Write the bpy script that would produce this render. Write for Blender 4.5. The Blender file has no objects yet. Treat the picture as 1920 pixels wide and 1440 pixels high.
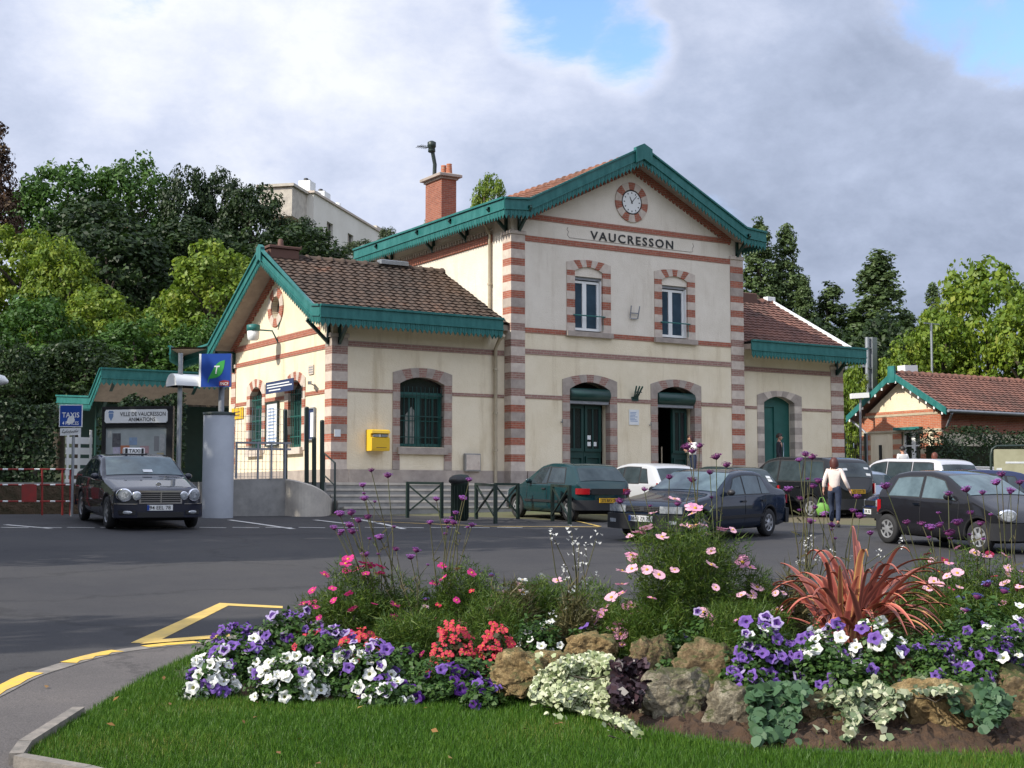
import bpy, math, random
import numpy as np
from math import sin, cos, tan, pi, radians, sqrt, atan2
from mathutils import Vector, Matrix, geometry
random.seed(7)
SC = bpy.context.scene
COL = SC.collection
# ---------------------------------------------------------------- camera frame and ground helpers
F = 2597.0; YAW = radians(31.9); PIT = math.atan(210 / F); CH = 1.88
FW = (sin(YAW), cos(YAW)); RT = (cos(YAW), -sin(YAW))
def ray(u, v):
    x = (u - 960) / F; y = (720 - v) / F
    d = cos(PIT) - y * sin(PIT); z = sin(PIT) + y * cos(PIT)
    return (RT[0] * x + FW[0] * d, RT[1] * x + FW[1] * d, z)
def gz(x, y):
    d = x * FW[0] + y * FW[1]
    return (.04 * d if d < 31 else 1.24 + .02 * (d - 31)) - .015 * (x * RT[0] + y * RT[1])
def atd(u, v, D):
    r = ray(u, v); t = D / (r[0] * FW[0] + r[1] * FW[1]); return Vector((r[0] * t, r[1] * t, CH + r[2] * t))
def gnd(u, v, off=0.0):
    r = ray(u, v); a, b = 1.0, 120.0
    for _ in range(50):
        t = (a + b) / 2
        if CH + r[2] * t > gz(r[0] * t, r[1] * t) + off: a = t
        else: b = t
    return Vector((r[0] * a, r[1] * a, CH + r[2] * a))
def gl(u, v):
    r = ray(u, v); g = .04 * (r[0] * FW[0] + r[1] * FW[1]) - .015 * (r[0] * RT[0] + r[1] * RT[1]); t = -CH / (r[2] - g)
    return Vector((r[0] * t, r[1] * t, CH + r[2] * t))
def onY(u, v, Y):
    r = ray(u, v); t = Y / r[1]; return Vector((r[0] * t, Y, CH + r[2] * t))
def onX(u, v, X):
    r = ray(u, v); t = X / r[0]; return Vector((X, r[1] * t, CH + r[2] * t))
# ---------------------------------------------------------------- mesh builder
class MB:
    def __init__(s): s.v = []; s.f = []; s.m = []; s.sm = []
    def add(s, vs, fs, m=0, smooth=False):
        o = len(s.v); s.v += [tuple(p) for p in vs]
        for f in fs:
            s.f.append([o + i for i in f]); s.m.append(m); s.sm.append(smooth)
        return s
    def box(s, x0, y0, z0, x1, y1, z1, m=0):
        v = [(x0, y0, z0), (x1, y0, z0), (x1, y1, z0), (x0, y1, z0), (x0, y0, z1), (x1, y0, z1), (x1, y1, z1), (x0, y1, z1)]
        return s.add(v, [(0, 3, 2, 1), (4, 5, 6, 7), (0, 1, 5, 4), (1, 2, 6, 5), (2, 3, 7, 6), (3, 0, 4, 7)], m)
    def bbox(s, x0, y0, z0, x1, y1, z1, b=.01, m=0):      # box with chamfered vertical and top edges
        v = []
        for z, i in ((z0, 0), (z1 - b, 0), (z1, b)):
            v += [(x0 + b + i, y0 + i, z), (x1 - b - i, y0 + i, z), (x1 - i, y0 + b + i, z), (x1 - i, y1 - b - i, z), (x1 - b - i, y1 - i, z), (x0 + b + i, y1 - i, z), (x0 + i, y1 - b - i, z), (x0 + i, y0 + b + i, z)]
        fs = [tuple(range(16, 24)), tuple(range(7, -1, -1))]
        for k in (0, 8):
            for i in range(8): fs.append((k + i, k + (i + 1) % 8, k + 8 + (i + 1) % 8, k + 8 + i))
        return s.add(v, fs, m)
    def bar(s, a, b, w, h, m=0, up=(0, 0, 1)):            # rectangular bar from a to b
        a = Vector(a); b = Vector(b); d = (b - a).normalized(); u = Vector(up)
        if abs(d.dot(u)) > .98: u = Vector((1, 0, 0))
        x = d.cross(u).normalized() * w / 2; y = x.cross(d).normalized() * h / 2
        v = [p + q for p in (a, b) for q in (-x - y, x - y, x + y, -x + y)]
        return s.add(v, [(3, 2, 1, 0), (4, 5, 6, 7), (0, 1, 5, 4), (1, 2, 6, 5), (2, 3, 7, 6), (3, 0, 4, 7)], m)
    def tube(s, pts, r, n=8, m=0, cap=True):
        pts = [Vector(p) for p in pts]; rs = r if isinstance(r, (list, tuple)) else [r] * len(pts)
        v = []; last = None
        for i, p in enumerate(pts):
            d = (pts[min(i + 1, len(pts) - 1)] - pts[max(i - 1, 0)]).normalized()
            if last is None:
                u = Vector((0, 0, 1)) if abs(d.z) < .9 else Vector((1, 0, 0))
                last = d.cross(u).normalized()
            x = (last - d * last.dot(d)).normalized(); last = x; y = d.cross(x)
            for k in range(n):
                a = 2 * pi * k / n; v.append(p + (x * cos(a) + y * sin(a)) * rs[i])
        fs = []
        for i in range(len(pts) - 1):
            for k in range(n): fs.append((i * n + k, i * n + (k + 1) % n, (i + 1) * n + (k + 1) % n, (i + 1) * n + k))
        s.add(v, fs, m, True)
        if cap:
            o = len(v); s.add(v[:n], [tuple(range(n - 1, -1, -1))], m); s.add(v[-n:], [tuple(range(n))], m)
        return s
    def lathe(s, prof, c=(0, 0, 0), n=16, m=0, ax='z', smooth=True, cap=True):
        v = []
        for r, h in prof:
            for k in range(n):
                a = 2 * pi * k / n; x, y = r * cos(a), r * sin(a)
                p = (x, y, h) if ax == 'z' else ((x, h, y) if ax == 'y' else (h, x, y))
                v.append((p[0] + c[0], p[1] + c[1], p[2] + c[2]))
        fs = []
        for i in range(len(prof) - 1):
            for k in range(n): fs.append((i * n + k, i * n + (k + 1) % n, (i + 1) * n + (k + 1) % n, (i + 1) * n + k))
        s.add(v, fs, m, smooth)
        if not cap: return s
        if prof[0][0] > 1e-6: s.add(v[:n], [tuple(range(n))], m)
        if prof[-1][0] > 1e-6: s.add(v[-n:], [tuple(range(n))], m)
        return s
    def prism(s, poly, fn, d0, d1, m=0):                  # 2D polygon (convex or tessellated) extruded; fn(a,b,d)->point
        n = len(poly); v = [fn(a, b, d0) for a, b in poly] + [fn(a, b, d1) for a, b in poly]
        fs = [(i, (i + 1) % n, n + (i + 1) % n, n + i) for i in range(n)]
        for t in geometry.tessellate_polygon([[Vector((a, b, 0)) for a, b in poly]]):
            fs.append(tuple(t)); fs.append(tuple(n + i for i in reversed(t)))
        return s.add(v, fs, m)
    def holed(s, outer, holes, fn, depth, m=0, mr=None):  # plate with holes and reveals going to depth
        polys = [outer] + holes; flat = [p for q in polys for p in q]
        tr = geometry.tessellate_polygon([[Vector((a, b, 0)) for a, b in q] for q in polys])
        s.add([fn(a, b, 0) for a, b in flat], [tuple(t) for t in tr], m)
        for h in holes:
            n = len(h); v = [fn(a, b, 0) for a, b in h] + [fn(a, b, depth) for a, b in h]
            s.add(v, [(i, (i + 1) % n, n + (i + 1) % n, n + i) for i in range(n)], m if mr is None else mr)
        return s
    def grid(s, P, m=0, smooth=True):                     # P[i][j] points
        a, b = len(P), len(P[0]); v = [p for r in P for p in r]
        return s.add(v, [(i * b + j, i * b + j + 1, (i + 1) * b + j + 1, (i + 1) * b + j) for i in range(a - 1) for j in range(b - 1)], m, smooth)
def mesh_obj(name, mb, mats, parent=None, world=True):
    me = bpy.data.meshes.new(name); off = parent.location if (parent is not None and world) else None
    if parent is not None and world and parent.parent is not None: off = off + parent.parent.location
    vs = mb.v if off is None else [(p[0] - off[0], p[1] - off[1], p[2] - off[2]) for p in mb.v]
    me.from_pydata(vs, [], mb.f); 
    for m in (mats if isinstance(mats, (list, tuple)) else [mats]): me.materials.append(m)
    me.polygons.foreach_set('material_index', mb.m); me.polygons.foreach_set('use_smooth', mb.sm)
    me.update()
    o = bpy.data.objects.new(name, me); COL.objects.link(o)
    if parent is not None: o.parent = parent
    return o
def tag(o, label=None, cat=None, group=None, kind=None):
    if label: o['label'] = label
    if cat: o['category'] = cat
    if group: o['group'] = group
    if kind: o['kind'] = kind
    return o
def empty(name, loc, label, cat, rz=0, group=None):
    o = bpy.data.objects.new(name, None); COL.objects.link(o); o.location = loc; o.rotation_euler = (0, 0, rz)
    o.empty_display_size = .1
    return tag(o, label, cat, group)
def copy_tree(o, parent=None):
    c = o.copy(); COL.objects.link(c)
    if parent is not None: c.parent = parent
    for ch in list(o.children): copy_tree(ch, c)
    return c
def tilt(o, x, y, head):                                  # stand an object on the sloping road, local +X along head (x,y)
    g = Vector((gz(x + .5, y) - gz(x - .5, y), gz(x, y + .5) - gz(x, y - .5)))
    n = Vector((-g.x, -g.y, 1)).normalized(); hx = Vector((head[0], head[1], 0)); hx = (hx - n * hx.dot(n)).normalized()
    hy = n.cross(hx)
    o.matrix_world = Matrix(((hx.x, hy.x, n.x, x), (hx.y, hy.y, n.y, y), (hx.z, hy.z, n.z, gz(x, y)), (0, 0, 0, 1)))
# ---------------------------------------------------------------- materials
def s2l(c): return tuple((x / 12.92 if x <= .04045 else ((x + .055) / 1.055) ** 2.4) for x in c)
def nodes(name):
    m = bpy.data.materials.new(name); m.use_nodes = True; t = m.node_tree
    return m, t, t.nodes['Principled BSDF']
def N(t, typ, **k):
    n = t.nodes.new(typ)
    for a, b in k.items(): setattr(n, a, b)
    return n
def ramp(t, fac, stops):
    r = N(t, 'ShaderNodeValToRGB'); e = r.color_ramp.elements
    while len(e) < len(stops): e.new(.5)
    for i, (p, c) in enumerate(stops): e[i].position = p; e[i].color = (*c, 1)
    t.links.new(fac, r.inputs[0]); return r
def noise(t, scale, detail=4, rough=.6, coord='Object', stretch=None):
    tc = N(t, 'ShaderNodeTexCoord'); n = N(t, 'ShaderNodeTexNoise'); n.inputs['Scale'].default_value = scale
    n.inputs['Detail'].default_value = detail; n.inputs['Roughness'].default_value = rough
    if stretch:
        mp = N(t, 'ShaderNodeMapping'); mp.inputs['Scale'].default_value = stretch
        t.links.new(tc.outputs[coord], mp.inputs[0]); t.links.new(mp.outputs[0], n.inputs[0])
    else: t.links.new(tc.outputs[coord], n.inputs[0])
    return n
def bump(t, b, hsock, strength, dist=.01):
    n = N(t, 'ShaderNodeBump'); n.inputs['Strength'].default_value = strength; n.inputs['Distance'].default_value = dist
    t.links.new(hsock, n.inputs['Height']); t.links.new(n.outputs[0], b.inputs['Normal'])
def mat(name, c, rough=.6, c2=None, ns=3., c3=None, bs=0, bd=.01, bsc=30., metal=0, coat=0, spec=None, stretch=None, lo=.35, hi=.65):
    m, t, b = nodes(name)
    b.inputs['Roughness'].default_value = rough; b.inputs['Metallic'].default_value = metal; b.inputs['Coat Weight'].default_value = coat
    b.inputs['Coat Roughness'].default_value = .04
    if spec is not None: b.inputs['Specular IOR Level'].default_value = spec
    if c2:
        n = noise(t, ns, 6, .65, stretch=stretch); st = [(lo, c), (hi, c2)] if not c3 else [(lo, c), ((lo + hi) / 2, c2), (hi, c3)]
        r = ramp(t, n.outputs['Fac'], st); t.links.new(r.outputs[0], b.inputs['Base Color'])
    else: b.inputs['Base Color'].default_value = (*c, 1)
    if bs: bump(t, b, noise(t, bsc, 5, .6).outputs['Fac'], bs, bd)
    return m
def leaf_mat(name, stops, trans=.3, rough=.5, spec=.3):
    m, t, b = nodes(name); a = N(t, 'ShaderNodeAttribute', attribute_name='rnd')
    r = ramp(t, a.outputs['Fac'], stops); t.links.new(r.outputs[0], b.inputs['Base Color']); b.inputs['Roughness'].default_value = rough
    b.inputs['Specular IOR Level'].default_value = spec
    if trans:
        tr = N(t, 'ShaderNodeBsdfTranslucent'); t.links.new(r.outputs[0], tr.inputs[0]); mx = N(t, 'ShaderNodeMixShader'); mx.inputs[0].default_value = trans
        t.links.new(b.outputs[0], mx.inputs[1]); t.links.new(tr.outputs[0], mx.inputs[2]); t.links.new(mx.outputs[0], t.nodes['Material Output'].inputs[0])
    return m
def brick_mat(name, c1, c2, mortar, sx=.22, sy=.065, rot=False):
    # procedural brickwork using generated world-aligned coordinates: (x+y, z)
    m, t, b = nodes(name); tc = N(t, 'ShaderNodeTexCoord'); sp = N(t, 'ShaderNodeSeparateXYZ'); t.links.new(tc.outputs['Object'], sp.inputs[0])
    ad = N(t, 'ShaderNodeMath', operation='ADD'); t.links.new(sp.outputs[0], ad.inputs[0]); t.links.new(sp.outputs[1], ad.inputs[1])
    cb = N(t, 'ShaderNodeCombineXYZ'); t.links.new(ad.outputs[0], cb.inputs[0]); t.links.new(sp.outputs[2], cb.inputs[1])
    br = N(t, 'ShaderNodeTexBrick'); t.links.new(cb.outputs[0], br.inputs['Vector']); br.inputs['Scale'].default_value = 1
    br.inputs['Color1'].default_value = (*c1, 1); br.inputs['Color2'].default_value = (*c2, 1); br.inputs['Mortar'].default_value = (*mortar, 1)
    br.inputs['Mortar Size'].default_value = .008; br.inputs['Brick Width'].default_value = sx; br.inputs['Row Height'].default_value = sy
    n = noise(t, 6, 5, .7); mx = N(t, 'ShaderNodeMix', data_type='RGBA', blend_type='MULTIPLY'); mx.inputs[0].default_value = .8
    r = ramp(t, n.outputs['Fac'], [(.3, (.65, .62, .6)), (.65, (1, 1, 1))]); t.links.new(br.outputs[0], mx.inputs[6]); t.links.new(r.outputs[0], mx.inputs[7])
    t.links.new(mx.outputs[2], b.inputs['Base Color']); b.inputs['Roughness'].default_value = .85
    bump(t, b, br.outputs['Fac'], -.4, .01); return m
def emit_none(): pass
def plaster(name, c, c2, streak):
    m, t, b = nodes(name); n = noise(t, .9, 8, .7); n2 = noise(t, 2.2, 6, .7, stretch=(1, 1, .12))
    r = ramp(t, n.outputs['Fac'], [(.35, c2), (.6, c)]); r2 = ramp(t, n2.outputs['Fac'], [(.28, tuple(x * .93 for x in streak)), (.46, (1, 1, 1)), (.7, (1, 1, 1)), (.8, (.93, .92, .9))])
    mx = N(t, 'ShaderNodeMix', data_type='RGBA', blend_type='MULTIPLY'); mx.inputs[0].default_value = .85
    t.links.new(r.outputs[0], mx.inputs[6]); t.links.new(r2.outputs[0], mx.inputs[7]); t.links.new(mx.outputs[2], b.inputs['Base Color'])
    b.inputs['Roughness'].default_value = .9; b.inputs['Specular IOR Level'].default_value = .2
    bump(t, b, noise(t, 22, 6, .7).outputs['Fac'], .55, .03); return m
M = {}
M['plaster_up'] = plaster('pale render', (.74, .67, .57), (.66, .59, .49), (.84, .8, .76))
M['plaster_low'] = plaster('cream render', (.76, .665, .50), (.69, .59, .42), (.82, .77, .7))
M['brick'] = brick_mat('red brick', (.40, .115, .065), (.32, .085, .05), (.36, .24, .18))
M['brick_dull'] = brick_mat('dull pink brick', (.34, .19, .15), (.28, .145, .115), (.40, .32, .27))
M['brick_orange'] = brick_mat('orange brick', (.50, .15, .065), (.42, .11, .05), (.4, .28, .2))
M['cladding'] = mat('grey pillar cladding', (.37, .39, .42), .55, (.31, .33, .36), 1.5)
M['stone'] = mat('pale stone', (.58, .50, .42), .85, (.46, .38, .32), 5, bs=.4, bd=.01, bsc=25)
M['stone_grey'] = mat('grey pink stone', (.39, .33, .28), .85, (.27, .225, .195), 3, bs=.5, bd=.012, bsc=18)
M['teal'] = mat('teal gloss paint', (.012, .115, .105), .45, (.04, .185, .17), 5, stretch=(1, 1, .3), spec=.4, lo=.4, hi=.75)
M['green'] = mat('dark green paint', (.004, .032, .027), .4, (.008, .045, .037), 4)
M['green_door'] = mat('green door paint', (.008, .075, .062), .5, (.014, .10, .082), 3)
M['white'] = mat('white paint', (.75, .75, .73), .5)
M['soffit'] = mat('soffit boards', (.34, .28, .22), .8, (.26, .21, .17), 4)
M['wood_dark'] = mat('dark timber', (.10, .045, .03), .7)
M['metal_dark'] = mat('dark green metal', (.010, .022, .016), .45)
M['metal_grey'] = mat('galvanised steel', (.34, .36, .38), .45, (.26, .28, .30), 6, metal=.6)
M['pipe'] = mat('stone coloured pipe paint', (.45, .38, .27), .6, (.36, .30, .21), 5)
M['black'] = mat('black', (.012, .012, .013), .5)
M['inside'] = mat('dark interior', (.012, .011, .010), .9)
M['glass'] = mat('window glass', (.018, .022, .024), .05, spec=.8)
M['glass_blue'] = mat('curtained glass', (.045, .075, .11), .06, (.03, .05, .075), 2, spec=.8)
M['curtain'] = mat('curtain behind glass', (.30, .30, .27), .25, (.2, .2, .18), 9)
M['paper'] = mat('paper', (.72, .72, .70), .6, (.60, .62, .63), 6)
M['yellow'] = mat('yellow paint', (.68, .42, .02), .4)
M['blue_sign'] = mat('blue sign', (.012, .055, .28), .35)
M['red'] = mat('red paint', (.30, .018, .014), .55, (.20, .02, .015), 5)
M['zinc'] = mat('zinc', (.30, .31, .33), .5, (.22, .23, .25), 4, metal=.3)
M['concrete'] = mat('concrete', (.30, .29, .27), .9, (.20, .195, .185), 2.5, bs=.3, bsc=30)
M['conc_pale'] = mat('pale concrete', (.55, .50, .42), .9, (.40, .36, .31), 2.5, bs=.4, bsc=22)
# ================================================================ SETTING: ground, road, pavement, lawn, hill
def asphalt(name, c, c2, c3):
    m, t, b = nodes(name); n = noise(t, .35, 7, .7); r = ramp(t, n.outputs['Fac'], [(.3, c), (.5, c2), (.72, c3)])
    n2 = noise(t, 90, 3, .7); r2 = ramp(t, n2.outputs['Fac'], [(.35, (.6, .6, .6)), (.62, (1.25, 1.22, 1.2))])
    mx = N(t, 'ShaderNodeMix', data_type='RGBA', blend_type='MULTIPLY'); mx.inputs[0].default_value = 1
    t.links.new(r.outputs[0], mx.inputs[6]); t.links.new(r2.outputs[0], mx.inputs[7]); t.links.new(mx.outputs[2], b.inputs['Base Color'])
    b.inputs['Roughness'].default_value = .8; b.inputs['Specular IOR Level'].default_value = .35
    vo = N(t, 'ShaderNodeTexVoronoi', feature='DISTANCE_TO_EDGE'); vo.inputs['Scale'].default_value = .22; tc = N(t, 'ShaderNodeTexCoord'); wp = N(t, 'ShaderNodeVectorMath', operation='MULTIPLY_ADD'); t.links.new(noise(t, 1.2, 5, .7).outputs['Color'], wp.inputs[0]); wp.inputs[1].default_value = (1.6, 1.6, 0); t.links.new(tc.outputs['Object'], wp.inputs[2]); t.links.new(wp.outputs[0], vo.inputs['Vector'])
    rc = ramp(t, vo.outputs['Distance'], [(.004, (.62, .62, .62)), (.014, (1, 1, 1))]); m3 = N(t, 'ShaderNodeMix', data_type='RGBA', blend_type='MULTIPLY'); m3.inputs[0].default_value = .8; t.links.new(mx.outputs[2], m3.inputs[6]); t.links.new(rc.outputs[0], m3.inputs[7])
    n4 = noise(t, 7, 3, .5); r4 = ramp(t, n4.outputs['Fac'], [(.68, (1, 1, 1)), (.74, (.72, .71, .70))]); m4 = N(t, 'ShaderNodeMix', data_type='RGBA', blend_type='MULTIPLY'); m4.inputs[0].default_value = 1; t.links.new(m3.outputs[2], m4.inputs[6]); t.links.new(r4.outputs[0], m4.inputs[7]); t.links.new(m4.outputs[2], b.inputs['Base Color'])
    bump(t, b, noise(t, 120, 3, .7).outputs['Fac'], .5, .006); return m
M['asphalt'] = asphalt('asphalt', (.028, .028, .032), (.041, .040, .042), (.052, .050, .049))
M['asphalt_walk'] = asphalt('worn pavement asphalt', (.075, .069, .067), (.10, .091, .087), (.135, .12, .11))
M['dirt'] = mat('field ground', (.07, .085, .03), .95, (.11, .09, .05), .2)
M['marking'] = mat('white road paint', (.62, .60, .56), .7, (.36, .35, .33), 5, lo=.4, hi=.75)
M['marking_y'] = mat('yellow road paint', (.62, .42, .10), .7, (.44, .31, .10), 4, lo=.4, hi=.75)
M['kerb'] = mat('granite kerb', (.24, .21, .18), .85, (.13, .12, .105), 8, bs=.5, bsc=40)
M['soil'] = mat('garden soil', (.075, .040, .019), .95, (.035, .019, .010), 7, bs=1, bd=.04, bsc=22)
M['turf'] = mat('turf soil', (.025, .05, .012), .95, (.05, .045, .02), 5)
def far_z(x, y):
    d = x * FW[0] + y * FW[1]
    k = min(1, max(0, (d - 34) / 10)); z = gz(x, y) * (1 - k) + 1.7 * k
    if d < -20: z = gz(x, y) * max(0, 1 - (-20 - d) / 60) - .8 * min(1, (-20 - d) / 60)
    return max(-1.2, min(z, 1.75))
def sheet(x0, x1, nx, y0, y1, ny, fn, name, m):
    P = [[(x0 + (x1 - x0) * i / nx, y0 + (y1 - y0) * j / ny, 0) for i in range(nx + 1)] for j in range(ny + 1)]
    P = [[(p[0], p[1], fn(p[0], p[1])) for p in r] for r in P]
    mb = MB(); mb.grid(P); return tag(mesh_obj(name, mb, m), kind='structure')
xs = [-1800, -800, -300, -120, -60] + list(range(-40, 81, 4)) + [120, 200, 400, 900, 1800]
ys = [-900, -300, -100, -50] + list(range(-30, 71, 4)) + [100, 160, 300, 700, 2500]
mb = MB(); mb.grid([[(x, y, far_z(x, y) - .05) for x in xs] for y in ys]); tag(mesh_obj('ground', mb, M['dirt']), kind='structure')
# the road and car park: one sheet following the slope
mb = MB(); mb.grid([[(x, y, gz(x, y)) for x in range(-30, 71, 4)] for y in [-14 + 2 * k for k in range(25)]])
tag(mesh_obj('road', mb, M['asphalt']), kind='structure')
mb = MB(); nn = 30                                        # hillside rising beyond the railway on the left
def hill_z(x, y):
    a = (y - 62) / 70; a = max(0, min(1, a)); a = a * a * (3 - 2 * a)
    side = 1 / (1 + math.exp((x - 62 - .1 * y) / 12))
    return 1.5 + a * 17 * side
mb.grid([[(x, y, hill_z(x, y)) for x in [-120 + 8 * k for k in range(34)]] for y in [56 + 5 * k for k in range(30)]])
M['hill'] = mat('hillside undergrowth', (.02, .035, .01), .95, (.035, .045, .015), .5, bs=1, bd=.6, bsc=1.2)
tag(mesh_obj('hill', mb, M['hill']), kind='structure')
# raised station forecourt with its flight of steps
FL = 2.24
mb = MB(); mb.box(14.62, 33.95, .8, 37.5, 62, FL); mb.box(37.5, 36.5, .8, 80, 62, FL - .004); mb.box(2, 37.2, .8, 14.62, 62, FL - .008)
mb.box(11.6, 32.4, .8, 14.62, 37.2, FL - .012)
tag(mesh_obj('forecourt', mb, M['concrete']), kind='structure')
# painted markings: sheets 4 mm above the road
def strip(mb, pts, w, h=.004, m=0):
    for (a, b) in zip(pts[:-1], pts[1:]):
        d = Vector((b[0] - a[0], b[1] - a[1])).normalized(); nx, ny = -d.y * w / 2, d.x * w / 2
        L = max(1, int((Vector(b) - Vector(a)).length / 1.5)); 
        P = []
        for i in range(L + 1):
            x = a[0] + (b[0] - a[0]) * i / L; y = a[1] + (b[1] - a[1]) * i / L
            P.append([(x + nx, y + ny, gz(x + nx, y + ny) + h), (x - nx, y - ny, gz(x - nx, y - ny) + h)])
        mb.grid(P, m, False)
def G2(u, v): p = gnd(u, v); return (p.x, p.y)
mb = MB()
for a, b in [((10, 984), (95, 991)), ((430, 975), (550, 992)), ((590, 975), (650, 982)), ((660, 972), (757, 992)), ((-60, 980), (-5, 990))]:
    strip(mb, [G2(*a), G2(*b)], .13)
q0 = Vector(G2(0, 990)); q1 = Vector(G2(900, 990))
for k in range(16):
    a = Vector(G2(2 + 62 * k, 989)); strip(mb, [(a.x, a.y), tuple(a + Vector((RT[0], RT[1])) * .55)], .10)
for a, b in [((1470, 978), (1560, 982)), ((1650, 975), (1700, 990))]: strip(mb, [G2(*a), G2(*b)], .14)
tag(mesh_obj('bay_markings', mb, M['marking']), kind='structure')
mb = MB()
strip(mb, [G2(905, 987), G2(700, 978)], .09, .008); strip(mb, [G2(905, 987), G2(1125, 988)], .09, .004); strip(mb, [G2(1060, 973), G2(1125, 988)], .09, .012)
# zig zag by the island
def quadz(mb, pts, h): mb.add([(p[0], p[1], gz(p[0], p[1]) + h) for p in [G2(*q) for q in pts]], [(0, 1, 2, 3)])
quadz(mb, [(245, 1206), (412, 1131), (428, 1136), (290, 1206)], .004)
quadz(mb, [(412, 1131), (530, 1137), (530, 1141), (428, 1136)], .0041)
quadz(mb, [(262, 1209), (290, 1201), (430, 1190), (432, 1196)], .008)
tag(mesh_obj('bus_stop_marking', mb, M['marking_y']), kind='structure')
# ---------------------------------------------------------------- traffic island: kerb, pavement, lawn, bed
def spline(pts, n=6):
    out = []; P = [Vector(p) for p in pts]; P = [2 * P[0] - P[1]] + P + [2 * P[-1] - P[-2]]
    for i in range(1, len(P) - 2):
        for k in range(n):
            t = k / n; a, b, c, d = P[i - 1], P[i], P[i + 1], P[i + 2]
            out.append(.5 * ((2 * b) + (c - a) * t + (2 * a - 5 * b + 4 * c - d) * t * t + (3 * b - a - 3 * c + d) * t ** 3))
    out.append(P[-2]); return out
KO = .11
kp = [gnd(u, v, KO) for u, v in [(0, 1283), (95, 1247), (190, 1222), (300, 1207), (405, 1197)]]
kerb_pts = [Vector((p.x, p.y)) for p in kp]
d0 = (kerb_pts[0] - kerb_pts[1])
kerb_pts = [Vector((-1.0, -3)), Vector((.3, 4.5)), Vector((1.35, 8.6))] + kerb_pts + [Vector((5.6, 12.6)), Vector((7.5, 12.1)), Vector((10, 10.8)), Vector((13, 8.6)), Vector((17, 4))]
KC = spline(kerb_pts, 6)
def offs(C, w):
    out = []
    for i, p in enumerate(C):
        d = (C[min(i + 1, len(C) - 1)] - C[max(i - 1, 0)]).normalized(); out.append(p + Vector((d.y, -d.x)) * w)
    return out
KI = offs(KC, .16)
mb = MB(); P = []
for a, b in zip(KC, KI):
    P.append([(a.x, a.y, gz(a.x, a.y) - .03), (a.x, a.y, gz(a.x, a.y) + KO - .015), (a.x * .9 + b.x * .1, a.y * .9 + b.y * .1, gz(a.x, a.y) + KO), (b.x, b.y, gz(b.x, b.y) + KO), (b.x, b.y, gz(b.x, b.y) - .03)])
mb.grid(P, 0, False); kerb = tag(mesh_obj('kerb', mb, M['kerb']), kind='structure')
mb = MB()                                                  # worn yellow paint on the kerb stones
for i0, i1 in [(14, 21), (25, 31), (34, 40), (9, 12)]:
    P = []
    for i in range(i0, min(i1, len(KC) - 1) + 1):
        a, b = KC[i], KI[i]; w = .12 + .05 * sin(i * 2.1)
        q = a.lerp(b, .82 + .15 * sin(i * 3.3)); r = a.lerp(b, .06)
        P.append([(a.x, a.y, gz(a.x, a.y) + .01), (a.x - .003, a.y + .003, gz(a.x, a.y) + KO - .012), (r.x, r.y, gz(a.x, a.y) + KO + .004), (q.x, q.y, gz(q.x, q.y) + KO + .004)])
    mb.grid([[tuple(Vector(p) + Vector((-.004, .004, 0))) if k < 2 else p for k, p in enumerate(r)] for r in P], 0, False)
M['kerb_y'] = mat('worn yellow kerb paint', (.70, .43, .05), .7, (.42, .31, .12), 9, lo=.42, hi=.7)
tag(mesh_obj('kerb_paint', mb, M['kerb_y']), kind='structure')
mb = MB()                                                  # pavement sheet inside the kerb
C = offs(KC, .158); CEN = Vector((9, 2)); P = []
for p in C: P.append([(p.x + (CEN.x - p.x) * k / 6, p.y + (CEN.y - p.y) * k / 6) for k in range(7)])
mb.grid([[(x, y, gz(x, y) + KO - .006) for x, y in r] for r in P], 0, False); tag(mesh_obj('pavement', mb, M['asphalt_walk']), kind='structure')
# lawn edge (pixel traced on the ground) and island surface height
LE = [gnd(u, v, .13) for u, v in [(640, 1600), (520, 1540), (172, 1447), (44, 1424), (60, 1400), (160, 1335), (270, 1266), (330, 1238), (402, 1206)]]
lawn_edge = [Vector((p.x, p.y)) for p in LE] + [Vector((5.6, 12.25)), Vector((7.5, 11.7)), Vector((10, 10.3)), Vector((13, 8.0)), Vector((16.5, 3.6)), Vector((8, 1.2)), Vector((3.6, 3.6))]
def inside(poly, x, y):
    c = False; j = len(poly) - 1
    for i in range(len(poly)):
        if ((poly[i].y > y) != (poly[j].y > y)) and (x < (poly[j].x - poly[i].x) * (y - poly[i].y) / (poly[j].y - poly[i].y + 1e-12) + poly[i].x): c = not c
        j = i
    return c
def segd(poly, x, y, closed=True):
    p = Vector((x, y)); b = 1e9; n = len(poly)
    for i in range(n if closed else n - 1):
        a, c = poly[i], poly[(i + 1) % n]; d = c - a; t = max(0, min(1, (p - a).dot(d) / max(d.length_squared, 1e-9))); b = min(b, (p - a - d * t).length)
    return b
BEDP = [(360, 1300, .15), (560, 1322, .16), (760, 1310, .17), (960, 1305, .17), (1200, 1368, .17), (1400, 1402, .17), (1620, 1412, .17), (1960, 1418, .17)]
bed_poly = [Vector((p.x, p.y)) for p in [gnd(u, v, o) for u, v, o in BEDP]]
bed_poly += [Vector((8.2, 5.4)), Vector((11.5, 6.2)), Vector((9.3, 9.7)), Vector((7.0, 11.3)), Vector((5.4, 11.7)), Vector((4.2, 11.2)), Vector((3.4, 10.3))]
def HZ(x, y):
    z = gz(x, y) + .125; e = segd(lawn_edge, x, y); z += .045 * min(1, e / 1.2)
    if inside(bed_poly, x, y): z += .30 * (1 - math.exp(-(segd(bed_poly, x, y) / 1.15) ** 2))
    return z
gx = np.arange(1.6, 17, .17); gy = np.arange(1.0, 12.6, .17)
mb = MB(); idx = {}; vs = []; fs = []
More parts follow.
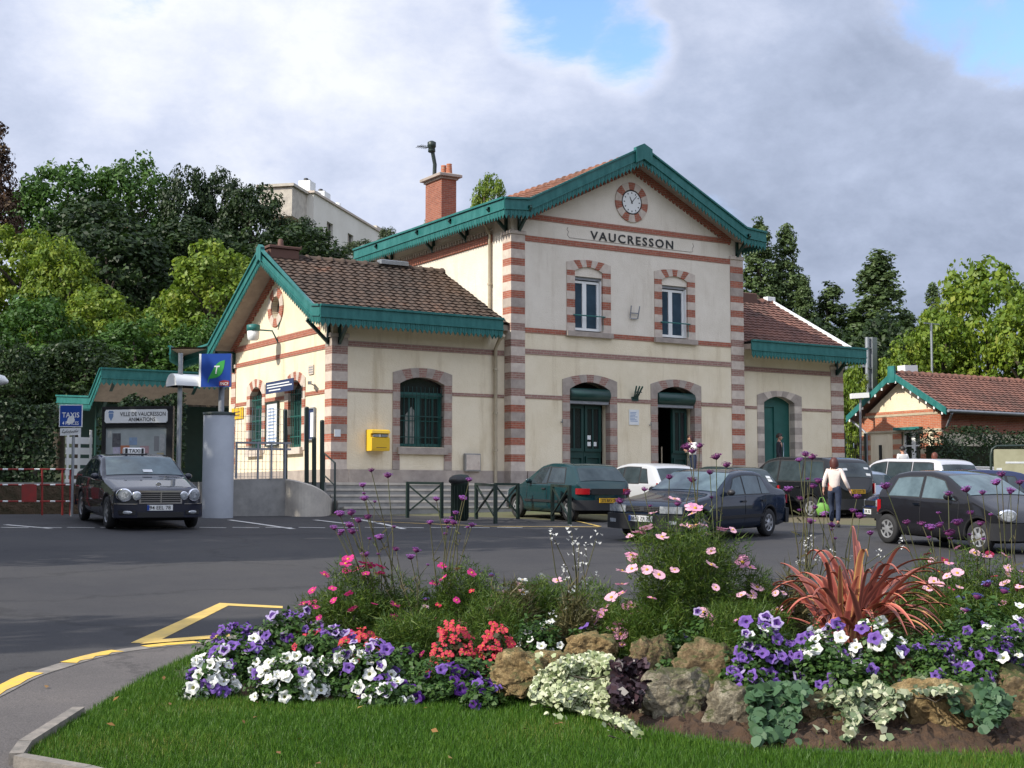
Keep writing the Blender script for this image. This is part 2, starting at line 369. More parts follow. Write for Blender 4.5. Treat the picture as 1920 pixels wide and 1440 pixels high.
for j in range(len(gy)):
    for i in range(len(gx)):
        if inside(lawn_edge, gx[i], gy[j]): idx[(i, j)] = len(vs); vs.append((gx[i], gy[j], HZ(gx[i], gy[j]) - .015))
for (i, j) in list(idx):
    k = [(i, j), (i + 1, j), (i + 1, j + 1), (i, j + 1)]
    if all(q in idx for q in k): fs.append(tuple(idx[q] for q in k))
# skirt ring to the exact edge
ring = []
for i in range(len(lawn_edge)):
    a, b = lawn_edge[i], lawn_edge[(i + 1) % len(lawn_edge)]; L = max(1, int((b - a).length / .3))
    for k in range(L): ring.append(a.lerp(b, k / L))
mb.add(vs, fs, 0, True)
cen = Vector((7.5, 7)); P = []
for p in ring + ring[:1]:
    q = p + (cen - p).normalized() * .35
    P.append([(p.x, p.y, gz(p.x, p.y) + .05), (p.x, p.y, HZ(p.x, p.y) - .03), (q.x, q.y, HZ(q.x, q.y) - .02)])
mb.grid(P, 0, True); tag(mesh_obj('lawn', mb, M['turf']), kind='structure')
mb = MB(); vs = []; fs = []; idx = {}
bx = np.arange(3, 12, .055); by = np.arange(4.5, 12, .055); rs = random.Random(3)
for j in range(len(by)):
    for i in range(len(bx)):
        if inside(bed_poly, bx[i], by[j]): idx[(i, j)] = len(vs); vs.append((bx[i], by[j], HZ(bx[i], by[j]) - .06 + min(.064, segd(bed_poly, bx[i], by[j]) * .35) + (rs.random() ** 2) * .05 * min(1, segd(bed_poly, bx[i], by[j]) * 5)))
for (i, j) in list(idx):
    k = [(i, j), (i + 1, j), (i + 1, j + 1), (i, j + 1)]
    if all(q in idx for q in k): fs.append(tuple(idx[q] for q in k))
mb.add(vs, fs, 0, False); tag(mesh_obj('soil_bed', mb, M['soil']), kind='structure')
# edging stones round the lawn corner
mb = MB()
E1 = lawn_edge[1:6]
for a, b in zip(E1[:-1], E1[1:]):
    L = (b - a).length; n = max(1, round(L / .8)); d = (b - a) / n; nrm = Vector((d.y, -d.x)).normalized()
    if (cen - a).dot(nrm) > 0: nrm = -nrm
    for k in range(n):
        p = a + d * k; q = a + d * (k + .985); g = [p, q, q + nrm * .075, p + nrm * .075]
        v = [(w.x, w.y, gz(w.x, w.y) + .05) for w in g] + [(w.x, w.y, gz(w.x, w.y) + KO + .055) for w in g]
        mb.add(v, [(4, 5, 6, 7), (0, 1, 5, 4), (1, 2, 6, 5), (2, 3, 7, 6), (3, 0, 4, 7)])
tag(mesh_obj('edging_stones', mb, M['kerb']), kind='structure')
# grass blades: one uncountable mass
def blade_mass(pts, hmin, hmax, w, name, m, label):
    n = len(pts); r = np.random.default_rng(4); h = r.uniform(hmin, hmax, n); a = r.uniform(0, 2 * pi, n); ln = r.normal(0, .45, n) * h; la = r.uniform(0, 2 * pi, n)
    P = np.array(pts); V = np.zeros((n, 3, 3)); dx = np.cos(a) * w / 2; dy = np.sin(a) * w / 2
    V[:, 0] = P - np.stack([dx, dy, 0 * dx], 1); V[:, 1] = P + np.stack([dx, dy, 0 * dx], 1)
    V[:, 2] = P + np.stack([np.cos(la) * ln, np.sin(la) * ln, h], 1)
    pt = .5 + .5 * np.sin(P[:, 0] * 2.3 + np.sin(P[:, 1] * 3.1)) * np.sin(P[:, 1] * 2.7 + P[:, 0]); return tri_obj(name, V, np.clip(.25 * pt + .75 * r.uniform(0, 1, n), 0, 1), m)
def tri_obj(name, V, rnd, m, parent=None, nv=3):
    n = V.shape[0]; me = bpy.data.meshes.new(name); me.vertices.add(n * nv); me.loops.add(n * nv); me.polygons.add(n)
    off = np.zeros(3)
    me.vertices.foreach_set('co', (V - off).reshape(-1).astype(np.float32)); me.loops.foreach_set('vertex_index', np.arange(n * nv, dtype=np.int32))
    me.polygons.foreach_set('loop_start', np.arange(0, n * nv, nv, dtype=np.int32)); me.polygons.foreach_set('loop_total', np.full(n, nv, dtype=np.int32))
    at = me.attributes.new('rnd', 'FLOAT', 'FACE'); at.data.foreach_set('value', rnd.astype(np.float32)); me.materials.append(m); me.update(calc_edges=True)
    o = bpy.data.objects.new(name, me); COL.objects.link(o)
    if parent is not None: o.parent = parent
    return o
rg = np.random.default_rng(11); pts = []
ZT = {}
def HZf(x, y):
    k = (round(x / .12), round(y / .12))
    if k not in ZT: ZT[k] = HZ(x, y)
    return ZT[k]
while len(pts) < 130000:
    x = rg.uniform(1.7, 8.5); y = rg.uniform(3.8, 12.3)
    D = x * FW[0] + y * FW[1]; l = x * RT[0] + y * RT[1]
    if D < 7.2 or abs(l) > D * .43 or D > 13.2: continue
    if D > 10 and rg.random() < .35: continue
    if inside(lawn_edge, x, y) and (not inside(bed_poly, x, y) or (segd(bed_poly, x, y) < .16 and rg.random() < .45 - 2.5 * segd(bed_poly, x, y))): pts.append((x, y, HZf(x, y) - .02))
    elif D < 11 and inside(lawn_edge, x, y) and rg.random() < .004: pts.append((x, y, HZf(x, y)))
M['grass'] = leaf_mat('grass blades', [(0, (.026, .078, .006)), (.5, (.052, .130, .010)), (.85, (.10, .19, .02)), (1, (.22, .19, .05))], .25, .5)
tag(blade_mass(pts, .022, .058, .0065, 'grass', M['grass'], ''), 'short green lawn grass sloping up to the flower bed', 'grass', kind='stuff')
# ================================================================ THE STATION
YC, YL, YG = 34.82, 35.17, 34.22
ST = empty('railway_station', (26.17, YC, FL), 'cream rendered two storey station with brick striped corners and clock under its green trimmed gable', 'station')
def part(name, mb, mats, parent=None): return mesh_obj(name, mb, mats, parent or ST)
fC = lambda a, b, d: (a, YC + d, b)          # front of the central block, d inward
fL = lambda a, b, d: (a, YL + d, b)
XG = 16.01
fG = lambda a, b, d: (XG + d, a, b)          # left gable wall (a = Y)
def arch(x0, x1, z0, zs, zc, n=10):
    return [(x0, z0), (x1, z0)] + [(x1 + (x0 - x1) * k / n, zs + (zc - zs) * (1 - (2 * k / n - 1) ** 2)) for k in range(n + 1)]
def circ(cx, cz, r, n=28): return [(cx + r * cos(2 * pi * k / n), cz + r * sin(2 * pi * k / n)) for k in range(n)]
# openings: inner x0,x1, bottom, springing, crown
UW = [(23.93, 25.0, 6.93, 8.80, 8.95), (27.31, 28.38, 6.93, 8.80, 8.95)]
DR = [(23.73, 25.25, FL, 5.14, 5.38), (27.10, 28.62, FL, 5.14, 5.38)]
LW = (18.11, 19.57, 3.28, 5.10, 5.30)
RD = (31.9, 33.3, FL, 5.05, 5.27)
GW = [(37.21, 38.23, 3.30, 5.02, 5.28), (40.28, 41.31, 3.30, 5.02, 5.28)]
ZS = 6.84
w = MB(); w.holed([(21.65, 1), (30.71, 1), (30.71, ZS), (21.65, ZS)], [arch(*DR[0]), arch(*DR[1])], fC, .42)
w.add([(21.65, YC, 1), (21.65, 43.9, 1), (21.65, 43.9, ZS), (21.65, YC, ZS)], [(0, 1, 2, 3)])
w.add([(30.71, YC, 1), (30.71, 43.9, 1), (30.71, 43.9, ZS), (30.71, YC, ZS)], [(3, 2, 1, 0)])
w.add([(21.65, 43.9, 1), (30.71, 43.9, 1), (30.71, 43.9, ZS), (21.65, 43.9, ZS)], [(0, 1, 2, 3)])
part('lower_wall', w, M['plaster_low'])
w = MB(); w.holed([(21.65, ZS), (30.71, ZS), (30.71, 10.25), (26.15, 12.42), (21.65, 10.25)], [arch(*UW[0]), arch(*UW[1]), circ(26.13, 11.17, .40)], fC, .26)
w.add([(21.65, YC, ZS), (21.65, 43.9, ZS), (21.65, 43.9, 10.3), (21.65, YC, 10.3)], [(0, 1, 2, 3)])
w.add([(30.71, YC, ZS), (30.71, 43.9, ZS), (30.71, 43.9, 10.3), (30.71, YC, 10.3)], [(3, 2, 1, 0)])
w.add([fC(a, b, 9.08) for a, b in [(21.65, ZS), (30.71, ZS), (30.71, 10.25), (26.15, 12.42), (21.65, 10.25)]], [(0, 1, 2, 3, 4)])
part('upper_wall', w, M['plaster_up'])
w = MB(); w.holed([(16.01, 1), (21.65, 1), (21.65, 6.9), (16.01, 6.9)], [arch(*LW)], fL, .30)
w.add([(16.01, 43.2, 1), (21.65, 43.2, 1), (21.65, 43.2, 6.9), (16.01, 43.2, 6.9)], [(0, 1, 2, 3)])
w.holed([(35.17, 1), (43.2, 1), (43.2, 6.55), (39.0, 8.86), (35.17, 6.85)], [arch(*GW[0]), arch(*GW[1]), circ(39.3, 7.6, .34)], fG, .28)
part('wing_wall', w, M['plaster_low'])
w = MB(); w.holed([(30.71, 1), (35.6, 1), (35.6, 6.9), (30.71, 6.9)], [arch(*RD)], fL, .34)
w.add([(35.6, a, b) for a, b in [(35.17, 1), (43.2, 1), (43.2, 6.55), (39.0, 8.86), (35.17, 6.85)]], [(0, 1, 2, 3, 4)])
part('wing_wall', w, M['plaster_low'])
# ---- bands, plinth, quoins
def hband(mb, f, x0, x1, z0, z1, gaps=(), d=-.022, m=0):
    segs = []; c = x0
    for g0, g1 in sorted(gaps):
        if g0 > c: segs.append((c, g0))
        c = max(c, g1)
    if c < x1: segs.append((c, x1))
    for a, b in segs: mb.prism([(a, z0), (b, z0), (b, z1), (a, z1)], f, .05, d, m)
def bandp(f, x0, x1, z0, z1, gaps=(), m='brick', d=-.022, name='brick_band'):
    c = x0
    for g0, g1 in sorted(gaps) + [(x1, x1)]:
        if g0 > c: b = MB(); hband(b, f, c, g0, z0, z1, (), d); part(name, b, M[m])
        c = max(c, g1)
bandp(fC, 22.13, 30.21, 10.22, 10.39); bandp(fC, 22.13, 30.21, 9.55, 9.72); bandp(fC, 22.13, 30.21, 6.77, 6.92, [(23.63, 25.32), (27.0, 28.7)])
BD = 'brick_dull'
bandp(fC, 22.13, 30.21, 6.12, 6.28, (), BD); bandp(fC, 22.13, 30.21, 4.79, 4.91, [(23.47, 25.53), (26.83, 28.91)], BD)
bandp(fL, 16.48, 21.60, 6.06, 6.22, (), BD); bandp(fL, 16.48, 21.60, 4.80, 4.89, [(17.88, 19.83)], BD); bandp(fL, 30.77, 35.06, 6.06, 6.22, (), BD); bandp(fL, 30.77, 35.06, 4.80, 4.89, [(31.6, 33.62)], BD)
bandp(fG, 35.61, 42.6, 6.0, 6.13); bandp(fG, 36.0, 42.7, 6.50, 6.68); bandp(fG, 35.61, 42.6, 4.75, 4.86, [(37.0, 38.53), (40.06, 41.65)])
bandp(lambda a, c, d: (21.65 + d, a, c), 35.9, 43.8, 9.62, 9.86, d=-.05)
b = MB()                                                     # dentils over the side cornice
for k in range(46): y = 35.95 + .17 * k; b.box(21.56, y, 9.87, 21.66, y + .085, 9.99)
hband(b, lambda a, c, d: (21.65 + d, a, c), 35.9, 43.8, 9.99, 10.05, d=-.07); part('dentil_cornice', b, M['stone'])
PG = ('stone_grey', -.06, 'plinth')
bandp(fC, 22.2, 30.15, 1.4, 2.62, [(23.47, 25.53), (26.83, 28.91)], *PG); bandp(fL, 16.52, 21.6, 1.4, 2.62, (), *PG); bandp(fL, 30.8, 35.0, 1.4, 2.62, [(31.6, 33.62)], *PG); bandp(fG, 35.7, 43.0, 1.4, 2.62, (), *PG)
def quoin(name, x0, x1, y0, y1, zt, mats=None, zf=lambda z: 2):
    q = MB(); z = 1.4; k = 0; rr = random.Random(x0)
    q.box(x0 - .05, y0 - .05, 1.4, x1 + .05, y1 + .05, 2.62, 1); z = 2.62
    while z < zt - .02:
        h = .27 if k % 2 == 0 else .22
        mm = 0 if k % 2 == 0 else zf(z)
        e = .0 if k % 2 == 0 else .004
        q.box(x0 - .03 + e, y0 - .03 + e, z, x1 - e, y1 - e, min(z + h, zt), mm if mm != 0 else (0 if rr.random() < .8 else 1)); z += h; k += 1
    q.bbox(x0 - .07, y0 - .07, zt, x1 + .04, y1 + .04, zt + .12, .02, 0)
    return part(name, q, [M['stone'], M['stone_grey'], M['brick'], M['brick_dull']])
mid = lambda z: 3 if 4.8 < z < 6.95 else 2
quoin('quoin', 21.65, 22.12, YC, 35.28, 9.72, zf=mid); quoin('quoin', 30.22, 30.74, YC, 35.6, 9.72, zf=mid)
quoin('quoin', XG, 16.47, YL, 35.60, 6.30, zf=lambda z: 3 if z > 5.2 else 2); quoin('quoin', 35.07, 35.63, YL, 35.7, 6.3, zf=lambda z: 3 if z > 3.9 or z < 2.9 else 2)
quoin('quoin', XG, 16.4, 42.62, 43.0, 6.0)
# raking brick courses under the gables
def rake(mb, f, p0, p1, th, d=-.07, teeth=0, m=0):
    (a0, b0), (a1, b1) = p0, p1
    mb.prism([(a0, b0 - th), (a1, b1 - th), (a1, b1), (a0, b0)], f, .03, d, m)
    if teeth:
        for k in range(teeth):
            t = (k + .25) / teeth; t2 = (k + .75) / teeth; A = (a0 + (a1 - a0) * t, b0 + (b1 - b0) * t - th); B = (a0 + (a1 - a0) * t2, b0 + (b1 - b0) * t2 - th)
            mb.prism([(A[0], A[1] - .07), (B[0], B[1] - .07), B, A], f, .0, d + .025, m)
for f, p0, p1, th, n in ((fC, (22.15, 10.50), (26.15, 12.46), .26, 28), (fC, (26.15, 12.46), (30.2, 10.50), .26, 28), (fG, (35.7, 7.1), (39.0, 8.88), .22, 18), (fG, (39.0, 8.88), (43.1, 6.62), .22, 20)):
    r = MB(); rake(r, f, p0, p1, th, teeth=n); part('raking_cornice', r, M['brick'])
# ---- window and door surrounds: banded jambs and voussoirs
def surround(f, x0, x1, X0, X1, zb, zs, zc, ZSo, ZCo, mats, pitch=.245, nv=7, start=0):
    s = MB(); z = zb; k = start
    while z < zs - .01:
        z1 = min(z + pitch, zs); e = .003 * (k % 2)
        for a, b_ in ((X0, x0 + .008), (x1 - .008, X1)): s.prism([(a + e, z), (b_ - e, z), (b_ - e, z1), (a + e, z1)], f, .22, -.028 + e, k % 2)
        z = z1; k += 1
    inner = lambda t: (x0 + (x1 - x0) * t, zs - .008 + (zc - zs) * (1 - (2 * t - 1) ** 2))
    outer = lambda t: (X0 + (X1 - X0) * t, ZSo + (ZCo - ZSo) * (1 - (2 * t - 1) ** 2))
    s.prism([(X0, zs), (x0, zs), outer(0)], f, .2, -.028, 0); s.prism([(x1, zs), (X1, zs), outer(1)], f, .2, -.028, 0)
    for i in range(nv):
        t0, t1 = i / nv, (i + 1) / nv; tm = (t0 + t1) / 2; e = .003 * (i % 2)
        s.prism([inner(t0), inner(tm), inner(t1), outer(t1), outer(tm), outer(t0)], f, .2, -.03 + e, i % 2)
    return part('window_surround', s, mats)
SB = [M['stone'], M['brick']]; SD = [M['stone_grey'], M['brick_dull']]; SG = [M['stone_grey'], M['stone']]
for (a, b_, z0, zs, zc) in UW: surround(fC, a, b_, a - .29, b_ + .30, z0 - .01, zs, zc, 9.05, 9.16, SB)
for (a, b_, z0, zs, zc) in DR:
    o = surround(fC, a, b_, a - .26, b_ + .27, 2.5, zs, zc, 5.42, 5.60, [M['stone_grey'], M['brick_dull']]); o.name = 'door_surround'
o = surround(fL, LW[0], LW[1], LW[0] - .22, LW[1] + .25, 2.63, LW[3], LW[4], 5.40, 5.56, SD)
o = surround(fL, RD[0], RD[1], RD[0] - .29, RD[1] + .33, 2.5, RD[3], RD[4], 5.28, 5.45, SG); o.name = 'door_surround'
for (a, b_, z0, zs, zc) in GW: surround(fG, a, b_, a - .22, b_ + .28, z0 - .1, zs, zc, 5.30, 5.52, SB, nv=7)
# ---- windows
def win_leaf(mb, f, x0, x1, z0, z1, d, fr, bars_v=0, bars_h=0, m=0, bw=.025):
    for a, b_, c, e in ((x0, x0 + fr, z0, z1), (x1 - fr, x1, z0, z1), (x0 + fr, x1 - fr, z0, z0 + fr), (x0 + fr, x1 - fr, z1 - fr, z1)):
        mb.prism([(a, c), (b_, c), (b_, e), (a, e)], f, d, d - .05, m)
    for k in range(bars_v):
        x = x0 + fr + (x1 - x0 - 2 * fr) * (k + 1) / (bars_v + 1); mb.prism([(x - bw / 2, z0 + fr), (x + bw / 2, z0 + fr), (x + bw / 2, z1 - fr), (x - bw / 2, z1 - fr)], f, d - .005, d - .04, m)
    for k in range(bars_h):
        z = z0 + fr + (z1 - z0 - 2 * fr) * (k + 1) / (bars_h + 1); mb.prism([(x0 + fr, z - bw / 2), (x1 - fr, z - bw / 2), (x1 - fr, z + bw / 2), (x0 + fr, z + bw / 2)], f, d - .008, d - .037, m)
def pane(f, x0, x1, z0, z1, d, m, parent, name='glass'):
    g = MB(); g.prism([(x0, z0), (x1, z0), (x1, z1), (x0, z1)], f, d + .008, d - .008); return part(name, g, m, parent)
for (a, b_, z0, zs, zc) in UW:
    t = MB(); t.prism([(a, 8.64), (b_, 8.64)] + arch(a, b_, z0, zs, zc)[2:], fC, .2, .03); part('window_head', t, M['plaster_up'])
    t = MB(); t.prism([(a, 8.55), (b_, 8.55), (b_, 8.64), (a, 8.64)], fC, .26, .10); part('shutter_box', t, M['zinc'])
    fr = MB(); xm = (a + b_) / 2 - .06; win_leaf(fr, fC, a, xm, 6.98, 8.52, .2, .075); win_leaf(fr, fC, xm + .002, b_ - .05, 6.98, 8.52, .2, .075); fr.prism([(b_ - .05, 6.98), (b_, 6.98), (b_, 8.55), (b_ - .05, 8.55)], fC, .2, .06)
    W = part('window', fr, M['white']); pane(fC, a, b_, 6.98, 8.55, .19, M['glass_blue'], W)
    g = MB(); g.tube([fC(a - .06, 7.42, -.05), fC(b_ + .06, 7.42, -.05)], .022, 6); g.tube([fC(b_ - .03, 7.42, -.05), fC(b_ - .03, 7.0, -.05)], .012, 5); part('guard_rail', g, M['teal'])
    s = MB(); s.box(a - .33, YC - .12, 6.76, b_ + .33, YC + .2, 6.915); part('window_sill', s, M['stone_grey'])
# ground floor grilled window
a, b_, z0, zs, zc = LW; fr = MB(); xm = (a + b_) / 2 - .06
win_leaf(fr, fL, a, xm, z0 + .02, 4.78, .24, .075, 2, 1); win_leaf(fr, fL, xm + .002, b_, z0 + .02, 4.78, .24, .085, 2, 1); fr.prism([(a, 4.78), (b_, 4.78), (b_, 4.86), (a, 4.86)], fL, .24, .16)
W = part('window', fr, M['green_door']); pane(fL, xm, b_, z0, 4.8, .23, M['glass'], W); pane(fL, a, xm, z0, 4.8, .23, M['glass'], W); pane(fL, a, b_, 4.86, zc, .23, M['glass'], W)
g = MB(); g.prism([(a + .30, z0 + .1), (a + .62, z0 + .1), (a + .62, 4.3), (a + .5, 4.45), (a + .3, 4.2)], fL, .222, .218); part('curtain', g, M['curtain'], W)
g = MB()
for k in range(11):
    x = a + .05 + (b_ - a - .1) * k / 10; g.tube([fL(x, z0 + .02, .08), fL(x, 5.02, .08)], .011, 5)
for z in (3.55, 4.15, 4.76): g.prism([(a, z), (b_, z), (b_, z + .03), (a, z + .03)], fL, .095, .065)
part('window_grille', g, M['green'])
s = MB(); s.box(a - .08, YL - .11, 3.07, b_ + .08, YL + .25, 3.26); part('window_sill', s, M['stone_grey'])
for (a, b_, z0, zs, zc) in GW:
    fr = MB(); xm = (a + b_) / 2; win_leaf(fr, fG, a, xm, z0, 4.7, .22, .09, 1, 2); win_leaf(fr, fG, xm, b_, z0, 4.7, .22, .09, 1, 2)
    W = part('window', fr, M['green_door']); pane(fG, a, b_, z0, zc, .21, M['glass'], W)
    g = MB()
    for k in range(8):
        y = a + .06 + (b_ - a - .12) * k / 7; g.tube([fG(y, z0, .06), fG(y, 5.0, .06)], .012, 5)
    for z in (3.6, 4.2, 4.85): g.prism([(a, z), (b_, z), (b_, z + .03), (a, z + .03)], fG, .075, .045)
    part('window_grille', g, M['green_door'])
    s = MB(); s.box(XG - .12, a - .1, z0 - .2, XG + .25, b_ + .1, z0 - .01); part('window_sill', s, M['stone'])
# oculus and clock
def ringpieces(f, cx, cz, ri, ro, n, ms, flat=0):
    s = MB()
    for i in range(n):
        t0, t1 = 2 * pi * i / n, 2 * pi * (i + 1) / n; P = [t0 + (t1 - t0) * k / 4 for k in range(5)]; e = .003 * (i % 2)
        s.prism([(cx + ri * cos(t), cz + ri * sin(t)) for t in P] + [(cx + ro * cos(t), cz + ro * sin(t)) for t in reversed(P)], f, .2, -.04 + e, i % 2)
    return s
part('oculus_surround', ringpieces(fG, 39.3, 7.6, .34, .60, 10, 0), SB)
g = MB(); g.prism(circ(39.3, 7.6, .345), fG, .2, .18); part('oculus_glass', g, M['inside'])
part('clock_surround', ringpieces(fC, 26.13, 11.17, .40, .64, 14, 0), SB)
g = MB(); g.prism(circ(26.13, 11.17, .38, 36), fC, .1, -.03); g.prism(circ(26.13, 11.17, .355, 36), fC, -.01, -.036, 1)
CK = part('clock', g, [M['black'], M['white']])
g = MB(); fK = lambda a, b, d: (26.13 + a, YC - .036 - d, 11.17 + b)
for k in range(12):
    t = k * pi / 6; c, s_ = cos(t), sin(t); rr = .27; L = .05; wd = .016
    q = [(-wd, rr), (wd, rr), (wd, rr + L), (-wd, rr + L)]; g.prism([(x * c + y * s_, -x * s_ + y * c) for x, y in q], fK, 0, .004)
part('hour_marks', g, M['black'], CK)
for nm, ang, L, wd in (('hour_hand', 333.5, .19, .02), ('minute_hand', 42, .29, .014)):
    g = MB(); t = radians(ang); c, s_ = cos(t), sin(t); q = [(-wd, -.05), (wd, -.05), (wd * .6, L), (-wd * .6, L)]
    g.prism([(x * c + y * s_, -x * s_ + y * c) for x, y in q], fK, .005, .009); part(nm, g, M['black'], CK)
# ---- lettering
def text_mb(txt, w_, h_, f, ext=.015, track=1.0, font_bold=.0, m=0):
    cu = bpy.data.curves.new('t', 'FONT'); cu.body = txt; cu.space_character = track; cu.offset = font_bold; cu.resolution_u = 3
    cu.align_x = 'CENTER'; o = bpy.data.objects.new('t', cu); COL.objects.link(o); dg = bpy.context.evaluated_depsgraph_get(); dg.update()
    me = bpy.data.meshes.new_from_object(o.evaluated_get(dg)); V = [v.co.copy() for v in me.vertices]; fs = [tuple(p.vertices) for p in me.polygons]
    bpy.data.objects.remove(o); bpy.data.curves.remove(cu); bpy.data.meshes.remove(me)
    x0 = min(v.x for v in V); x1 = max(v.x for v in V); y0 = min(v.y for v in V); y1 = max(v.y for v in V)
    P = [((v.x - (x0 + x1) / 2) / (x1 - x0) * w_, ((v.y - y0) / (y1 - y0) - .5) * h_) for v in V]
    mb = MB(); n = len(P); mb.add([f(a, b, ext) for a, b in P], fs, m)
    if ext > .004:
        ec = {}
        for q in fs:
            for i in range(len(q)):
                e = (q[i], q[(i + 1) % len(q)]); ec[frozenset(e)] = None if frozenset(e) in ec else e
        v2 = [f(a, b, 0) for a, b in P]
        mb.add([f(a, b, ext) for a, b in P] + v2, [(e[1], e[0], n + e[0], n + e[1]) for e in ec.values() if e], m)
    return mb
part('name_lettering', text_mb('VAUCRESSON', 3.26, .27, lambda a, b, d: (26.17 + a, YC - d - .002, 9.96 + b), .02, 1.25, .012), M['black'])
g = MB()                                                      # shallow cartouche outline round the name
for q in ([(23.7, 10.12), (23.66, 10.04), (23.72, 9.99), (23.68, 9.88), (23.76, 9.80)], [(23.76, 9.80), (28.5, 9.80)], [(28.62, 10.1), (28.66, 10.0), (28.6, 9.93), (28.62, 9.82), (28.5, 9.80)]):
    g.tube([fC(x, z, 0) for x, z in q], .012, 4)
part('cartouche', g, M['stone_grey'])
# ---- doors
for i, (a, b_, z0, zs, zc) in enumerate(DR):
    r = MB(); r.lathe([(.16, a + .02), (.2, a + .05), (.2, b_ - .05), (.16, b_ - .02)], (0, YC + .06, 4.98), 18, 0, 'x'); r.box(a + .02, YC + .02, 4.70, b_ - .02, YC + .3, 4.80, 1)
    part('roller_shutter', r, [M['green'], M['zinc']])
    t = MB(); t.prism(arch(a, b_, 4.8, zs, zc), fC, .42, .40); part('door_head', t, M['inside'])
    dd = MB(); xm = (a + b_) / 2
    leaves = [(a + .02, xm - .005), (xm + .005, b_ - .1)] if i == 0 else [(xm + .08, b_ - .06)]
    for x0, x1 in leaves:
        dd.prism([(x0, z0 + .02), (x1, z0 + .02), (x1, 4.72), (x0, 4.72)], fC, .40, .35); win_leaf(dd, fC, x0 + .02, x1 - .02, 3.25, 4.66, .35, .09, 1, 0, 0, .05); win_leaf(dd, fC, x0 + .06, x1 - .06, 2.4, 3.1, .35, .05)
    D = part('door', dd, M['green'])
    for x0, x1 in leaves: pane(fC, x0 + .1, x1 - .1, 3.34, 4.58, .342, M['glass'], D)
    if i == 0:
        g = MB()
        for x, z in ((24.62, 3.62), (24.62, 3.42), (24.84, 3.42)): g.prism([(x, z), (x + .13, z), (x + .13, z + .13), (x, z + .13)], fC, .33, .328)
        part('notice', g, M['paper'], D)
    else:
        g = MB(); g.tube([fC(27.5, 2.75, .3), fC(27.5, 3.45, .3)], .02, 6); part('door_handle', g, M['pipe'], D)
        box = MB(); box.add([(26.6, YC + .43, 2.2), (29.2, YC + .43, 2.2), (29.2, 40, 2.2), (26.6, 40, 2.2), (26.6, YC + .43, 5.4), (29.2, YC + .43, 5.4), (29.2, 40, 5.4), (26.6, 40, 5.4)], [(0, 1, 2, 3), (4, 7, 6, 5), (3, 2, 6, 7), (0, 3, 7, 4), (1, 5, 6, 2)])
        part('entrance_hall', box, M['inside'])
a, b_, z0, zs, zc = RD
dd = MB(); dd.prism(arch(a, b_, z0, zs, zc), fL, .3, .26); win_leaf(dd, fL, a + .03, (a + b_) / 2, z0 + .1, 4.95, .26, .04); part('door', dd, M['green_door'])
# ---- roofs
def slope_tiles(e0, e1, f0, f1, rows, cols, m, name='roof_tiles', parent=None):
    # e0-e1 ridge line, f0-f1 eave line; wavy interlocking tiles in stepped rows
    e0, e1, f0, f1 = map(Vector, (e0, e1, f0, f1)); n = (e1 - e0).cross(f0 - e0).normalized()
    if n.z < 0: n = -n
    mb = MB(); rr = random.Random(5)
    for r in range(rows):
        P = []
        for k, (v, h) in enumerate(((r / rows, .0), ((r + .5) / rows, .018), ((r + 1) / rows + .004, .04), ((r + 1) / rows + .004, .0))):
            a, b = e0.lerp(f0, v), e1.lerp(f1, v); row = []
            for c in range(cols * 4 + 1):
                ph = (c % 4) / 4; off = (0, .022, .03, .012)[c % 4]
                row.append(a.lerp(b, c / (cols * 4)) + n * (h + off + .012 * sin(c * .9 + r * 1.7 + .4 * sin(c * .13 + r)) * .5))
            P.append(row)
        mb.grid(P, 0, False)
    return part(name, mb, m, parent)
def tile_mat(name, stops, sc=4.):
    m, t, b = nodes(name); n = noise(t, sc, 8, .75); n2 = noise(t, .55, 4, .6); ad = N(t, 'ShaderNodeMath', operation='MULTIPLY_ADD'); ad.inputs[1].default_value = .55
    t.links.new(n2.outputs['Fac'], ad.inputs[0]); m2 = N(t, 'ShaderNodeMath', operation='MULTIPLY'); m2.inputs[1].default_value = .5; t.links.new(n.outputs['Fac'], m2.inputs[0]); t.links.new(m2.outputs[0], ad.inputs[2])
    r = ramp(t, ad.outputs[0], stops); t.links.new(r.outputs[0], b.inputs['Base Color']); b.inputs['Roughness'].default_value = .85; bump(t, b, noise(t, 40, 4, .7).outputs['Fac'], .5, .01); return m
M['tile_old'] = tile_mat('weathered roof tile', [(.42, (.030, .022, .016)), (.52, (.060, .039, .028)), (.62, (.088, .054, .036)), (.74, (.20, .08, .045))])
M['tile_red'] = tile_mat('red roof tile', [(.42, (.11, .055, .035)), (.52, (.18, .08, .05)), (.62, (.26, .105, .06))])
M['tile_dark'] = tile_mat('dark red roof tile', [(.42, (.07, .04, .03)), (.52, (.13, .06, .045)), (.62, (.19, .085, .06))])
def deck(prof, f, d0, d1, th, name='roof_deck'):
    # prof: list of (a,z) along the top; solid between top-.05 and top-th
    mb = MB(); poly = [(a, z - .05) for a, z in prof] + [(a, z - th) for a, z in reversed(prof)]; mb.prism(poly, f, d0, d1); return part(name, mb, M['soffit'])
CP = [(21.06, 10.50), (21.9, 10.55), (26.15, 12.66), (30.4, 10.55), (31.24, 10.50)]
deck(CP, lambda a, b, d: (a, d, b), YG + .03, 44.42, .24)
slope_tiles((26.15, YG + .02, 12.64), (26.15, 44.45, 12.64), (21.85, YG + .02, 10.53), (21.85, 44.45, 10.53), 17, 44, M['tile_red'])
slope_tiles((26.15, YG + .02, 12.64), (26.15, 44.45, 12.64), (30.45, YG + .02, 10.53), (30.45, 44.45, 10.53), 17, 44, M['tile_red'])
def flat_eave(pts, name='eave_gutter', m='zinc'):
    mb = MB(); mb.add(pts, [(0, 1, 2, 3)]); mb.add([(p[0], p[1], p[2] - .04) for p in pts], [(3, 2, 1, 0)]); return part(name, mb, M[m])
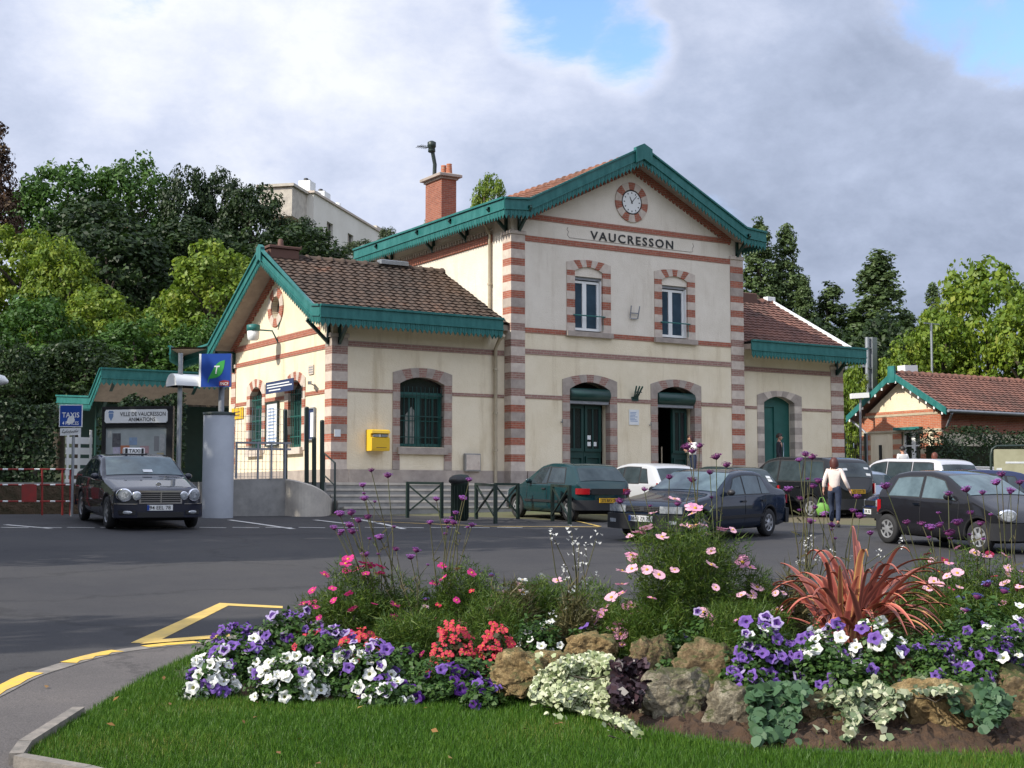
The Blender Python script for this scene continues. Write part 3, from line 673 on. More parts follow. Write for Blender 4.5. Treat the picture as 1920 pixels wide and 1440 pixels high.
flat_eave([(21.06, YG, 10.58), (21.95, YG, 10.575), (21.95, 44.45, 10.575), (21.06, 44.45, 10.58)]); flat_eave([(30.35, YG, 10.575), (31.24, YG, 10.58), (31.24, 44.45, 10.58), (30.35, 44.45, 10.575)])
def ridge_tiles(a, b, m, L=.38, r=.12, parent=None):
    a, b = Vector(a), Vector(b); n = max(1, int((b - a).length / L)); d = (b - a) / n; dn = d.normalized(); sx = dn.cross(Vector((0, 0, 1))).normalized(); mb = MB()
    for k in range(n):
        P = []
        for t, rr in ((0, r), (.9, r * 1.0), (.9, r * 1.25), (1.04, r * 1.25)):
            q = a + d * (k + t); P.append([q + sx * cos(x) * rr + Vector((0, 0, sin(x) * rr - .03)) for x in [pi * j / 6 for j in range(7)]])
        mb.grid(P, 0, True)
    return part("ridge_tiles", mb, m, parent)
ridge_tiles((26.15, YG + .1, 12.66), (26.15, 44.45, 12.66), M['tile_red'])
RZ = 9.12; RY = 39.0
LP = [(34.47, 7.0), (34.95, 7.02), (RY, RZ), (43.2, 6.72), (45.9, 6.66)]
deck(LP, lambda a, b, d: (d, a, b), 15.33, 21.10, .22); deck([(34.95, 7.02)] + LP[2:], lambda a, b, d: (d, a, b), 21.10, 21.62, .22)
slope_tiles((15.36, RY, RZ), (21.62, RY, RZ), (15.36, 34.9, 7.0), (21.62, 34.9, 7.0), 17, 27, M['tile_old']); slope_tiles((15.36, RY, RZ), (21.62, RY, RZ), (15.36, 43.3, 6.72), (21.62, 43.3, 6.72), 17, 27, M['tile_old'])
flat_eave([(15.33, 34.45, 7.05), (21.12, 34.45, 7.05), (21.12, 34.98, 7.045), (15.33, 34.98, 7.045)]); flat_eave([(15.33, 43.2, 6.74), (21.62, 43.2, 6.74), (21.62, 45.9, 6.69), (15.33, 45.9, 6.69)])
ridge_tiles((15.7, RY, RZ + .02), (21.6, RY, RZ + .02), M['tile_old'])
RP = [(34.47, 6.95), (34.95, 6.97), (RY, RZ + .05), (43.2, 6.72), (45.9, 6.66)]
deck(RP, lambda a, b, d: (d, a, b), 30.74, 35.95, .22)
slope_tiles((30.74, RY, RZ + .05), (35.85, RY, RZ + .05), (30.74, 34.9, 6.95), (35.85, 34.9, 6.95), 17, 22, M['tile_dark']); slope_tiles((30.74, RY, RZ + .05), (35.85, RY, RZ + .05), (30.74, 43.3, 6.72), (35.85, 43.3, 6.72), 17, 22, M['tile_dark'])
flat_eave([(30.74, 34.45, 7.0), (36.0, 34.45, 7.0), (36.0, 34.98, 6.995), (30.74, 34.98, 6.995)])
ridge_tiles((30.9, RY, RZ + .07), (35.8, RY, RZ + .07), M['tile_dark'])
g = MB(); g.bar((35.86, RY + .1, RZ + .16), (35.86, 34.92, 7.05), .10, .10); g.bar((35.86, RY, RZ + .16), (35.86, 43.3, 6.82), .10, .10); g.bbox(35.55, RY - .12, RZ + .1, 35.95, RY + .12, RZ + .26)
part('verge_flashing', g, M['white'])
g = MB(); g.bar((15.34, RY, RZ + .12), (15.34, 34.95, 7.1), .10, .06); g.bar((15.34, RY, RZ + .12), (15.34, 43.2, 6.8), .10, .06); part('verge_flashing', g, M['zinc'])
g = MB(); g.bbox(19.3, RY - .18, RZ + .06, 20.3, RY + .12, RZ + .2, .02); part('ridge_vent', g, M['metal_grey'])
g = MB(); g.bbox(15.55, RY - .28, RZ - .1, 16.5, RY + .28, RZ + .2, .03); g.bbox(15.5, RY - .33, RZ + .2, 16.55, RY + .33, RZ + .28, .02); g.lathe([(.1, 0), (.08, .22), (.05, .26)], (16.0, RY, RZ + .28), 10); part('ridge_chimney', g, M['wood_dark'])
g = MB(); g.bbox(34.0, RY - .3, RZ - .1, 34.9, RY + .3, RZ + .3, .03); part('ridge_chimney', g, M['wood_dark'])
g = MB(); g.bbox(30.8, 36.0, 7.0, 32.4, 36.4, 9.55, .03); 
# ---- valances: fascia board plus scalloped lambrequin
def valance(segs, nrm, h1=.28, h2=.27, pitch=.155, name='valance', parent=None, mt='teal'):
    mb = MB(); nrm = Vector(nrm)
    for A, B in segs:
        A, B = Vector(A), Vector(B); L = (B - A).length; d = (B - A) / L
        f = lambda a, b, q, A=A, d=d: tuple(A + d * a + Vector((0, 0, b)) + nrm * q)
        mb.prism([(0, -h1), (L, -h1), (L, .0), (0, .0)], f, -.03, .02); mb.prism([(0, -.0), (L, -.0), (L, .06), (0, .06)], f, -.03, .07); mb.prism([(0, -h1 - .035), (L, -h1 - .035), (L, -h1), (0, -h1)], f, -.02, .045)
        n = max(1, round(L / pitch)); p = L / n; hor = Vector((d.x, d.y)).length
        for k in range(n):
            a = p * k; z = -h1 - .035
            mb.prism([(a + .006, z), (a + .006, z - h2 * .55), (a + p * .2, z - h2 * .68), (a + p * .5, z - h2), (a + p * .8, z - h2 * .68), (a + p - .006, z - h2 * .55), (a + p - .006, z)], f, -.012, .012)
            mb.prism([(a + p * .42, z - h2 * .1), (a + p * .58, z - h2 * .1), (a + p * .58, z - h2 * .8), (a + p * .42, z - h2 * .8)], f, .012, .022)
    return part(name, mb, M[mt], parent)
FP = [(21.04, 10.60), (21.9, 10.66), (26.15, 12.80), (30.4, 10.66), (31.26, 10.60)]
valance([((a[0], YG, a[1]), (b[0], YG, b[1])) for a, b in zip(FP[:-1], FP[1:])], (0, -1, 0))
g = MB(); g.prism([(25.83, 12.28), (26.15, 12.44), (26.47, 12.28), (26.47, 12.78), (26.15, 12.93), (25.83, 12.78)], lambda a, b, d: (a, YG + d, b), .05, -.09); part('gable_finial', g, M['teal'])
valance([((21.04, 44.45, 10.60), (21.04, YG, 10.60))], (-1, 0, 0)); valance([((31.26, YG, 10.60), (31.26, 44.45, 10.60))], (1, 0, 0))
GP = [(34.45, 7.03), (34.95, 7.09), (RY - .15, 9.26), (43.2, 6.76), (45.9, 6.70)]
valance([((15.31, a[0], a[1]), (15.31, b[0], b[1])) for a, b in zip(GP[:-1], GP[1:])], (-1, 0, 0), .24, .24)
g = MB(); g.prism([(RY - .33, 8.85), (RY - .15, 8.95), (RY + .03, 8.85), (RY + .03, 9.3), (RY - .15, 9.4), (RY - .33, 9.3)], lambda a, b, d: (15.31 + d, a, b), .05, -.08); part('gable_finial', g, M['teal'])
valance([((15.3, 34.43, 7.03), (21.12, 34.43, 7.03))], (0, -1, 0), .27, .25); valance([((21.12, 34.45, 7.03), (21.12, 35.1, 7.03))], (1, 0, 0), .27, .2); valance([((30.75, 34.43, 6.98), (36.05, 34.43, 6.98))], (0, -1, 0), .27, .25)
valance([((15.31, 45.9, 6.70), (14.1, 43.5, 6.66))], Vector((-.89, .45, 0)), .2, .24, name='valance')
g = MB(); g.add([(15.35, 45.9, 6.69), (14.1, 43.5, 6.65), (15.35, 43.3, 6.72)], [(0, 1, 2)]); g.add([(15.35, 45.9, 6.63), (14.1, 43.5, 6.6), (15.35, 43.3, 6.66)], [(2, 1, 0)]); part('canopy_deck', g, M['soffit'])
# timber brackets under the eaves
def bracket(p, d, r=.65, h=.6):
    mb = MB(); p = Vector(p); d = Vector(d); q = p + d * r + Vector((0, 0, h)); mb.bar(p, q, .08, .09); mb.bar(p + Vector((0, 0, h)), q, .08, .08); mb.bar(p - Vector((0, 0, .05)), p + Vector((0, 0, h)), .08, .08)
    return part('eaves_bracket', mb, M['green'])
for p, d in [((16.2, YL - .05, 6.15), (0, -1, 0)), ((XG - .05, 35.35, 6.15), (-1, 0, 0)), ((21.9, YC - .05, 9.85), (0, -1, 0)), ((21.6, 35.05, 9.85), (-1, 0, 0)), ((30.47, YC - .05, 9.85), (0, -1, 0)), ((35.3, YL - .05, 6.15), (0, -1, 0)), ((XG - .05, 42.7, 5.9), (-1, 0, 0)), ((21.6, 39.6, 9.9), (-1, 0, 0)), ((21.6, 42.6, 9.9), (-1, 0, 0)), ((21.6, 37.4, 9.9), (-1, 0, 0))]: bracket(p, d)
# rain pipes
g = MB(); g.tube([(21.25, 34.6, 6.6), (21.25, 34.85, 6.5), (21.25, 35.06, 6.25), (21.25, 35.06, 2.2)], .055, 8)
for z in (5.6, 4.3, 3.2): g.lathe([(.075, 0), (.075, .06)], (21.25, 35.06, z), 8)
part('rain_pipe', g, M['pipe'])
g = MB(); g.tube([(21.2, 35.95, 10.25), (21.4, 35.95, 10.15), (21.57, 35.95, 9.85), (21.57, 35.95, 7.2)], .05, 8); g.lathe([(.07, 0), (.07, .06)], (21.57, 35.95, 8.3), 8); part('rain_pipe', g, M['pipe'])
M['brick_chimney'] = brick_mat('chimney brick', (.33, .10, .055), (.26, .07, .04), (.30, .20, .15))
# chimney of the main roof
g = MB(); g.box(22.62, 40.9, 10.4, 23.2, 42.05, 12.72); CH_ = part('chimney', g, M['brick_chimney'])
g = MB(); g.bbox(22.56, 40.84, 12.72, 23.26, 42.11, 12.80, .02); g.bbox(22.46, 40.74, 12.80, 23.36, 42.21, 12.90, .02); part('chimney_cap', g, M['stone_grey'], CH_)
g = MB(); 
for x, y in ((23.0, 41.05), (22.95, 41.35)): g.lathe([(.11, 0), (.09, .3), (.10, .34), (.07, .34)], (x, y, 12.95), 10)
part('chimney_pot', g, M['brick_orange'], CH_)
g = MB(); g.tube([(22.8, 41.75, 12.9), (22.82, 41.75, 13.4), (22.72, 41.8, 14.0)], .07, 10); g.lathe([(.10, -.16), (.13, -.14), (.13, -.1), (.12, 0), (.15, .03), (.15, .2), (.05, .25)], (22.72, 41.8, 13.98), 10); part('flue_pipe', g, M['metal_dark'], CH_)
g = MB(); g.tube([(22.6, 41.55, 13.9), (22.1, 41.7, 13.95)], .015, 5)
for k in range(6): g.tube([(22.15 + .07 * k, 41.45, 13.94), (22.15 + .07 * k, 41.9, 13.94)], .01, 4)
part('aerial', g, M['metal_dark'], CH_)
# wall ironwork on the front
g = MB()
for x in (26.02, 26.32): g.tube([fC(x, 7.45, -.05), fC(x + (.03 if x > 26.2 else 0), 7.85, -.12)], .02, 5)
g.tube([fC(26.02, 7.62, -.07), fC(26.33, 7.62, -.07)], .02, 5); g.tube([fC(26.06, 7.45, -.05), fC(26.3, 7.45, -.05)], .02, 5); part('wall_bracket', g, M['zinc'])
g = MB()
for dx in (-.12, 0, .12): g.tube([fC(26.2 + dx * .4, 4.92, -.05), fC(26.2 + dx, 5.3, -.28)], .028, 6)
g.prism([(26.08, 4.86), (26.32, 4.86), (26.32, 4.98), (26.08, 4.98)], fC, .02, -.06); g.tube([fC(26.06, 5.12, -.2), fC(26.34, 5.12, -.2)], .018, 5); part('flag_holder', g, M['green'])
for x in (23.42, 26.78):
    g = MB(); g.tube([fC(x, 4.12, -.01), fC(x - .02, 4.1, -.12), fC(x - .04, 4.2, -.14)], .02, 5); part('door_hook', g, M['zinc'])
# ================================================================ THINGS FIXED TO OR STANDING BY THE STATION
def tpart(name, mb, mats, parent): return mesh_obj(name, mb, mats, parent)
# steps: one flight of five treads
mb = MB(); 
for k in range(5):
    z = FL - .155 * (k + 1) + .155; y0 = 33.95 - .32 * (k + 1)
    mb.bbox(14.95 + .04 * k, y0, .7, 31.5, 33.948 - .32 * k, z - .02 - .155 * 0 if k else FL - .004, .012)
    mb.box(14.93 + .04 * k, y0 - .025, (z - .065), 31.5, y0 + .06, z + .004 - .012, 1)
st = tag(mesh_obj('station_steps', mb, [M['concrete'], M['conc_pale']]), 'wide worn stone steps of five treads below the yellow post box', 'steps')
# yellow post box
PB = empty('post_box', (17.3, YL, 3.14), 'yellow wall post box beside the barred green window', 'post box')
mb = MB(); f = lambda a, b, d: (d, YL - a, b)
prof = [(0.0, 3.14), (.36, 3.14), (.38, 3.2), (.38, 3.50), (.30, 3.52), (.30, 3.62), (.40, 3.63), (.38, 3.70), (.30, 3.735), (0, 3.735)]
mb.prism(prof, f, 17.06, 17.62); tpart('body', mb, M['yellow'], PB)
mb = MB(); mb.box(17.12, YL - .345, 3.53, 17.30, YL - .29, 3.6); mb.box(17.38, YL - .345, 3.53, 17.57, YL - .29, 3.6); tpart('letter_slot', mb, M['metal_grey'], PB)
mb = MB(); mb.box(17.30, YL - .33, 3.53, 17.37, YL - .28, 3.61); tpart('plate', mb, M['paper'], PB)
mb = MB(); mb.box(17.2, YL - .384, 3.22, 17.52, YL - .378, 3.235); tpart('badge', mb, M['wood_dark'], PB)
EC = empty('meter_cabinet', (20.45, YL, 2.62), 'flat grey meter cabinet low on the wing wall near the rain pipe', 'cabinet')
mb = MB(); mb.bbox(20.2, YL - .16, 2.6, 20.72, YL - .02, 3.12, .015); tpart('body', mb, M['concrete'], EC)
mb = MB(); mb.box(20.23, YL - .168, 2.64, 20.69, YL - .16, 3.08); mb.box(20.63, YL - .18, 2.82, 20.66, YL - .168, 2.9); tpart('door', mb, M['stone'], EC)
# white notice between the doors, small sheet on the corner
def flat_sign(name, label, cat, f, x0, x1, z0, z1, m, fr=None, th=.02, d0=0, lines=(), frm='metal_dark', lm='black', frw=.04):
    r = empty(name, f((x0 + x1) / 2, z0, d0), label, cat)
    mb = MB(); mb.prism([(x0, z0), (x1, z0), (x1, z1), (x0, z1)], f, d0, d0 - th); tpart('panel', mb, M[m], r)
    if fr:
        mb = MB(); 
        for a, b_, c, e in ((x0 - frw, x0, z0 - frw, z1 + frw), (x1, x1 + frw, z0 - frw, z1 + frw), (x0, x1, z0 - frw, z0), (x0, x1, z1, z1 + frw)): mb.prism([(a, c), (b_, c), (b_, e), (a, e)], f, d0 + .005, d0 - th - .03)
        tpart('frame', mb, M[frm], r)
    if lines:
        mb = MB()
        for x, z, w_, h_ in lines: mb.prism([(x, z), (x + w_, z), (x + w_, z + h_), (x, z + h_)], f, d0 - th + .002, d0 - th - .003)
        tpart('print', mb, M[lm], r)
    return r
rr = random.Random(9)
M['print_blue'] = mat('printed blue', (.16, .25, .42), .6)
ln = [(25.98 + .04, 4.48 - .045 * k, .30 * rr.uniform(.6, 1), .018) for k in range(7)]
flat_sign('notice', 'white notice with blue print between the two green doors', 'notice', fC, 25.98, 26.36, 4.1, 4.58, 'paper', lines=ln, lm='print_blue', d0=-.003)
flat_sign('notice', 'small blank white sheet on the striped corner stones of the wing', 'notice', fL, 16.08, 16.26, 3.52, 3.72, 'paper', d0=-.033)
ln = [(38.25 + .35 * rr.random() * 0 + .06, 5.13 - .085 * k, w_, .03) for k, w_ in enumerate((1.25, 1.05, .9))]
# gable wall signs (f uses Y along the wall; readers look towards +X, so left is larger Y)
fGm = lambda a, b, d: (XG + d, -a, b)
M['sign_navy'] = mat('navy sign', (.02, .035, .10), .45)
flat_sign('wall_sign', 'dark blue sign with white lines of text hung over the gable window', 'sign', fGm, -39.25, -37.15, 4.93, 5.28, 'sign_navy', d0=-.30, lines=[(-39.15, 5.17, 1.7, .035), (-39.15, 5.09, 1.9, .035), (-39.0, 5.0, .9, .035)], lm='paper')
ln = [(-39.78 + .08, 4.5 - .1 * k, rr.uniform(.4, .7), .035) for k in range(11)]
flat_sign('poster_frame', 'tall white timetable in a dark frame between the gable windows', 'poster frame', fGm, -39.82, -38.95, 3.42, 4.68, 'paper', fr=1, d0=-.03, lines=ln, lm='print_blue')
flat_sign('poster_frame', 'narrow dark framed notice with blue panel near the wing corner', 'poster frame', fGm, -36.85, -36.25, 3.5, 4.35, 'sign_navy', fr=1, d0=-.03, frm='zinc', lines=[(-36.52, 3.55, .22, .7)], lm='paper')
flat_sign('wall_sign', 'yellow rectangular sign beside the grey pillar', 'sign', fGm, -42.85, -41.85, 4.34, 4.70, 'yellow', d0=-.02, lines=[(-42.7, 4.55, .6, .03), (-42.6, 4.45, .5, .03)], lm='wood_dark')
flat_sign('vent_grille', 'small grey vent grille high on the gable wall', 'vent', fGm, -36.75, -36.4, 5.35, 5.62, 'stone', d0=-.012, lines=[(-36.72, 5.40 + .07 * k, .29, .03) for k in range(3)], lm='zinc')
CM = empty('wall_camera', (XG, 36.3, 5.05), 'small grey camera bracket on the sunlit gable wall', 'camera')
mb = MB(); mb.tube([(XG, 36.3, 5.0), (XG - .2, 36.3, 5.08)], .02, 6); tpart('arm', mb, M['zinc'], CM); mb = MB(); mb.bar((XG - .12, 36.4, 5.1), (XG - .28, 36.1, 5.06), .09, .09); tpart('body', mb, M['zinc'], CM)
WLm = empty('wall_lamp', (XG, 38.6, 6.55), 'lantern with teal cap and white globe on the gable wall', 'lamp')
mb = MB(); mb.tube([(XG, 39.1, 6.5), (XG - .2, 39.1, 6.85), (XG - .75, 39.1, 6.85)], .025, 6); mb.tube([(XG - .02, 39.1, 6.9), (XG - .02, 38.75, 7.4)], .012, 5); tpart('bracket', mb, M['teal'], WLm)
mb = MB(); mb.lathe([(.17, .02), (.2, .04), (.2, .2), (.1, .23)], (XG - .8, 39.1, 6.78), 14); tpart('lamp_cap', mb, M['teal'], WLm)
mb = MB(); mb.lathe([(.13, -.25), (.17, -.2), (.18, .02), (.17, .02)], (XG - .8, 39.1, 6.78), 14); tpart('lamp_shade', mb, M['paper'], WLm)
# ---------------------------------------------------------------- ramp with low walls, mesh fence and rails
W1 = gl(432, 964); W2 = gl(534, 962)
mb = MB(); d = (W2 - W1).normalized(); mb.bar((W1.x, W1.y + .1, 1.75), (W2.x, W2.y + .1, 1.79), .22, 1.06); tag(mesh_obj('ramp_wall', mb, M['concrete']), 'low grey concrete ramp wall between the pillar and the curved wall', 'wall')
mb = MB(); c0 = gl(534, 962); PTS = [gl(u, v) for u, v in [(534, 962), (560, 964), (590, 964), (612, 962), (626, 955)]]
P = []
for k, p in enumerate(spline([Vector((q.x, q.y)) for q in PTS], 5)):
    n_ = 4 * 5; t = k / n_; top = 2.30 - .58 * t ** 1.7
    P.append([(p.x, p.y, 1.2), (p.x, p.y, top - .03), (p.x + .02, p.y + .05, top), (p.x + .10, p.y + .3, top), (p.x + .12, p.y + .33, 1.2)])
mb.grid(P, 0, False); q = P[-1]; mb.add(q, [(0, 1, 2, 3, 4)]); q = P[0]; mb.add(q, [(4, 3, 2, 1, 0)])
tag(mesh_obj('curved_wall', mb, M['conc_pale']), 'pale curved wall end sloping down to the pavement beside the steps', 'wall')
MF = empty('mesh_fence', (12.6, 32.0, 2.3), 'green wire mesh fence with posts on top of the low ramp wall', 'fence')
fpts = [(11.75, 31.5), (13.55, 32.25), (14.15, 32.25)]
fpts = [(gl(u, 963).x, gl(u, 963).y + .12) for u in (440, 534)]
mb = MB()
A, B = Vector(fpts[0]), Vector(fpts[1]); L = (B - A).length; n = int(L / .085)
for k in range(n + 1):
    p = A.lerp(B, k / n); mb.bar((p.x, p.y, 2.30), (p.x, p.y, 4.05), .008, .008)
for k in range(10): z = 2.35 + .185 * k; mb.bar((A.x, A.y, z), (B.x, B.y, z), .008, .008)
tpart('mesh_panel', mb, M['metal_grey'], MF)
mb = MB()
for z in (3.18, 3.03): mb.bar((A.x, A.y - .1, z), (B.x + .15, B.y - .1, z), .05, .05)
for t in (0.02, .45, .72, 1): p = A.lerp(B, t); mb.bar((p.x, p.y - .1, 2.3), (p.x, p.y - .1, 3.2), .04, .04)
tpart('hand_rail', mb, M['zinc'], MF)
for u, vt, vb, dd in [(535, 770, 897, .1), (575, 765, 905, .25), (589, 822, 918, .2), (604, 790, 936, .2)]:
    p = gl(u, 962); D = p.x * FW[0] + p.y * FW[1] + dd; a = atd(u, vb, D); b_ = atd(u, vt, D)
    mb = MB(); mb.bar((a.x, a.y, a.z - .1), (b_.x, b_.y, b_.z), .085, .085); mb.lathe([(.06, 0), (.05, .03), (.0, .04)], (b_.x, b_.y, b_.z), 8); tpart('post', mb, M['metal_dark'], MF)
HR = empty('hand_rail', (15.2, 33.0, 1.5), 'dark metal handrail climbing the left end of the station steps', 'handrail')
p0 = atd(628, 945, 35.6); p1 = atd(628, 868, 35.6); p2 = atd(608, 850, 36.8); p3 = atd(608, 925, 36.8)
mb = MB(); mb.tube([(p0.x, p0.y, p0.z - .2), p1, p2, (p3.x, p3.y, p3.z)], .028, 6); tpart('rail', mb, M['metal_dark'], HR)
a = p0.lerp(p1, .45); b_ = p3.lerp(p2, .45); mb = MB(); mb.tube([a, b_], .02, 6); tpart('rail', mb, M['metal_dark'], HR)
# ---------------------------------------------------------------- crossed barriers and litter bin by the kerb
def barrier(p, q, label, h=.86):
    r = empty('street_barrier', (p.x, p.y, gz(p.x, p.y)), label, 'barrier', group='crossed metal barriers before the steps')
    top = gz(p.x, p.y) + h; tq = gz(q.x, q.y) + h
    mb = MB()
    for w_, t in ((p, top), (q, tq)):
        mb = MB(); mb.bar((w_.x, w_.y, gz(w_.x, w_.y) - .05), (w_.x, w_.y, t + .03), .07, .07); tpart('post', mb, M['metal_dark'], r)
    mb = MB(); mb.bar((p.x, p.y, top), (q.x, q.y, tq), .06, .06); tpart('top_rail', mb, M['metal_dark'], r)
    mb = MB(); mb.bar((p.x, p.y, top - .04), (q.x, q.y, gz(q.x, q.y) + .12), .04, .04); mb.bar((q.x, q.y + .045, tq - .04), (p.x, p.y + .045, gz(p.x, p.y) + .12), .04, .04); tpart('cross_bar', mb, M['metal_dark'], r)
for (a, b_, l) in [((764, 971), (828, 972), 'green crossed barrier standing alone left of the litter bin'), ((893, 973), (929, 981), 'green crossed barrier seen at an angle just right of the litter bin'), ((1036, 977), (1068, 983), 'green crossed barrier in front of the rear wheel of the green hatchback'), ((929, 973), (971, 973), 'green crossed barrier before the front wheel of the green hatchback')]: barrier(gnd(*a), gnd(*b_), l)
bp = gnd(862, 976); bz = gz(bp.x, bp.y)
BN = empty('litter_bin', (bp.x, bp.y, bz), 'dark green litter bin with a black bag sticking out of its top', 'bin')
mb = MB(); mb.lathe([(.16, 0), (.20, .03), (.20, .82), (.215, .84), (.215, .90)], (bp.x, bp.y, bz), 16); 
for k in range(16): a = 2 * pi * k / 16; mb.bar((bp.x + .203 * cos(a), bp.y + .203 * sin(a), bz + .06), (bp.x + .203 * cos(a), bp.y + .203 * sin(a), bz + .82), .03, .015)
tpart('body', mb, M['metal_dark'], BN)
mb = MB(); mb.lathe([(.215, .94), (.22, 1.0), (.16, 1.08), (0, 1.1)], (bp.x + .04, bp.y, bz), 14); mb.bar((bp.x - .18, bp.y, bz + .9), (bp.x - .18, bp.y, bz + 1.0), .03, .03); mb.bar((bp.x + .2, bp.y, bz + .9), (bp.x + .2, bp.y, bz + 1.0), .03, .03); tpart('lid', mb, M['metal_dark'], BN)
mb = MB(); mb.lathe([(.20, .88), (.23, .94), (.2, 1.02), (.12, 1.07), (0, 1.06)], (bp.x - .06, bp.y - .02, bz), 9); tpart('bin_bag', mb, M['black'], BN)
# ---------------------------------------------------------------- grey pillar with the blue station sign
a = gl(378, 968); b_ = gl(437, 968); pc = (a + b_) / 2; pz = gz(pc.x, pc.y); rad = (b_ - a).length / 2 * 1.0
PL = empty('pillar', (pc.x, pc.y, pz), 'tall rounded grey pillar right of the parked taxi', 'pillar')
mb = MB(); mb.lathe([(rad, -.2), (rad, 2.42), (rad - .03, 2.45)], (pc.x, pc.y, pz), 32); tpart('shaft', mb, M['cladding'] if 'cladding' in M else M['zinc'], PL)
mb = MB(); mb.lathe([(rad + .015, 2.40), (rad + .02, 2.46), (rad - .05, 2.47)], (pc.x, pc.y, pz), 32); tpart('rim', mb, M['metal_dark'], PL)
SG_ = empty('station_sign', (pc.x + .05, pc.y, pz + 2.45), 'square blue sign with a green leaf and white letter above the grey pillar', 'sign')
Dp = pc.x * FW[0] + pc.y * FW[1]; c = atd(408, 696, Dp); tl = atd(379, 664, Dp); br = atd(438, 726, Dp)
fS = lambda a, b, d: (c.x + a * RT[0] * 1.0 + d * FW[0] - a * .1 * FW[0], c.y + a * RT[1] + d * FW[1] - a * .1 * FW[1], c.z + b)
hw = .37; hh = .39
mb = MB(); mb.lathe([(.07, 0), (.07, 1.3)], (pc.x + .05, pc.y, pz + 2.45), 12); tpart('post', mb, M['zinc'], SG_)
mb = MB(); mb.prism([(-hw + .03, -hh), (hw, -hh), (hw, hh), (-hw + .03, hh)], fS, -.12, -.26); PNL = tpart('panel', mb, M['blue_sign'], SG_)
mb = MB(); mb.prism([(-hw - .02, -hh), (-hw + .03, -hh), (-hw + .03, hh), (-hw - .02, hh)], fS, -.115, -.262); tpart('edge', mb, M['white'], SG_)
M['leaf_green'] = mat('leaf emblem green', (.03, .30, .05), .5)
mb = MB(); t = [k / 12 for k in range(13)]
Lf = [(-.17 + .40 * k, -.20 + .44 * k + .12 * sin(pi * k) ** 1.2) for k in t] + [(-.17 + .40 * k + .10 * sin(pi * k), -.20 + .44 * k - .13 * sin(pi * k)) for k in reversed(t)][1:-1]
mb.prism(Lf, fS, -.258, -.266); mb.prism([(-.18, -.29), (-.165, -.29), (-.13, -.17), (-.15, -.17)], fS, -.258, -.266); tpart('leaf', mb, M['leaf_green'], SG_)
mb = text_mb('T', .13, .19, lambda a, b, d: fS(a + .03 + b * .15, b + .01, -.267 - d), .004, 1, .02); tpart('letter', mb, M['white'], SG_)
mb = MB(); mb.prism([(.10, -.37), (.34, -.37), (.34, -.25), (.20, -.235), (.10, -.27)], fS, -.258, -.264); tpart('badge', mb, M['red'], SG_)
mb = text_mb('SNCF', .20, .07, lambda a, b, d: fS(a + .22, b - .32, -.266 - d), .003, 1, .01); tpart('badge_lettering', mb, M['paper'], SG_)
# pole with white hooded mirror
p = gl(333, 968); D = p.x * FW[0] + p.y * FW[1]; pt = atd(334, 662, D)
MP = empty('mirror_pole', (p.x, p.y, p.z), 'grey pole with a white hooded traffic mirror left of the blue leaf sign', 'mirror')
mb = MB(); mb.tube([(p.x, p.y, p.z - .1), (p.x, p.y, pt.z)], .055, 10); tpart('pole', mb, M['metal_grey'], MP)
c = atd(342, 714, D + .12); ax = Vector((FW[0] * .6 + RT[0] * .8, FW[1] * .6 + RT[1] * .8, 0)).normalized(); sx = Vector((-ax.y, ax.x, 0))
mb = MB(); P = []
for k in range(13):
    an = pi * (-.04 + 1.08 * k / 12); r_ = .40 if True else 0
    P.append([tuple(c + ax * s + sx * (-cos(an) * .30) + Vector((0, 0, sin(an) * .26 - .1))) for s in (-.28, .05, .42)])
mb.grid(P, 0, True); mb.add([r[0] for r in P], [tuple(range(13))], 0); mb.grid([[tuple(Vector(q) * 1 + Vector((0, 0, -.012))) for q in r] for r in P], 1, True); tpart('hood', mb, [M['white'], M['inside']], MP)
mb = MB(); mb.add([tuple(Vector(r[1]) + ax * .02) for r in P], [tuple(range(13))]); tpart('mirror_glass', mb, M['glass'], MP)
mb = MB(); mb.tube([(p.x, p.y, c.z), tuple(c)], .035, 6); tpart('clamp', mb, M['zinc'], MP)
# taxi sign
p = gl(134, 966); D = p.x * FW[0] + p.y * FW[1]; c = atd(134.5, 780, D)
TX = empty('taxi_sign', (p.x, p.y, p.z), 'square blue taxi rank sign over a small white plate left of the notice board', 'sign')
fT = lambda a, b, d: (c.x + a * RT[0] + d * FW[0], c.y + a * RT[1] + d * FW[1], c.z + b)
mb = MB(); mb.tube([(p.x, p.y, p.z - .1), (p.x, p.y, c.z + .2)], .035, 8); tpart('pole', mb, M['metal_grey'], TX)
mb = MB(); mb.prism([(-.27, -.26), (.27, -.26), (.27, .26), (-.27, .26)], fT, -.05, -.07); tpart('border', mb, M['white'], TX)
mb = MB(); mb.prism([(-.25, -.24), (.25, -.24), (.25, .24), (-.25, .24)], fT, -.069, -.074); tpart('panel', mb, M['blue_sign'], TX)
mb = text_mb('TAXIS', .40, .12, lambda a, b, d: fT(a, b + .02, -.075 - d), .003, 1.0, .012); mb2 = text_mb('4 PLACES', .38, .08, lambda a, b, d: fT(a, b - .17, -.075 - d), .003, 1, .01)
mb.add(mb2.v, mb2.f); tpart('lettering', mb, M['white'], TX)
mb = MB(); mb.prism([(-.09, -.16), (-.02, -.19), (.06, -.17), (.10, -.10), (.07, -.02), (.03, .0), (-.04, -.02), (-.07, -.07)], fT, -.073, -.079); tpart('torn_sticker', mb, M['paper'], TX)
mb = MB(); mb.prism([(-.24, -.46), (.24, -.44), (.24, -.28), (-.24, -.285)], fT, -.05, -.066); tpart('lower_plate', mb, M['paper'], TX)
mb = MB(); rr = random.Random(2)
for k in range(9): x = -.19 + .042 * k; mb.bar(fT(x, -.40 + rr.uniform(-.01, .02), -.068), fT(x + .035, -.33 + rr.uniform(-.03, .02), -.068), .012, .006)
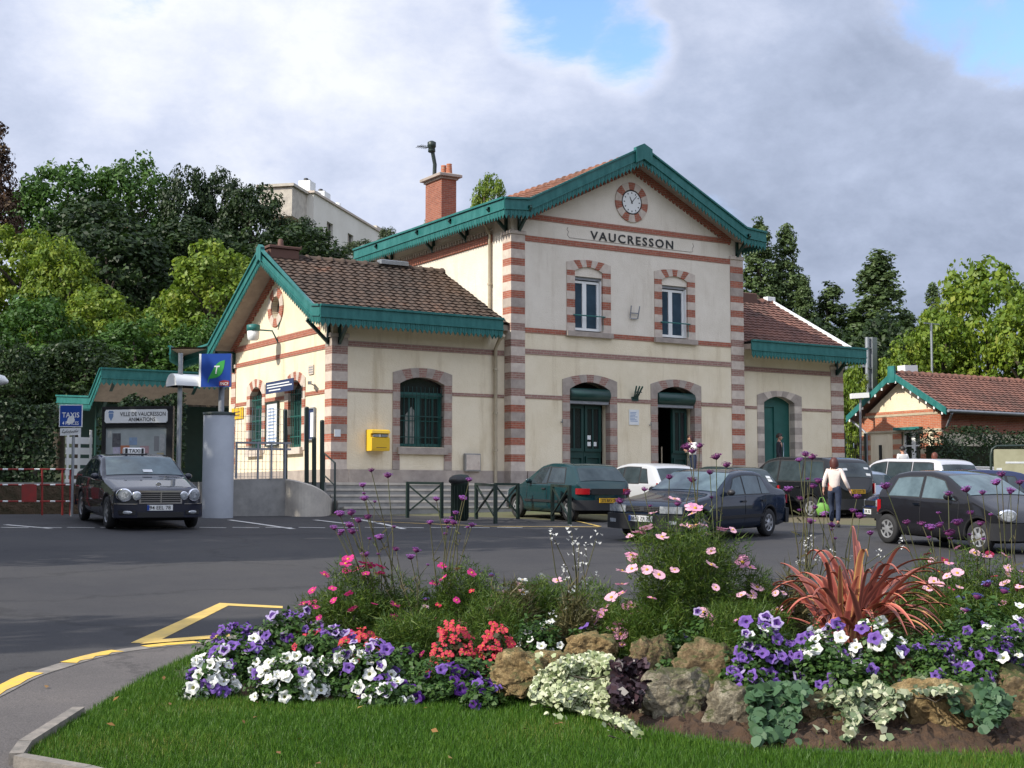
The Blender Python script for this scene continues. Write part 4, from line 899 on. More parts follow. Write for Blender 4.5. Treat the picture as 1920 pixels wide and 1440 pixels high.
mb.bar(fT(-.2, -.385, -.068), fT(.18, -.36, -.068), .014, .006); tpart('scribble', mb, M['black'], TX)
# municipal notice board
a = gl(190, 957); b_ = gl(322, 957); D = (a.x * FW[0] + a.y * FW[1]); c = atd(256, 850, D)
NB = empty('notice_board', (c.x, c.y, gz(c.x, c.y)), 'black framed town notice board with white header and posters behind the taxi', 'notice board')
fN = lambda a, b, d: (c.x + a * RT[0] * .98 + d * FW[0] - a * .17 * FW[0], c.y + a * RT[1] * .98 + d * FW[1] - a * .17 * FW[1], c.z + b)
def zv(v): return atd(256, v, D).z - c.z
s_ = D / F; hw = 63 * s_
mb = MB()
for x0, x1 in ((-hw - .1, -hw), (hw - .05, hw + .12)): mb.prism([(x0, zv(985)), (x1, zv(985)), (x1, zv(768)), (x0, zv(768))], fN, .12, -.03)
mb.prism([(-hw - .1, zv(768)), (hw + .12, zv(768)), (hw + .12, zv(762)), (-hw - .1, zv(762))], fN, .14, -.05); mb.prism([(-hw, zv(801)), (hw - .05, zv(801)), (hw - .05, zv(793)), (-hw, zv(793))], fN, .1, -.02); mb.prism([(-hw, zv(985)), (hw - .05, zv(985)), (hw - .05, zv(885)), (-hw, zv(885))], fN, .1, -.01)
tpart('frame', mb, M['black'], NB)
mb = MB(); mb.prism([(-hw + .02, zv(793)), (hw - .06, zv(793)), (hw - .02, zv(790)), (hw - .02, zv(772)), (hw - .06, zv(768)), (-hw + .02, zv(768)), (-hw - .02, zv(772)), (-hw - .02, zv(790))], fN, 0, -.06); tpart('header', mb, M['white'], NB)
mb = text_mb('VILLE DE VAUCRESSON', hw * 1.45, .10, lambda a, b, d: fN(a + .16, b + zv(776.5), -.062 - d), .003, 1, .008); m2 = text_mb('ANIMATIONS', hw * .85, .095, lambda a, b, d: fN(a + .14, b + zv(786.5), -.062 - d), .003, 1, .008); mb.add(m2.v, m2.f); tpart('lettering', mb, M['black'], NB)
mb = MB(); mb.prism([(-hw + .09, zv(781)), (-hw + .15, zv(789)), (-hw + .21, zv(781)), (-hw + .21, zv(775)), (-hw + .09, zv(775))], fN, -.06, -.065); mb.prism([(-hw + .07, zv(774)), (-hw + .23, zv(774)), (-hw + .20, zv(770)), (-hw + .10, zv(770))], fN, -.06, -.065); tpart('crest', mb, M['print_blue'], NB)
mb = MB(); mb.prism([(-hw, zv(885)), (hw - .05, zv(885)), (hw - .05, zv(801)), (-hw, zv(801))], fN, .06, .03); tpart('back_panel', mb, mat('pale board', (.42, .45, .44), .3, (.33, .36, .35), 3), NB)
for u0, u1, v0, v1, col in [(206, 223, 812, 838, (.06, .06, .07)), (223, 241, 835, 853, (.55, .16, .05)), (208, 222, 838, 852, (.45, .42, .55)), (240, 256, 820, 834, (.25, .36, .52)), (290, 300, 818, 846, (.25, .25, .25)), (302, 312, 814, 846, (.5, .5, .48)), (262, 280, 836, 850, (.5, .3, .3)), (296, 310, 849, 862, (.5, .42, .25)), (196, 204, 808, 820, (.55, .55, .5))]:
    mb = MB(); k = s_; mb.prism([((u0 - 256) * k, zv(v1)), ((u1 - 256) * k, zv(v1)), ((u1 - 256) * k, zv(v0)), ((u0 - 256) * k, zv(v0))], fN, .03, .024); tpart('poster', mb, mat('poster', col, .5, tuple(x * .5 + .1 for x in col), 14), NB)
# roadworks barrier, red and white
RB = empty('red_barrier', (7.7, 33.0, 1.45), 'red and white tubular roadworks barrier in front of the dark hedge', 'barrier')
fa = gl(-45, 966); fb = gl(133, 966); fa.z = gz(fa.x, fa.y); fb.z = gz(fb.x, fb.y)
def RBp(u, v): t = (u + 45) / 178; q = fa.lerp(fb, t); D = q.x * FW[0] + q.y * FW[1]; return atd(u, v, D)
mb = MB(); mw = MB()
for v in (880, 909, 940):
    A_, B_ = RBp(-45, v), RBp(133, v)
    for k in range(18):
        (mw if k % 3 == 2 else mb).tube([A_.lerp(B_, k / 18), A_.lerp(B_, (k + 1) / 18)], .022 if k % 3 else .0218, 6)
for u in (-44, 79, 117, 132): mb.tube([RBp(u, 966), RBp(u, 880)], .024, 6)
tpart('rails', mb, M['red'], RB); tpart('white_bands', mw, M['white'], RB)
mb = MB(); q = [RBp(40, 908), RBp(68, 908), RBp(68, 941), RBp(40, 941)]; mb.add([tuple(x + Vector((0, -.03, 0))) for x in q] + [tuple(x + Vector((0, -.015, 0))) for x in q], [(0, 1, 2, 3), (7, 6, 5, 4), (0, 4, 5, 1), (1, 5, 6, 2), (2, 6, 7, 3), (3, 7, 4, 0)]); tpart('red_plate', mb, M['red'], RB)
# white slatted panel glimpsed behind the taxi sign
q = atd(147, 890, 37); mb = MB()
for k in range(5): mb.box(q.x - .35, q.y, q.z + .28 * k - .3, q.x + .35, q.y + .04, q.z + .28 * k - .12)
for x in (-.3, 0, .3): mb.box(q.x + x - .03, q.y - .03, q.z - .8, q.x + x + .03, q.y, q.z + 1.2)
tag(mesh_obj('slatted_panel', mb, M['white']), 'pale slatted panel glimpsed between the hedge and the notice board', 'fence')
# low stone wall behind the red barrier
q = gl(-60, 962); r = gl(190, 960); mb = MB(); mb.bar((q.x, q.y + 1.1, 1.75), (r.x, r.y + 1.0, 1.80), .3, .75)
M['rubble'] = mat('rubble wall', (.10, .065, .04), .95, (.05, .04, .02), 4, bs=1, bd=.08, bsc=9)
tag(mesh_obj('retaining_wall', mb, M['rubble']), 'low earthy retaining wall under the dark hedge behind the red barrier', 'wall')
# street lamp whose head tip enters at the left edge
LPp = atd(-34, 945, 31); mb = MB(); 
SL = empty('street_lamp', (LPp.x, LPp.y, gz(LPp.x, LPp.y)), 'white street lamp head poking in at the left edge of the picture', 'street lamp')
t = atd(-30, 690, 31); mb.tube([(LPp.x, LPp.y, gz(LPp.x, LPp.y)), (LPp.x, LPp.y, t.z)], [.08, .05], 10); tpart('pole', mb, M['metal_grey'], SL)
h0 = atd(-34, 705, 31); h1 = atd(15, 716, 31); mb = MB(); mb.tube([h0, h0.lerp(h1, .3), h0.lerp(h1, .8), h1], [.06, .13, .12, .03], 10); tpart('lamp_head', mb, M['white'], SL)
# ================================================================ PLATFORM SHELTER (left, behind)
SH = empty('platform_shelter', (15.5, 51, 2.2), 'open platform shelter with teal scalloped valance behind the notice board', 'shelter')
X0 = 13.70
def shv(segs, nrm, h1, h2): return valance(segs, nrm, h1, h2, .2, 'valance', SH)
shv([((X0, 50, 6.44), (21, 50, 6.44))], (0, -1, 0), .3, .25); shv([((X0, 50, 6.44), (X0, 51.4, 5.5)), ((X0, 51.4, 5.5), (X0, 56.3, 5.84))], (-1, 0, 0), .22, .25)
mb = MB(); mb.prism([(50, 6.42), (51.4, 5.46), (56.3, 5.8), (56.3, 5.72), (51.4, 5.36), (50, 6.32)], lambda a, b, d: (d, a, b), X0 + .04, 21, 0); tpart('roof', mb, M['soffit'], SH)
mb = MB(); mb.box(X0 + .2, 49.96, 6.46, 21, 50.3, 6.5); tpart('gutter', mb, M['zinc'], SH)
for x in (14.3, 17.4, 20.5): mb = MB(); mb.bar((x, 52.5, 2), (x, 52.5, 5.5), .18, .18); mb.bar((x, 52.5, 4.8), (x, 50.2, 6.2), .12, .12); tpart('post', mb, M['green'], SH)
mb = MB(); mb.box(14.2, 54.5, 2, 21, 54.7, 5.5); tpart('back_wall', mb, M['green'], SH)
# ================================================================ SMALL BRICK OUTBUILDING (right)
OX = 41.15; OXW = OX + .45
OB = empty('brick_outbuilding', (OX + 3, 37.9, 2.3), 'small brick and cream outbuilding with teal edged gable and low tiled roof', 'outbuilding')
fO = lambda a, b, d: (OXW + d, a, b); APX = (37.99, 6.55)
w0 = (35.75, 5.0); w1 = (40.0, 5.0)
mb = MB(); mb.prism([(36.0, 5.0), (40.0, 5.0), (38.0, 6.35)], fO, 0, .2); tpart('gable_wall', mb, M['plaster_low'], OB)
OWn = (37.0, 37.95, 2.9, 4.42)
mb = MB(); mb.holed([(36.0, 1.5), (40.0, 1.5), (40.0, 5.0), (36.0, 5.0)], [[(37.0, 2.7), (37.95, 2.7), (37.95, 4.45), (37.0, 4.45)]], fO, .25)
mb.add([(OXW, 36.0, 1.5), (OXW + 16, 36.0, 1.5), (OXW + 16, 36.0, 5.0), (OXW, 36.0, 5.0)], [(0, 1, 2, 3)]); mb.add([(OXW, 40, 1.5), (OXW + 16, 40, 1.5), (OXW + 16, 40, 5.0), (OXW, 40, 5.0)], [(3, 2, 1, 0)]); tpart('wall', mb, M['plaster_low'], OB)
mb = MB(); hband(mb, fO, 35.97, 40.03, 4.46, 5.0, (), -.04); hband(mb, fO, 36.2, 39.8, 5.08, 5.2, (), -.05); z = 2.3; k = 0
tpart('brick_band', mb, M['brick_orange'], OB)
mb = MB(); hband(mb, fO, 35.96, 40.04, 4.38, 4.46, (), -.06); hband(mb, fO, 36.1, 39.9, 5.0, 5.08, (), -.06)
while z < 4.38:
    for a, b_ in ((35.95, 36.35), (39.6, 40.05), (36.62, 37.0), (37.95, 38.4)): hband(mb, fO, a, b_, z, min(4.38, z + .2), (), -.035 - .003 * (k % 2), m=k % 2 and 1)
    z += .2; k += 1
tpart('striped_brickwork', mb, [M['pipe'], M['brick_orange']], OB)
mb = MB(); mb.box(OXW, 35.96, 4.3, OXW + 16, 36.02, 5.0); tpart('brick_band', mb, M['brick'], OB)
mb = MB(); win_leaf(mb, fO, 37.0, 37.47, 2.7, 4.44, .16, .09, 0, 2, 0, .05); win_leaf(mb, fO, 37.475, 37.95, 2.7, 4.44, .16, .09, 0, 2, 0, .05); W = tpart('window', mb, M['white'], OB)
mb = MB(); mb.prism([(37.0, 2.7), (37.95, 2.7), (37.95, 4.44), (37.0, 4.44)], fO, .2, .15); tpart('glass', mb, M['glass'], W)
mb = MB(); mb.box(OXW - .28, 36.85, 4.44, OXW, 38.15, 4.54); tpart('window_hood', mb, M['teal'], OB)
mb = MB(); mb.prism([(39.0, 2.3), (39.12, 2.3), (39.12, 3.9), (39.0, 3.9)], fO, .02, -.05); tpart('slit_vent', mb, M['black'], OB)
PR = [(35.35, 5.12), (37.99, 6.67), (40.45, 5.05)]
mb = MB(); mb.prism([(a, b - .02) for a, b in PR] + [(a, b - .16) for a, b in reversed(PR)], lambda a, b, d: (d, a, b), OX + .03, OX + 16.4); tpart('roof_deck', mb, M['wood_dark'], OB)
slope_tiles((OX + .03, 37.99, 6.69), (OX + 16.4, 37.99, 6.69), (OX + .03, 35.3, 5.11), (OX + 16.4, 35.3, 5.11), 14, 70, M['tile_old2'] if 'tile_old2' in M else M['tile_dark'], parent=OB)
slope_tiles((OX + .03, 37.99, 6.69), (OX + 16.4, 37.99, 6.69), (OX + .03, 40.5, 5.04), (OX + 16.4, 40.5, 5.04), 14, 70, M['tile_dark'], parent=OB)
mb = MB()
for a, b_ in zip(PR[:-1], PR[1:]):
    mb.bar((OX, a[0], a[1] - .04), (OX, b_[0], b_[1] - .04), .05, .24, up=(1, 0, 0)) if False else mb.prism([(a[0], a[1] - .2), (b_[0], b_[1] - .2), (b_[0], b_[1] + .06), (a[0], a[1] + .06)], lambda x, y, d: (OX + d, x, y), .03, -.03)
mb.prism([(37.8, 6.3), (38.18, 6.3), (38.15, 6.95), (37.83, 6.95)], lambda x, y, d: (OX + d, x, y), .04, -.05); tpart('barge_board', mb, M['teal'], OB)
mb = MB()
for a, b_ in zip(PR[:-1], PR[1:]):
    for k in range(7):
        t = (k + .5) / 7; y = a[0] + (b_[0] - a[0]) * t; z = a[1] + (b_[1] - a[1]) * t - .2; mb.prism([(y - .04, z), (y + .04, z), (y + .03, z - .1), (y - .03, z - .1)], lambda x, yy, d: (OX + d, x, yy), .02, -.02)
tpart('pendants', mb, M['white'], OB)
mb = MB(); mb.tube([(OX + .02, 35.28, 5.06), (OX + 16.4, 35.28, 5.06)], .06, 8); mb.tube([(OX + .2, 40.4, 4.95), (OXW - .06, 39.9, 4.5), (OXW - .06, 39.75, 4.35), (OXW - .06, 39.75, 2.2)], .05, 8); mb.tube([(OX + .25, 35.3, 4.98), (OXW + .2, 35.9, 4.5)], .05, 8); tpart('gutter', mb, M['zinc'], OB)
ridge_tiles((OX + .2, 37.99, 6.70), (OX + 16.4, 37.99, 6.70), M['tile_dark'], parent=OB)
# flood light and aerial pole seen above the outbuilding roof
p = onY(1712, 715, 40.5); p.z = 5.2
FLd = empty('flood_light', (p.x, p.y, p.z), 'white box floodlight on a short post rising behind the outbuilding ridge', 'floodlight')
t = onY(1712, 692, 40.5); mb = MB(); mb.tube([(p.x, p.y, 4.5), (t.x, t.y, t.z)], .05, 8); tpart('post', mb, M['metal_grey'], FLd)
l = onY(1690, 693, 40.5); mb = MB(); mb.bar((t.x + .05, t.y, t.z), (l.x, l.y, l.z + .02), .42, .3); tpart('lamp_head', mb, M['white'], FLd)
p = onY(1747, 720, 41.5); t = onY(1746, 606, 41.5)
AP = empty('aerial_pole', (p.x, p.y, 5), 'thin pale pole with a small crossbar in front of the bright green tree', 'pole')
mb = MB(); mb.tube([(p.x, p.y, 3), tuple(t)], .055, 8); tpart('pole', mb, M['metal_grey'], AP); mb = MB(); mb.bar((t.x - .45, t.y, t.z - .02), (t.x + .5, t.y, t.z - .02), .05, .05); tpart('crossbar', mb, M['metal_grey'], AP)
# catenary mast of the railway
b0 = atd(1635, 860, 62); t0 = atd(1635, 633, 62)
CT = empty('catenary_mast', (b0.x, b0.y, 1.7), 'thick galvanised railway mast with side arms between the station and the outbuilding', 'mast')
mb = MB(); mb.bar((b0.x, b0.y, 1.7), (t0.x, t0.y, t0.z), .34, .30); mb.tube([(b0.x - .30, b0.y, 1.7), (t0.x - .30, t0.y, t0.z)], .10, 10)
for k in range(8): z = t0.z - .5 - .9 * k; mb.bar((b0.x - .35, b0.y - .16, z), (b0.x + .2, b0.y - .16, z), .05, .06)
tpart('mast', mb, M['metal_grey'], CT)
mb = MB()
for v0, v1, u1 in ((685, 690, 1585), (728, 732, 1580)): mb.bar(tuple(atd(1627, v0, 62)), tuple(atd(u1, v1, 62)), .12, .12)
mb.bar(tuple(atd(1625, 706, 62)), tuple(atd(1592, 732, 62)), .07, .07); tpart('arm', mb, M['metal_grey'], CT)
p = atd(1613, 870, 55); t = atd(1613, 742, 55)
PLm = empty('platform_lamp', (p.x, p.y, 2), 'slim lamp post with flat white head left of the outbuilding', 'street lamp')
mb = MB(); mb.tube([(p.x, p.y, 2), tuple(t)], .05, 8); tpart('pole', mb, M['zinc'], PLm); a = atd(1595, 743, 55); b_ = atd(1628, 741, 55); mb = MB(); mb.bar(tuple(a), tuple(b_), .3, .2); tpart('lamp_head', mb, M['white'], PLm)
# green mesh fence between station and outbuilding
p = onY(1588, 870, 37.5); mb = MB(); fx0, fx1 = 37.0, 39.2
MF2 = empty('mesh_fence', ((fx0 + fx1) / 2, 37.6, FL), 'dark green mesh fence closing the gap between station and outbuilding', 'fence')
for k in range(24): x = fx0 + (fx1 - fx0) * k / 23; mb.bar((x, 37.6, FL), (x, 37.6, FL + 1.9), .012, .012)
for k in range(9): mb.bar((fx0, 37.6, FL + .1 + .22 * k), (fx1, 37.6, FL + .1 + .22 * k), .012, .012)
tpart('mesh_panel', mb, M['metal_dark'], MF2)
for x in (fx0, 38.1, fx1): mb = MB(); mb.bar((x, 37.58, FL - .05), (x, 37.58, FL + 2), .07, .07); tpart('post', mb, M['metal_dark'], MF2)
# map board at the right edge
D = 37.0; p = atd(1890, 905, D); c = atd(1893, 862, D)
fB = lambda a, b, d: (c.x + a * RT[0] + d * FW[0], c.y + a * RT[1] + d * FW[1], c.z + b)
MBd = empty('map_board', (c.x, c.y, gz(c.x, c.y)), 'beige information board with rounded metal frame before the right hand hedge', 'notice board')
mb = MB(); mb.prism([(-.42, -.45), (.7, -.45), (.7, .28), (-.42, .28)], fB, .02, -.02); tpart('panel', mb, mat('beige board', (.42, .40, .26), .5, (.34, .32, .2), 3), MBd)
mb = MB(); mb.tube([fB(*q, 0) for q in [(-.5, -1.3), (-.5, .1), (-.46, .28), (-.34, .36), (.8, .38)]], .035, 8); mb.tube([fB(.8, -1.3, 0), fB(.8, .38, 0)], .035, 8); tpart('frame', mb, M['metal_dark'], MBd)
mb = MB(); mb.prism([(-.36, -.42), (-.22, -.42), (-.22, -.22), (-.36, -.22)], fB, -.02, -.026); mb.prism([(-.12, -.1), (.4, -.1), (.4, -.05), (-.12, -.05)], fB, -.02, -.026); tpart('print', mb, M['paper'], MBd)
# ================================================================ APARTMENT BLOCK ON THE HILL
D = 118; c = atd(588, 372, D); L1 = atd(532, 362, D + 9); R1 = atd(742, 440, D); 
AB = empty('apartment_block', (c.x + 8, c.y, c.z - 14), 'pale flat roofed apartment block with stepped white chimneys above the hillside trees', 'apartment block')
ax = Vector((.93, -.37, 0)).normalized()
e0 = atd(588, 368, D); e1 = atd(742, 415, D - 6 * 0); 
ux = Vector((1, 0, 0)); uy = Vector((0, 1, 0))
# long facade runs from the near corner away to the right and rear
F0 = atd(588, 362, 112); F1 = atd(742, 418, 134); F1.z = F0.z - .9
dv = Vector((F1.x - F0.x, F1.y - F0.y, 0)); Lf_ = dv.length; du = dv.normalized(); dn = Vector((du.y, -du.x, 0))
S0 = Vector((F0.x, F0.y, 0)) - dn * 9
base = F0.z - 16
fA = lambda a, b, d: tuple(Vector((F0.x, F0.y, 0)) + du * a - dn * d + Vector((0, 0, b)))
holes = []
for x in (3.2, 8.5, 13.5, 18.5): 
    for z in (F0.z - 3.2, F0.z - 6.4, F0.z - 9.6): holes.append((x, z))
mb = MB(); mb.holed([(0, base), (Lf_, base), (Lf_, F0.z), (0, F0.z)], [[(x, z - .1), (x + 1.5, z - .1), (x + 1.5, z + 1.5), (x, z + 1.5)] for x, z in holes], fA, .3)
q = [fA(0, base, 0), fA(0, F0.z, 0), fA(0, F0.z, 3.4), fA(0, base, 3.4)]; mb.add(q, [(0, 1, 2, 3)])
q = [fA(Lf_, base, 0), fA(Lf_, F0.z, 0), fA(Lf_, F0.z, 3.4), fA(Lf_, base, 3.4)]; mb.add(q, [(3, 2, 1, 0)]); mb.add([fA(0, F0.z, 0), fA(Lf_, F0.z, 0), fA(Lf_, F0.z, 3.4), fA(0, F0.z, 3.4)], [(0, 1, 2, 3)])
tpart('wall', mb, mat('pale block wall', (.74, .70, .62), .9, (.66, .62, .54), .4), AB)
for x, z in holes:
    mb = MB(); mb.prism([(x, z - .1), (x + 1.5, z - .1), (x + 1.5, z + 1.5), (x, z + 1.5)], fA, .3, .25); W = tpart('window', mb, M['glass'], AB)
    mb = MB(); mb.prism([(x + .7, z - .1), (x + .8, z - .1), (x + .8, z + 1.5), (x + .7, z + 1.5)], fA, .24, .18); tpart('frame', mb, M['stone'], W)
mb = MB(); mb.prism([(-.2, F0.z), (Lf_ + .2, F0.z), (Lf_ + .2, F0.z + .18), (-.2, F0.z + .18)], fA, -.15, .15); mb.prism([(-.15, F0.z), (.15, F0.z), (.15, F0.z + .2), (-.15, F0.z + .2)], fA, .15, 3.4); tpart('parapet', mb, M['stone'], AB)
for x, y, w_, h_ in ((.2, .4, 1.3, 1.15), (1.8, .4, 1.1, .6), (3.6, .4, 1.5, 1.0), (5.6, .4, 1.1, .5), (17.5, .3, 4, .7)):
    mb = MB(); mb.prism([(x, F0.z), (x + w_, F0.z), (x + w_, F0.z + h_), (x, F0.z + h_)], fA, y, y + 1.0); C_ = tpart('chimney', mb, M['white'] if w_ < 3 else M['conc_pale'], AB)
    if w_ < 1.7 and h_ > .9:
        mb = MB()
        for k in (.3, .75): q = fA(x + w_ * k, F0.z + h_, y + .5); mb.lathe([(.2, 0), (.2, .22), (.15, .26)], q, 8)
        tpart('chimney_pot', mb, M['black'], C_)
q = fA(8, F0.z, .8); mb = MB(); mb.lathe([(.3, 0), (.3, .85), (0, .9)], q, 10); tpart('vent_pipe', mb, M['white'], AB)
mb = MB(); mb.prism([(-3.2, F0.z - 2.5), (-.0, F0.z - 2.5), (-.0, F0.z - .1), (-3.2, F0.z - .1)], fA, .6, 3.4); mb.prism([(-3.4, F0.z - .1), (.0, F0.z - .1), (.0, F0.z + .12), (-3.4, F0.z + .12)], fA, .4, 3.6); tpart('stair_block', mb, M['conc_pale'], AB)
mb = MB(); mb.prism([(-1.2, base), (-.01, base), (-.01, F0.z - 2.5), (-1.2, F0.z - 2.5)], fA, .8, 3.4); tpart('wall', mb, M['conc_pale'], AB)
# a house glimpsed through the trees
p = atd(345, 455, 100); HS = empty('house', (p.x, p.y, p.z - 6), 'house with orange roof glimpsed through the hillside trees', 'house')
mb = MB(); mb.box(p.x - 4, p.y, p.z - 7, p.x + 4, p.y + 7, p.z - 1.6); tpart('wall', mb, M['plaster_low'], HS)
mb = MB(); mb.prism([(p.y - .4, p.z - 1.6), (p.y + 7.4, p.z - 1.6), (p.y + 3.5, p.z + 1.8)], lambda a, b, d: (d, a, b), p.x - 4.4, p.x + 4.4); tpart('roof', mb, M['brick_orange'], HS)
# ================================================================ CARS
def paint(name, c, metal=.4, rough=.28): return mat(name, c, .4 if max(c) < .1 else rough, metal=0 if max(c) < .1 else metal * .6, coat=.95 if max(c) < .1 else .6, spec=.03 if max(c) < .1 else .3)
M['car_glass'] = mat('car glass', (.012, .020, .024), .02, (.05, .07, .08), 1.1, spec=.5)
M['car_glass_light'] = mat('car glass light', (.11, .16, .18), .03, (.03, .05, .06), 1.2, spec=.6)
M['tyre'] = mat('tyre rubber', (.014, .014, .015), .8)
M['rim'] = mat('wheel alloy', (.55, .56, .58), .3, metal=.7)
M['trim'] = mat('black bumper plastic', (.018, .018, .02), .5)
M['chrome'] = mat('chrome', (.7, .7, .72), .12, metal=1)
M['lamp_clear'] = mat('headlamp glass', (.16, .175, .19), .06, (.36, .38, .40), 14, spec=.9, coat=1)
M['lamp_core'] = mat('lamp reflector', (.10, .11, .12), .05, (.5, .52, .54), 20, spec=.8)
M['lamp_red'] = mat('tail lamp red', (.28, .008, .012), .15, coat=1)
M['lamp_amber'] = mat('indicator amber', (.5, .16, .01), .2, coat=1)
M['plate_w'] = mat('white plate', (.7, .7, .68), .4); M['plate_y'] = mat('yellow plate', (.60, .33, .02), .4)
def interp(P, s):
    if s <= P[0][0]: return P[0][1]
    for (a, za), (b, zb) in zip(P[:-1], P[1:]):
        if s <= b: return za + (zb - za) * (s - a) / max(b - a, 1e-6)
    return P[-1][1]
class Car:
    def __init__(s, name, label, x, y, head, L, W, H, wb, fo, prof, belt, col, tum=.32, r=.30, z0=.22, group='cars in the station car park', nose=.24, tail=.2):
        s.L, s.W, s.H = L, W, H; s.belt = belt; s.tum = tum; s.r = r; s.z0 = z0; s.nose = nose; s.tail = tail; s.hw = W / 2
        # round the profile by sampling it with a small box filter
        s.prof = prof; s.fx = fo; s.rx = fo + wb; s.col = col
        s.e = empty(name, (0, 0, 0), label, 'car', group=group); tilt(s.e, x, y, (cos(radians(head)), sin(radians(head))))
        s.body()
    def zt(s, t):
        w = .10; return sum(interp(s.prof, min(max(t + k * w / 4, 0), s.L)) for k in (-4, -3, -2, -1, 0, 1, 2, 3, 4)) / 9
    def pw(s, t):
        f = 1.0
        if t < s.nose: f = min(f, max(t / s.nose, 1e-5) ** .25)
        if t > s.L - s.tail: f = min(f, max((s.L - t) / s.tail, 1e-5) ** .25)
        bow = 1 - .05 * (abs(t / s.L - .5) * 2) ** 2.5
        return s.hw * f * bow
    def zb(s, t):
        z = s.z0 + .04 * max(0, (.35 - t) / .35) + .08 * max(0, (t - s.L + .5) / .5); R = s.r + .055
        for c in (s.fx, s.rx):
            if abs(t - c) < R: z = max(z, s.r + sqrt(R * R - (t - c) ** 2))
        return z
    def wr(s, t): w = s.pw(t); return max(w * .2, w * .97 - s.tum * max(0, s.zt(t) - .05 - s.belt))
    def side_y(s, t, z):
        w = s.pw(t); zt_ = s.zt(t); b = min(s.belt, zt_ - .06)
        if z <= b:
            k = (z - s.z0) / max(.05, b - s.z0); return w * (.955 + .045 * min(1, k / .55)) - max(0, k - .55) / .45 * w * .03
        k = (z - b) / max(.02, zt_ - .05 - b); return w * .97 * (1 - k) + s.wr(t) * k
    def top_z(s, t, y):
        w = s.wr(t); f = min(1, abs(y) / w); return s.zt(t) + .025 * (1 - f * f) - .035 * max(0, (f - .9) / .1) ** 2
    def P(s, t, y, z): return (s.L / 2 - t, y, z)
    def stations(s):
        S = [s.nose * k for k in (.0004, .01, .04, .1, .2, .4, .7)] + [s.L - s.tail * k for k in (.7, .4, .2, .1, .04, .01, .0004)]
        S += list(np.arange(s.nose, s.L - s.tail, .05))
        R = s.r + .055
        for c in (s.fx, s.rx): S += [c - R - .001, c + R + .001] + [c + R * cos(pi * k / 12) for k in range(13)]
        return sorted(set(round(float(q), 4) for q in S))
    def body(s):
        P = []
        for t in s.stations():
            zt_ = s.zt(t); b = min(s.belt, zt_ - .06); zb = min(s.zb(t), b - .05); row = []; w = s.wr(t)
            zs = [zb, zb + (b - zb) * .2, zb + (b - zb) * .45, zb + (b - zb) * .7, zb + (b - zb) * .92, b, b + (zt_ - .05 - b) * .5, zt_ - .05]
            half = [(s.side_y(t, z), z) for z in zs] + [(w * f, s.top_z(t, w * f)) for f in (.97, .9, .75, .5, .25)]
            half = [(max(0, s.side_y(t, zb) - .25), zb)] + half
            row = [s.P(t, y, z) for y, z in half] + [s.P(t, 0, s.top_z(t, 0))] + [s.P(t, -y, z) for y, z in reversed(half)]
            P.append(row)
        mb = MB(); mb.grid(P, 0, True); mb.add(P[0], [tuple(range(len(P[0])))]); mb.add(P[-1], [tuple(range(len(P[-1])))][::-1])
        o = mesh_obj('body', mb, s.col, s.e, False)
        mb = MB(); w = s.hw - .22; mb.box(-s.L / 2 + .3, -w, .18, s.L / 2 - .3, w, s.belt - .25); mb.box(-s.L / 2 + .45, -s.hw + .04, s.z0 + .01, s.L / 2 - .45, s.hw - .04, s.z0 + .04) if False else None; mesh_obj('chassis', mb, M['tyre'], s.e, False)
        for c in (s.fx, s.rx):
            for sd in (1, -1): s.wheel(c, sd)
        for c in (s.fx, s.rx):                                # dark wheel arch lips
            for sd in (1, -1):
                R = s.r + .05; Pg = []
                for k in range(17):
                    a = pi * k / 16; t = c + R * cos(a); z = s.r + R * sin(a); y = s.side_y(t, max(z, s.z0)) + .006
                    t2 = c + (R + .03) * cos(a); z2 = s.r + (R + .03) * sin(a); y2 = s.side_y(t2, max(z2, s.z0)) + .006
                    Pg.append([s.P(t, sd * (y - .08), z), s.P(t, sd * y, z), s.P(t2, sd * y2, z2)])
                mb = MB(); mb.grid(Pg, 0, True); mesh_obj('wheel_arch', mb, M['trim'], s.e, False)
    wheel_cache = {}
    def wheel(s, c, sd, spokes=7):
        n = getattr(s, 'spokes', 7); y = sd * (s.hw - .10); r = s.r
        key = (round(r, 3), n, sd)
        if key not in Car.wheel_cache:
            a = MB(); a.lathe([(r * .62, -.075), (r * .9, -.085), (r * .985, -.06), (r, 0), (r * .985, .06), (r * .9, .085), (r * .62, .075)], (0, 0, 0), 28, 0, 'y', True, False)
            b = MB(); q = sd; b.lathe([(r * .66, .06 * q), (r * .60, .075 * q), (r * .55, .05 * q), (r * .2, .072 * q), (0.001, .078 * q)], (0, 0, 0), 28, 0, 'y')
            d = MB()
            for k in range(n):
                t0 = 2 * pi * k / n; dt = pi / n * .55
                d.add([(ra * cos(t0 + x), (.052 + .012 * (ra < r * .4)) * q + .012 * q, ra * sin(t0 + x)) for ra, x in ((r * .26, -dt * .5), (r * .54, -dt), (r * .54, dt), (r * .26, dt * .5))], [(0, 1, 2, 3)])
            Car.wheel_cache[key] = (a, b, d)
        a, b, d = Car.wheel_cache[key]; off = Vector((s.L / 2 - c, y, r))
        def sh(mb): m2 = MB(); m2.v = [tuple(Vector(p) + off) for p in mb.v]; m2.f, m2.m, m2.sm = mb.f, mb.m, mb.sm; return m2
        wobj = mesh_obj('wheel', sh(a), M['tyre'], s.e, False); mesh_obj('rim', sh(b), M['rim'], wobj, False); mesh_obj('rim_gap', sh(d), M['trim'], wobj, False)
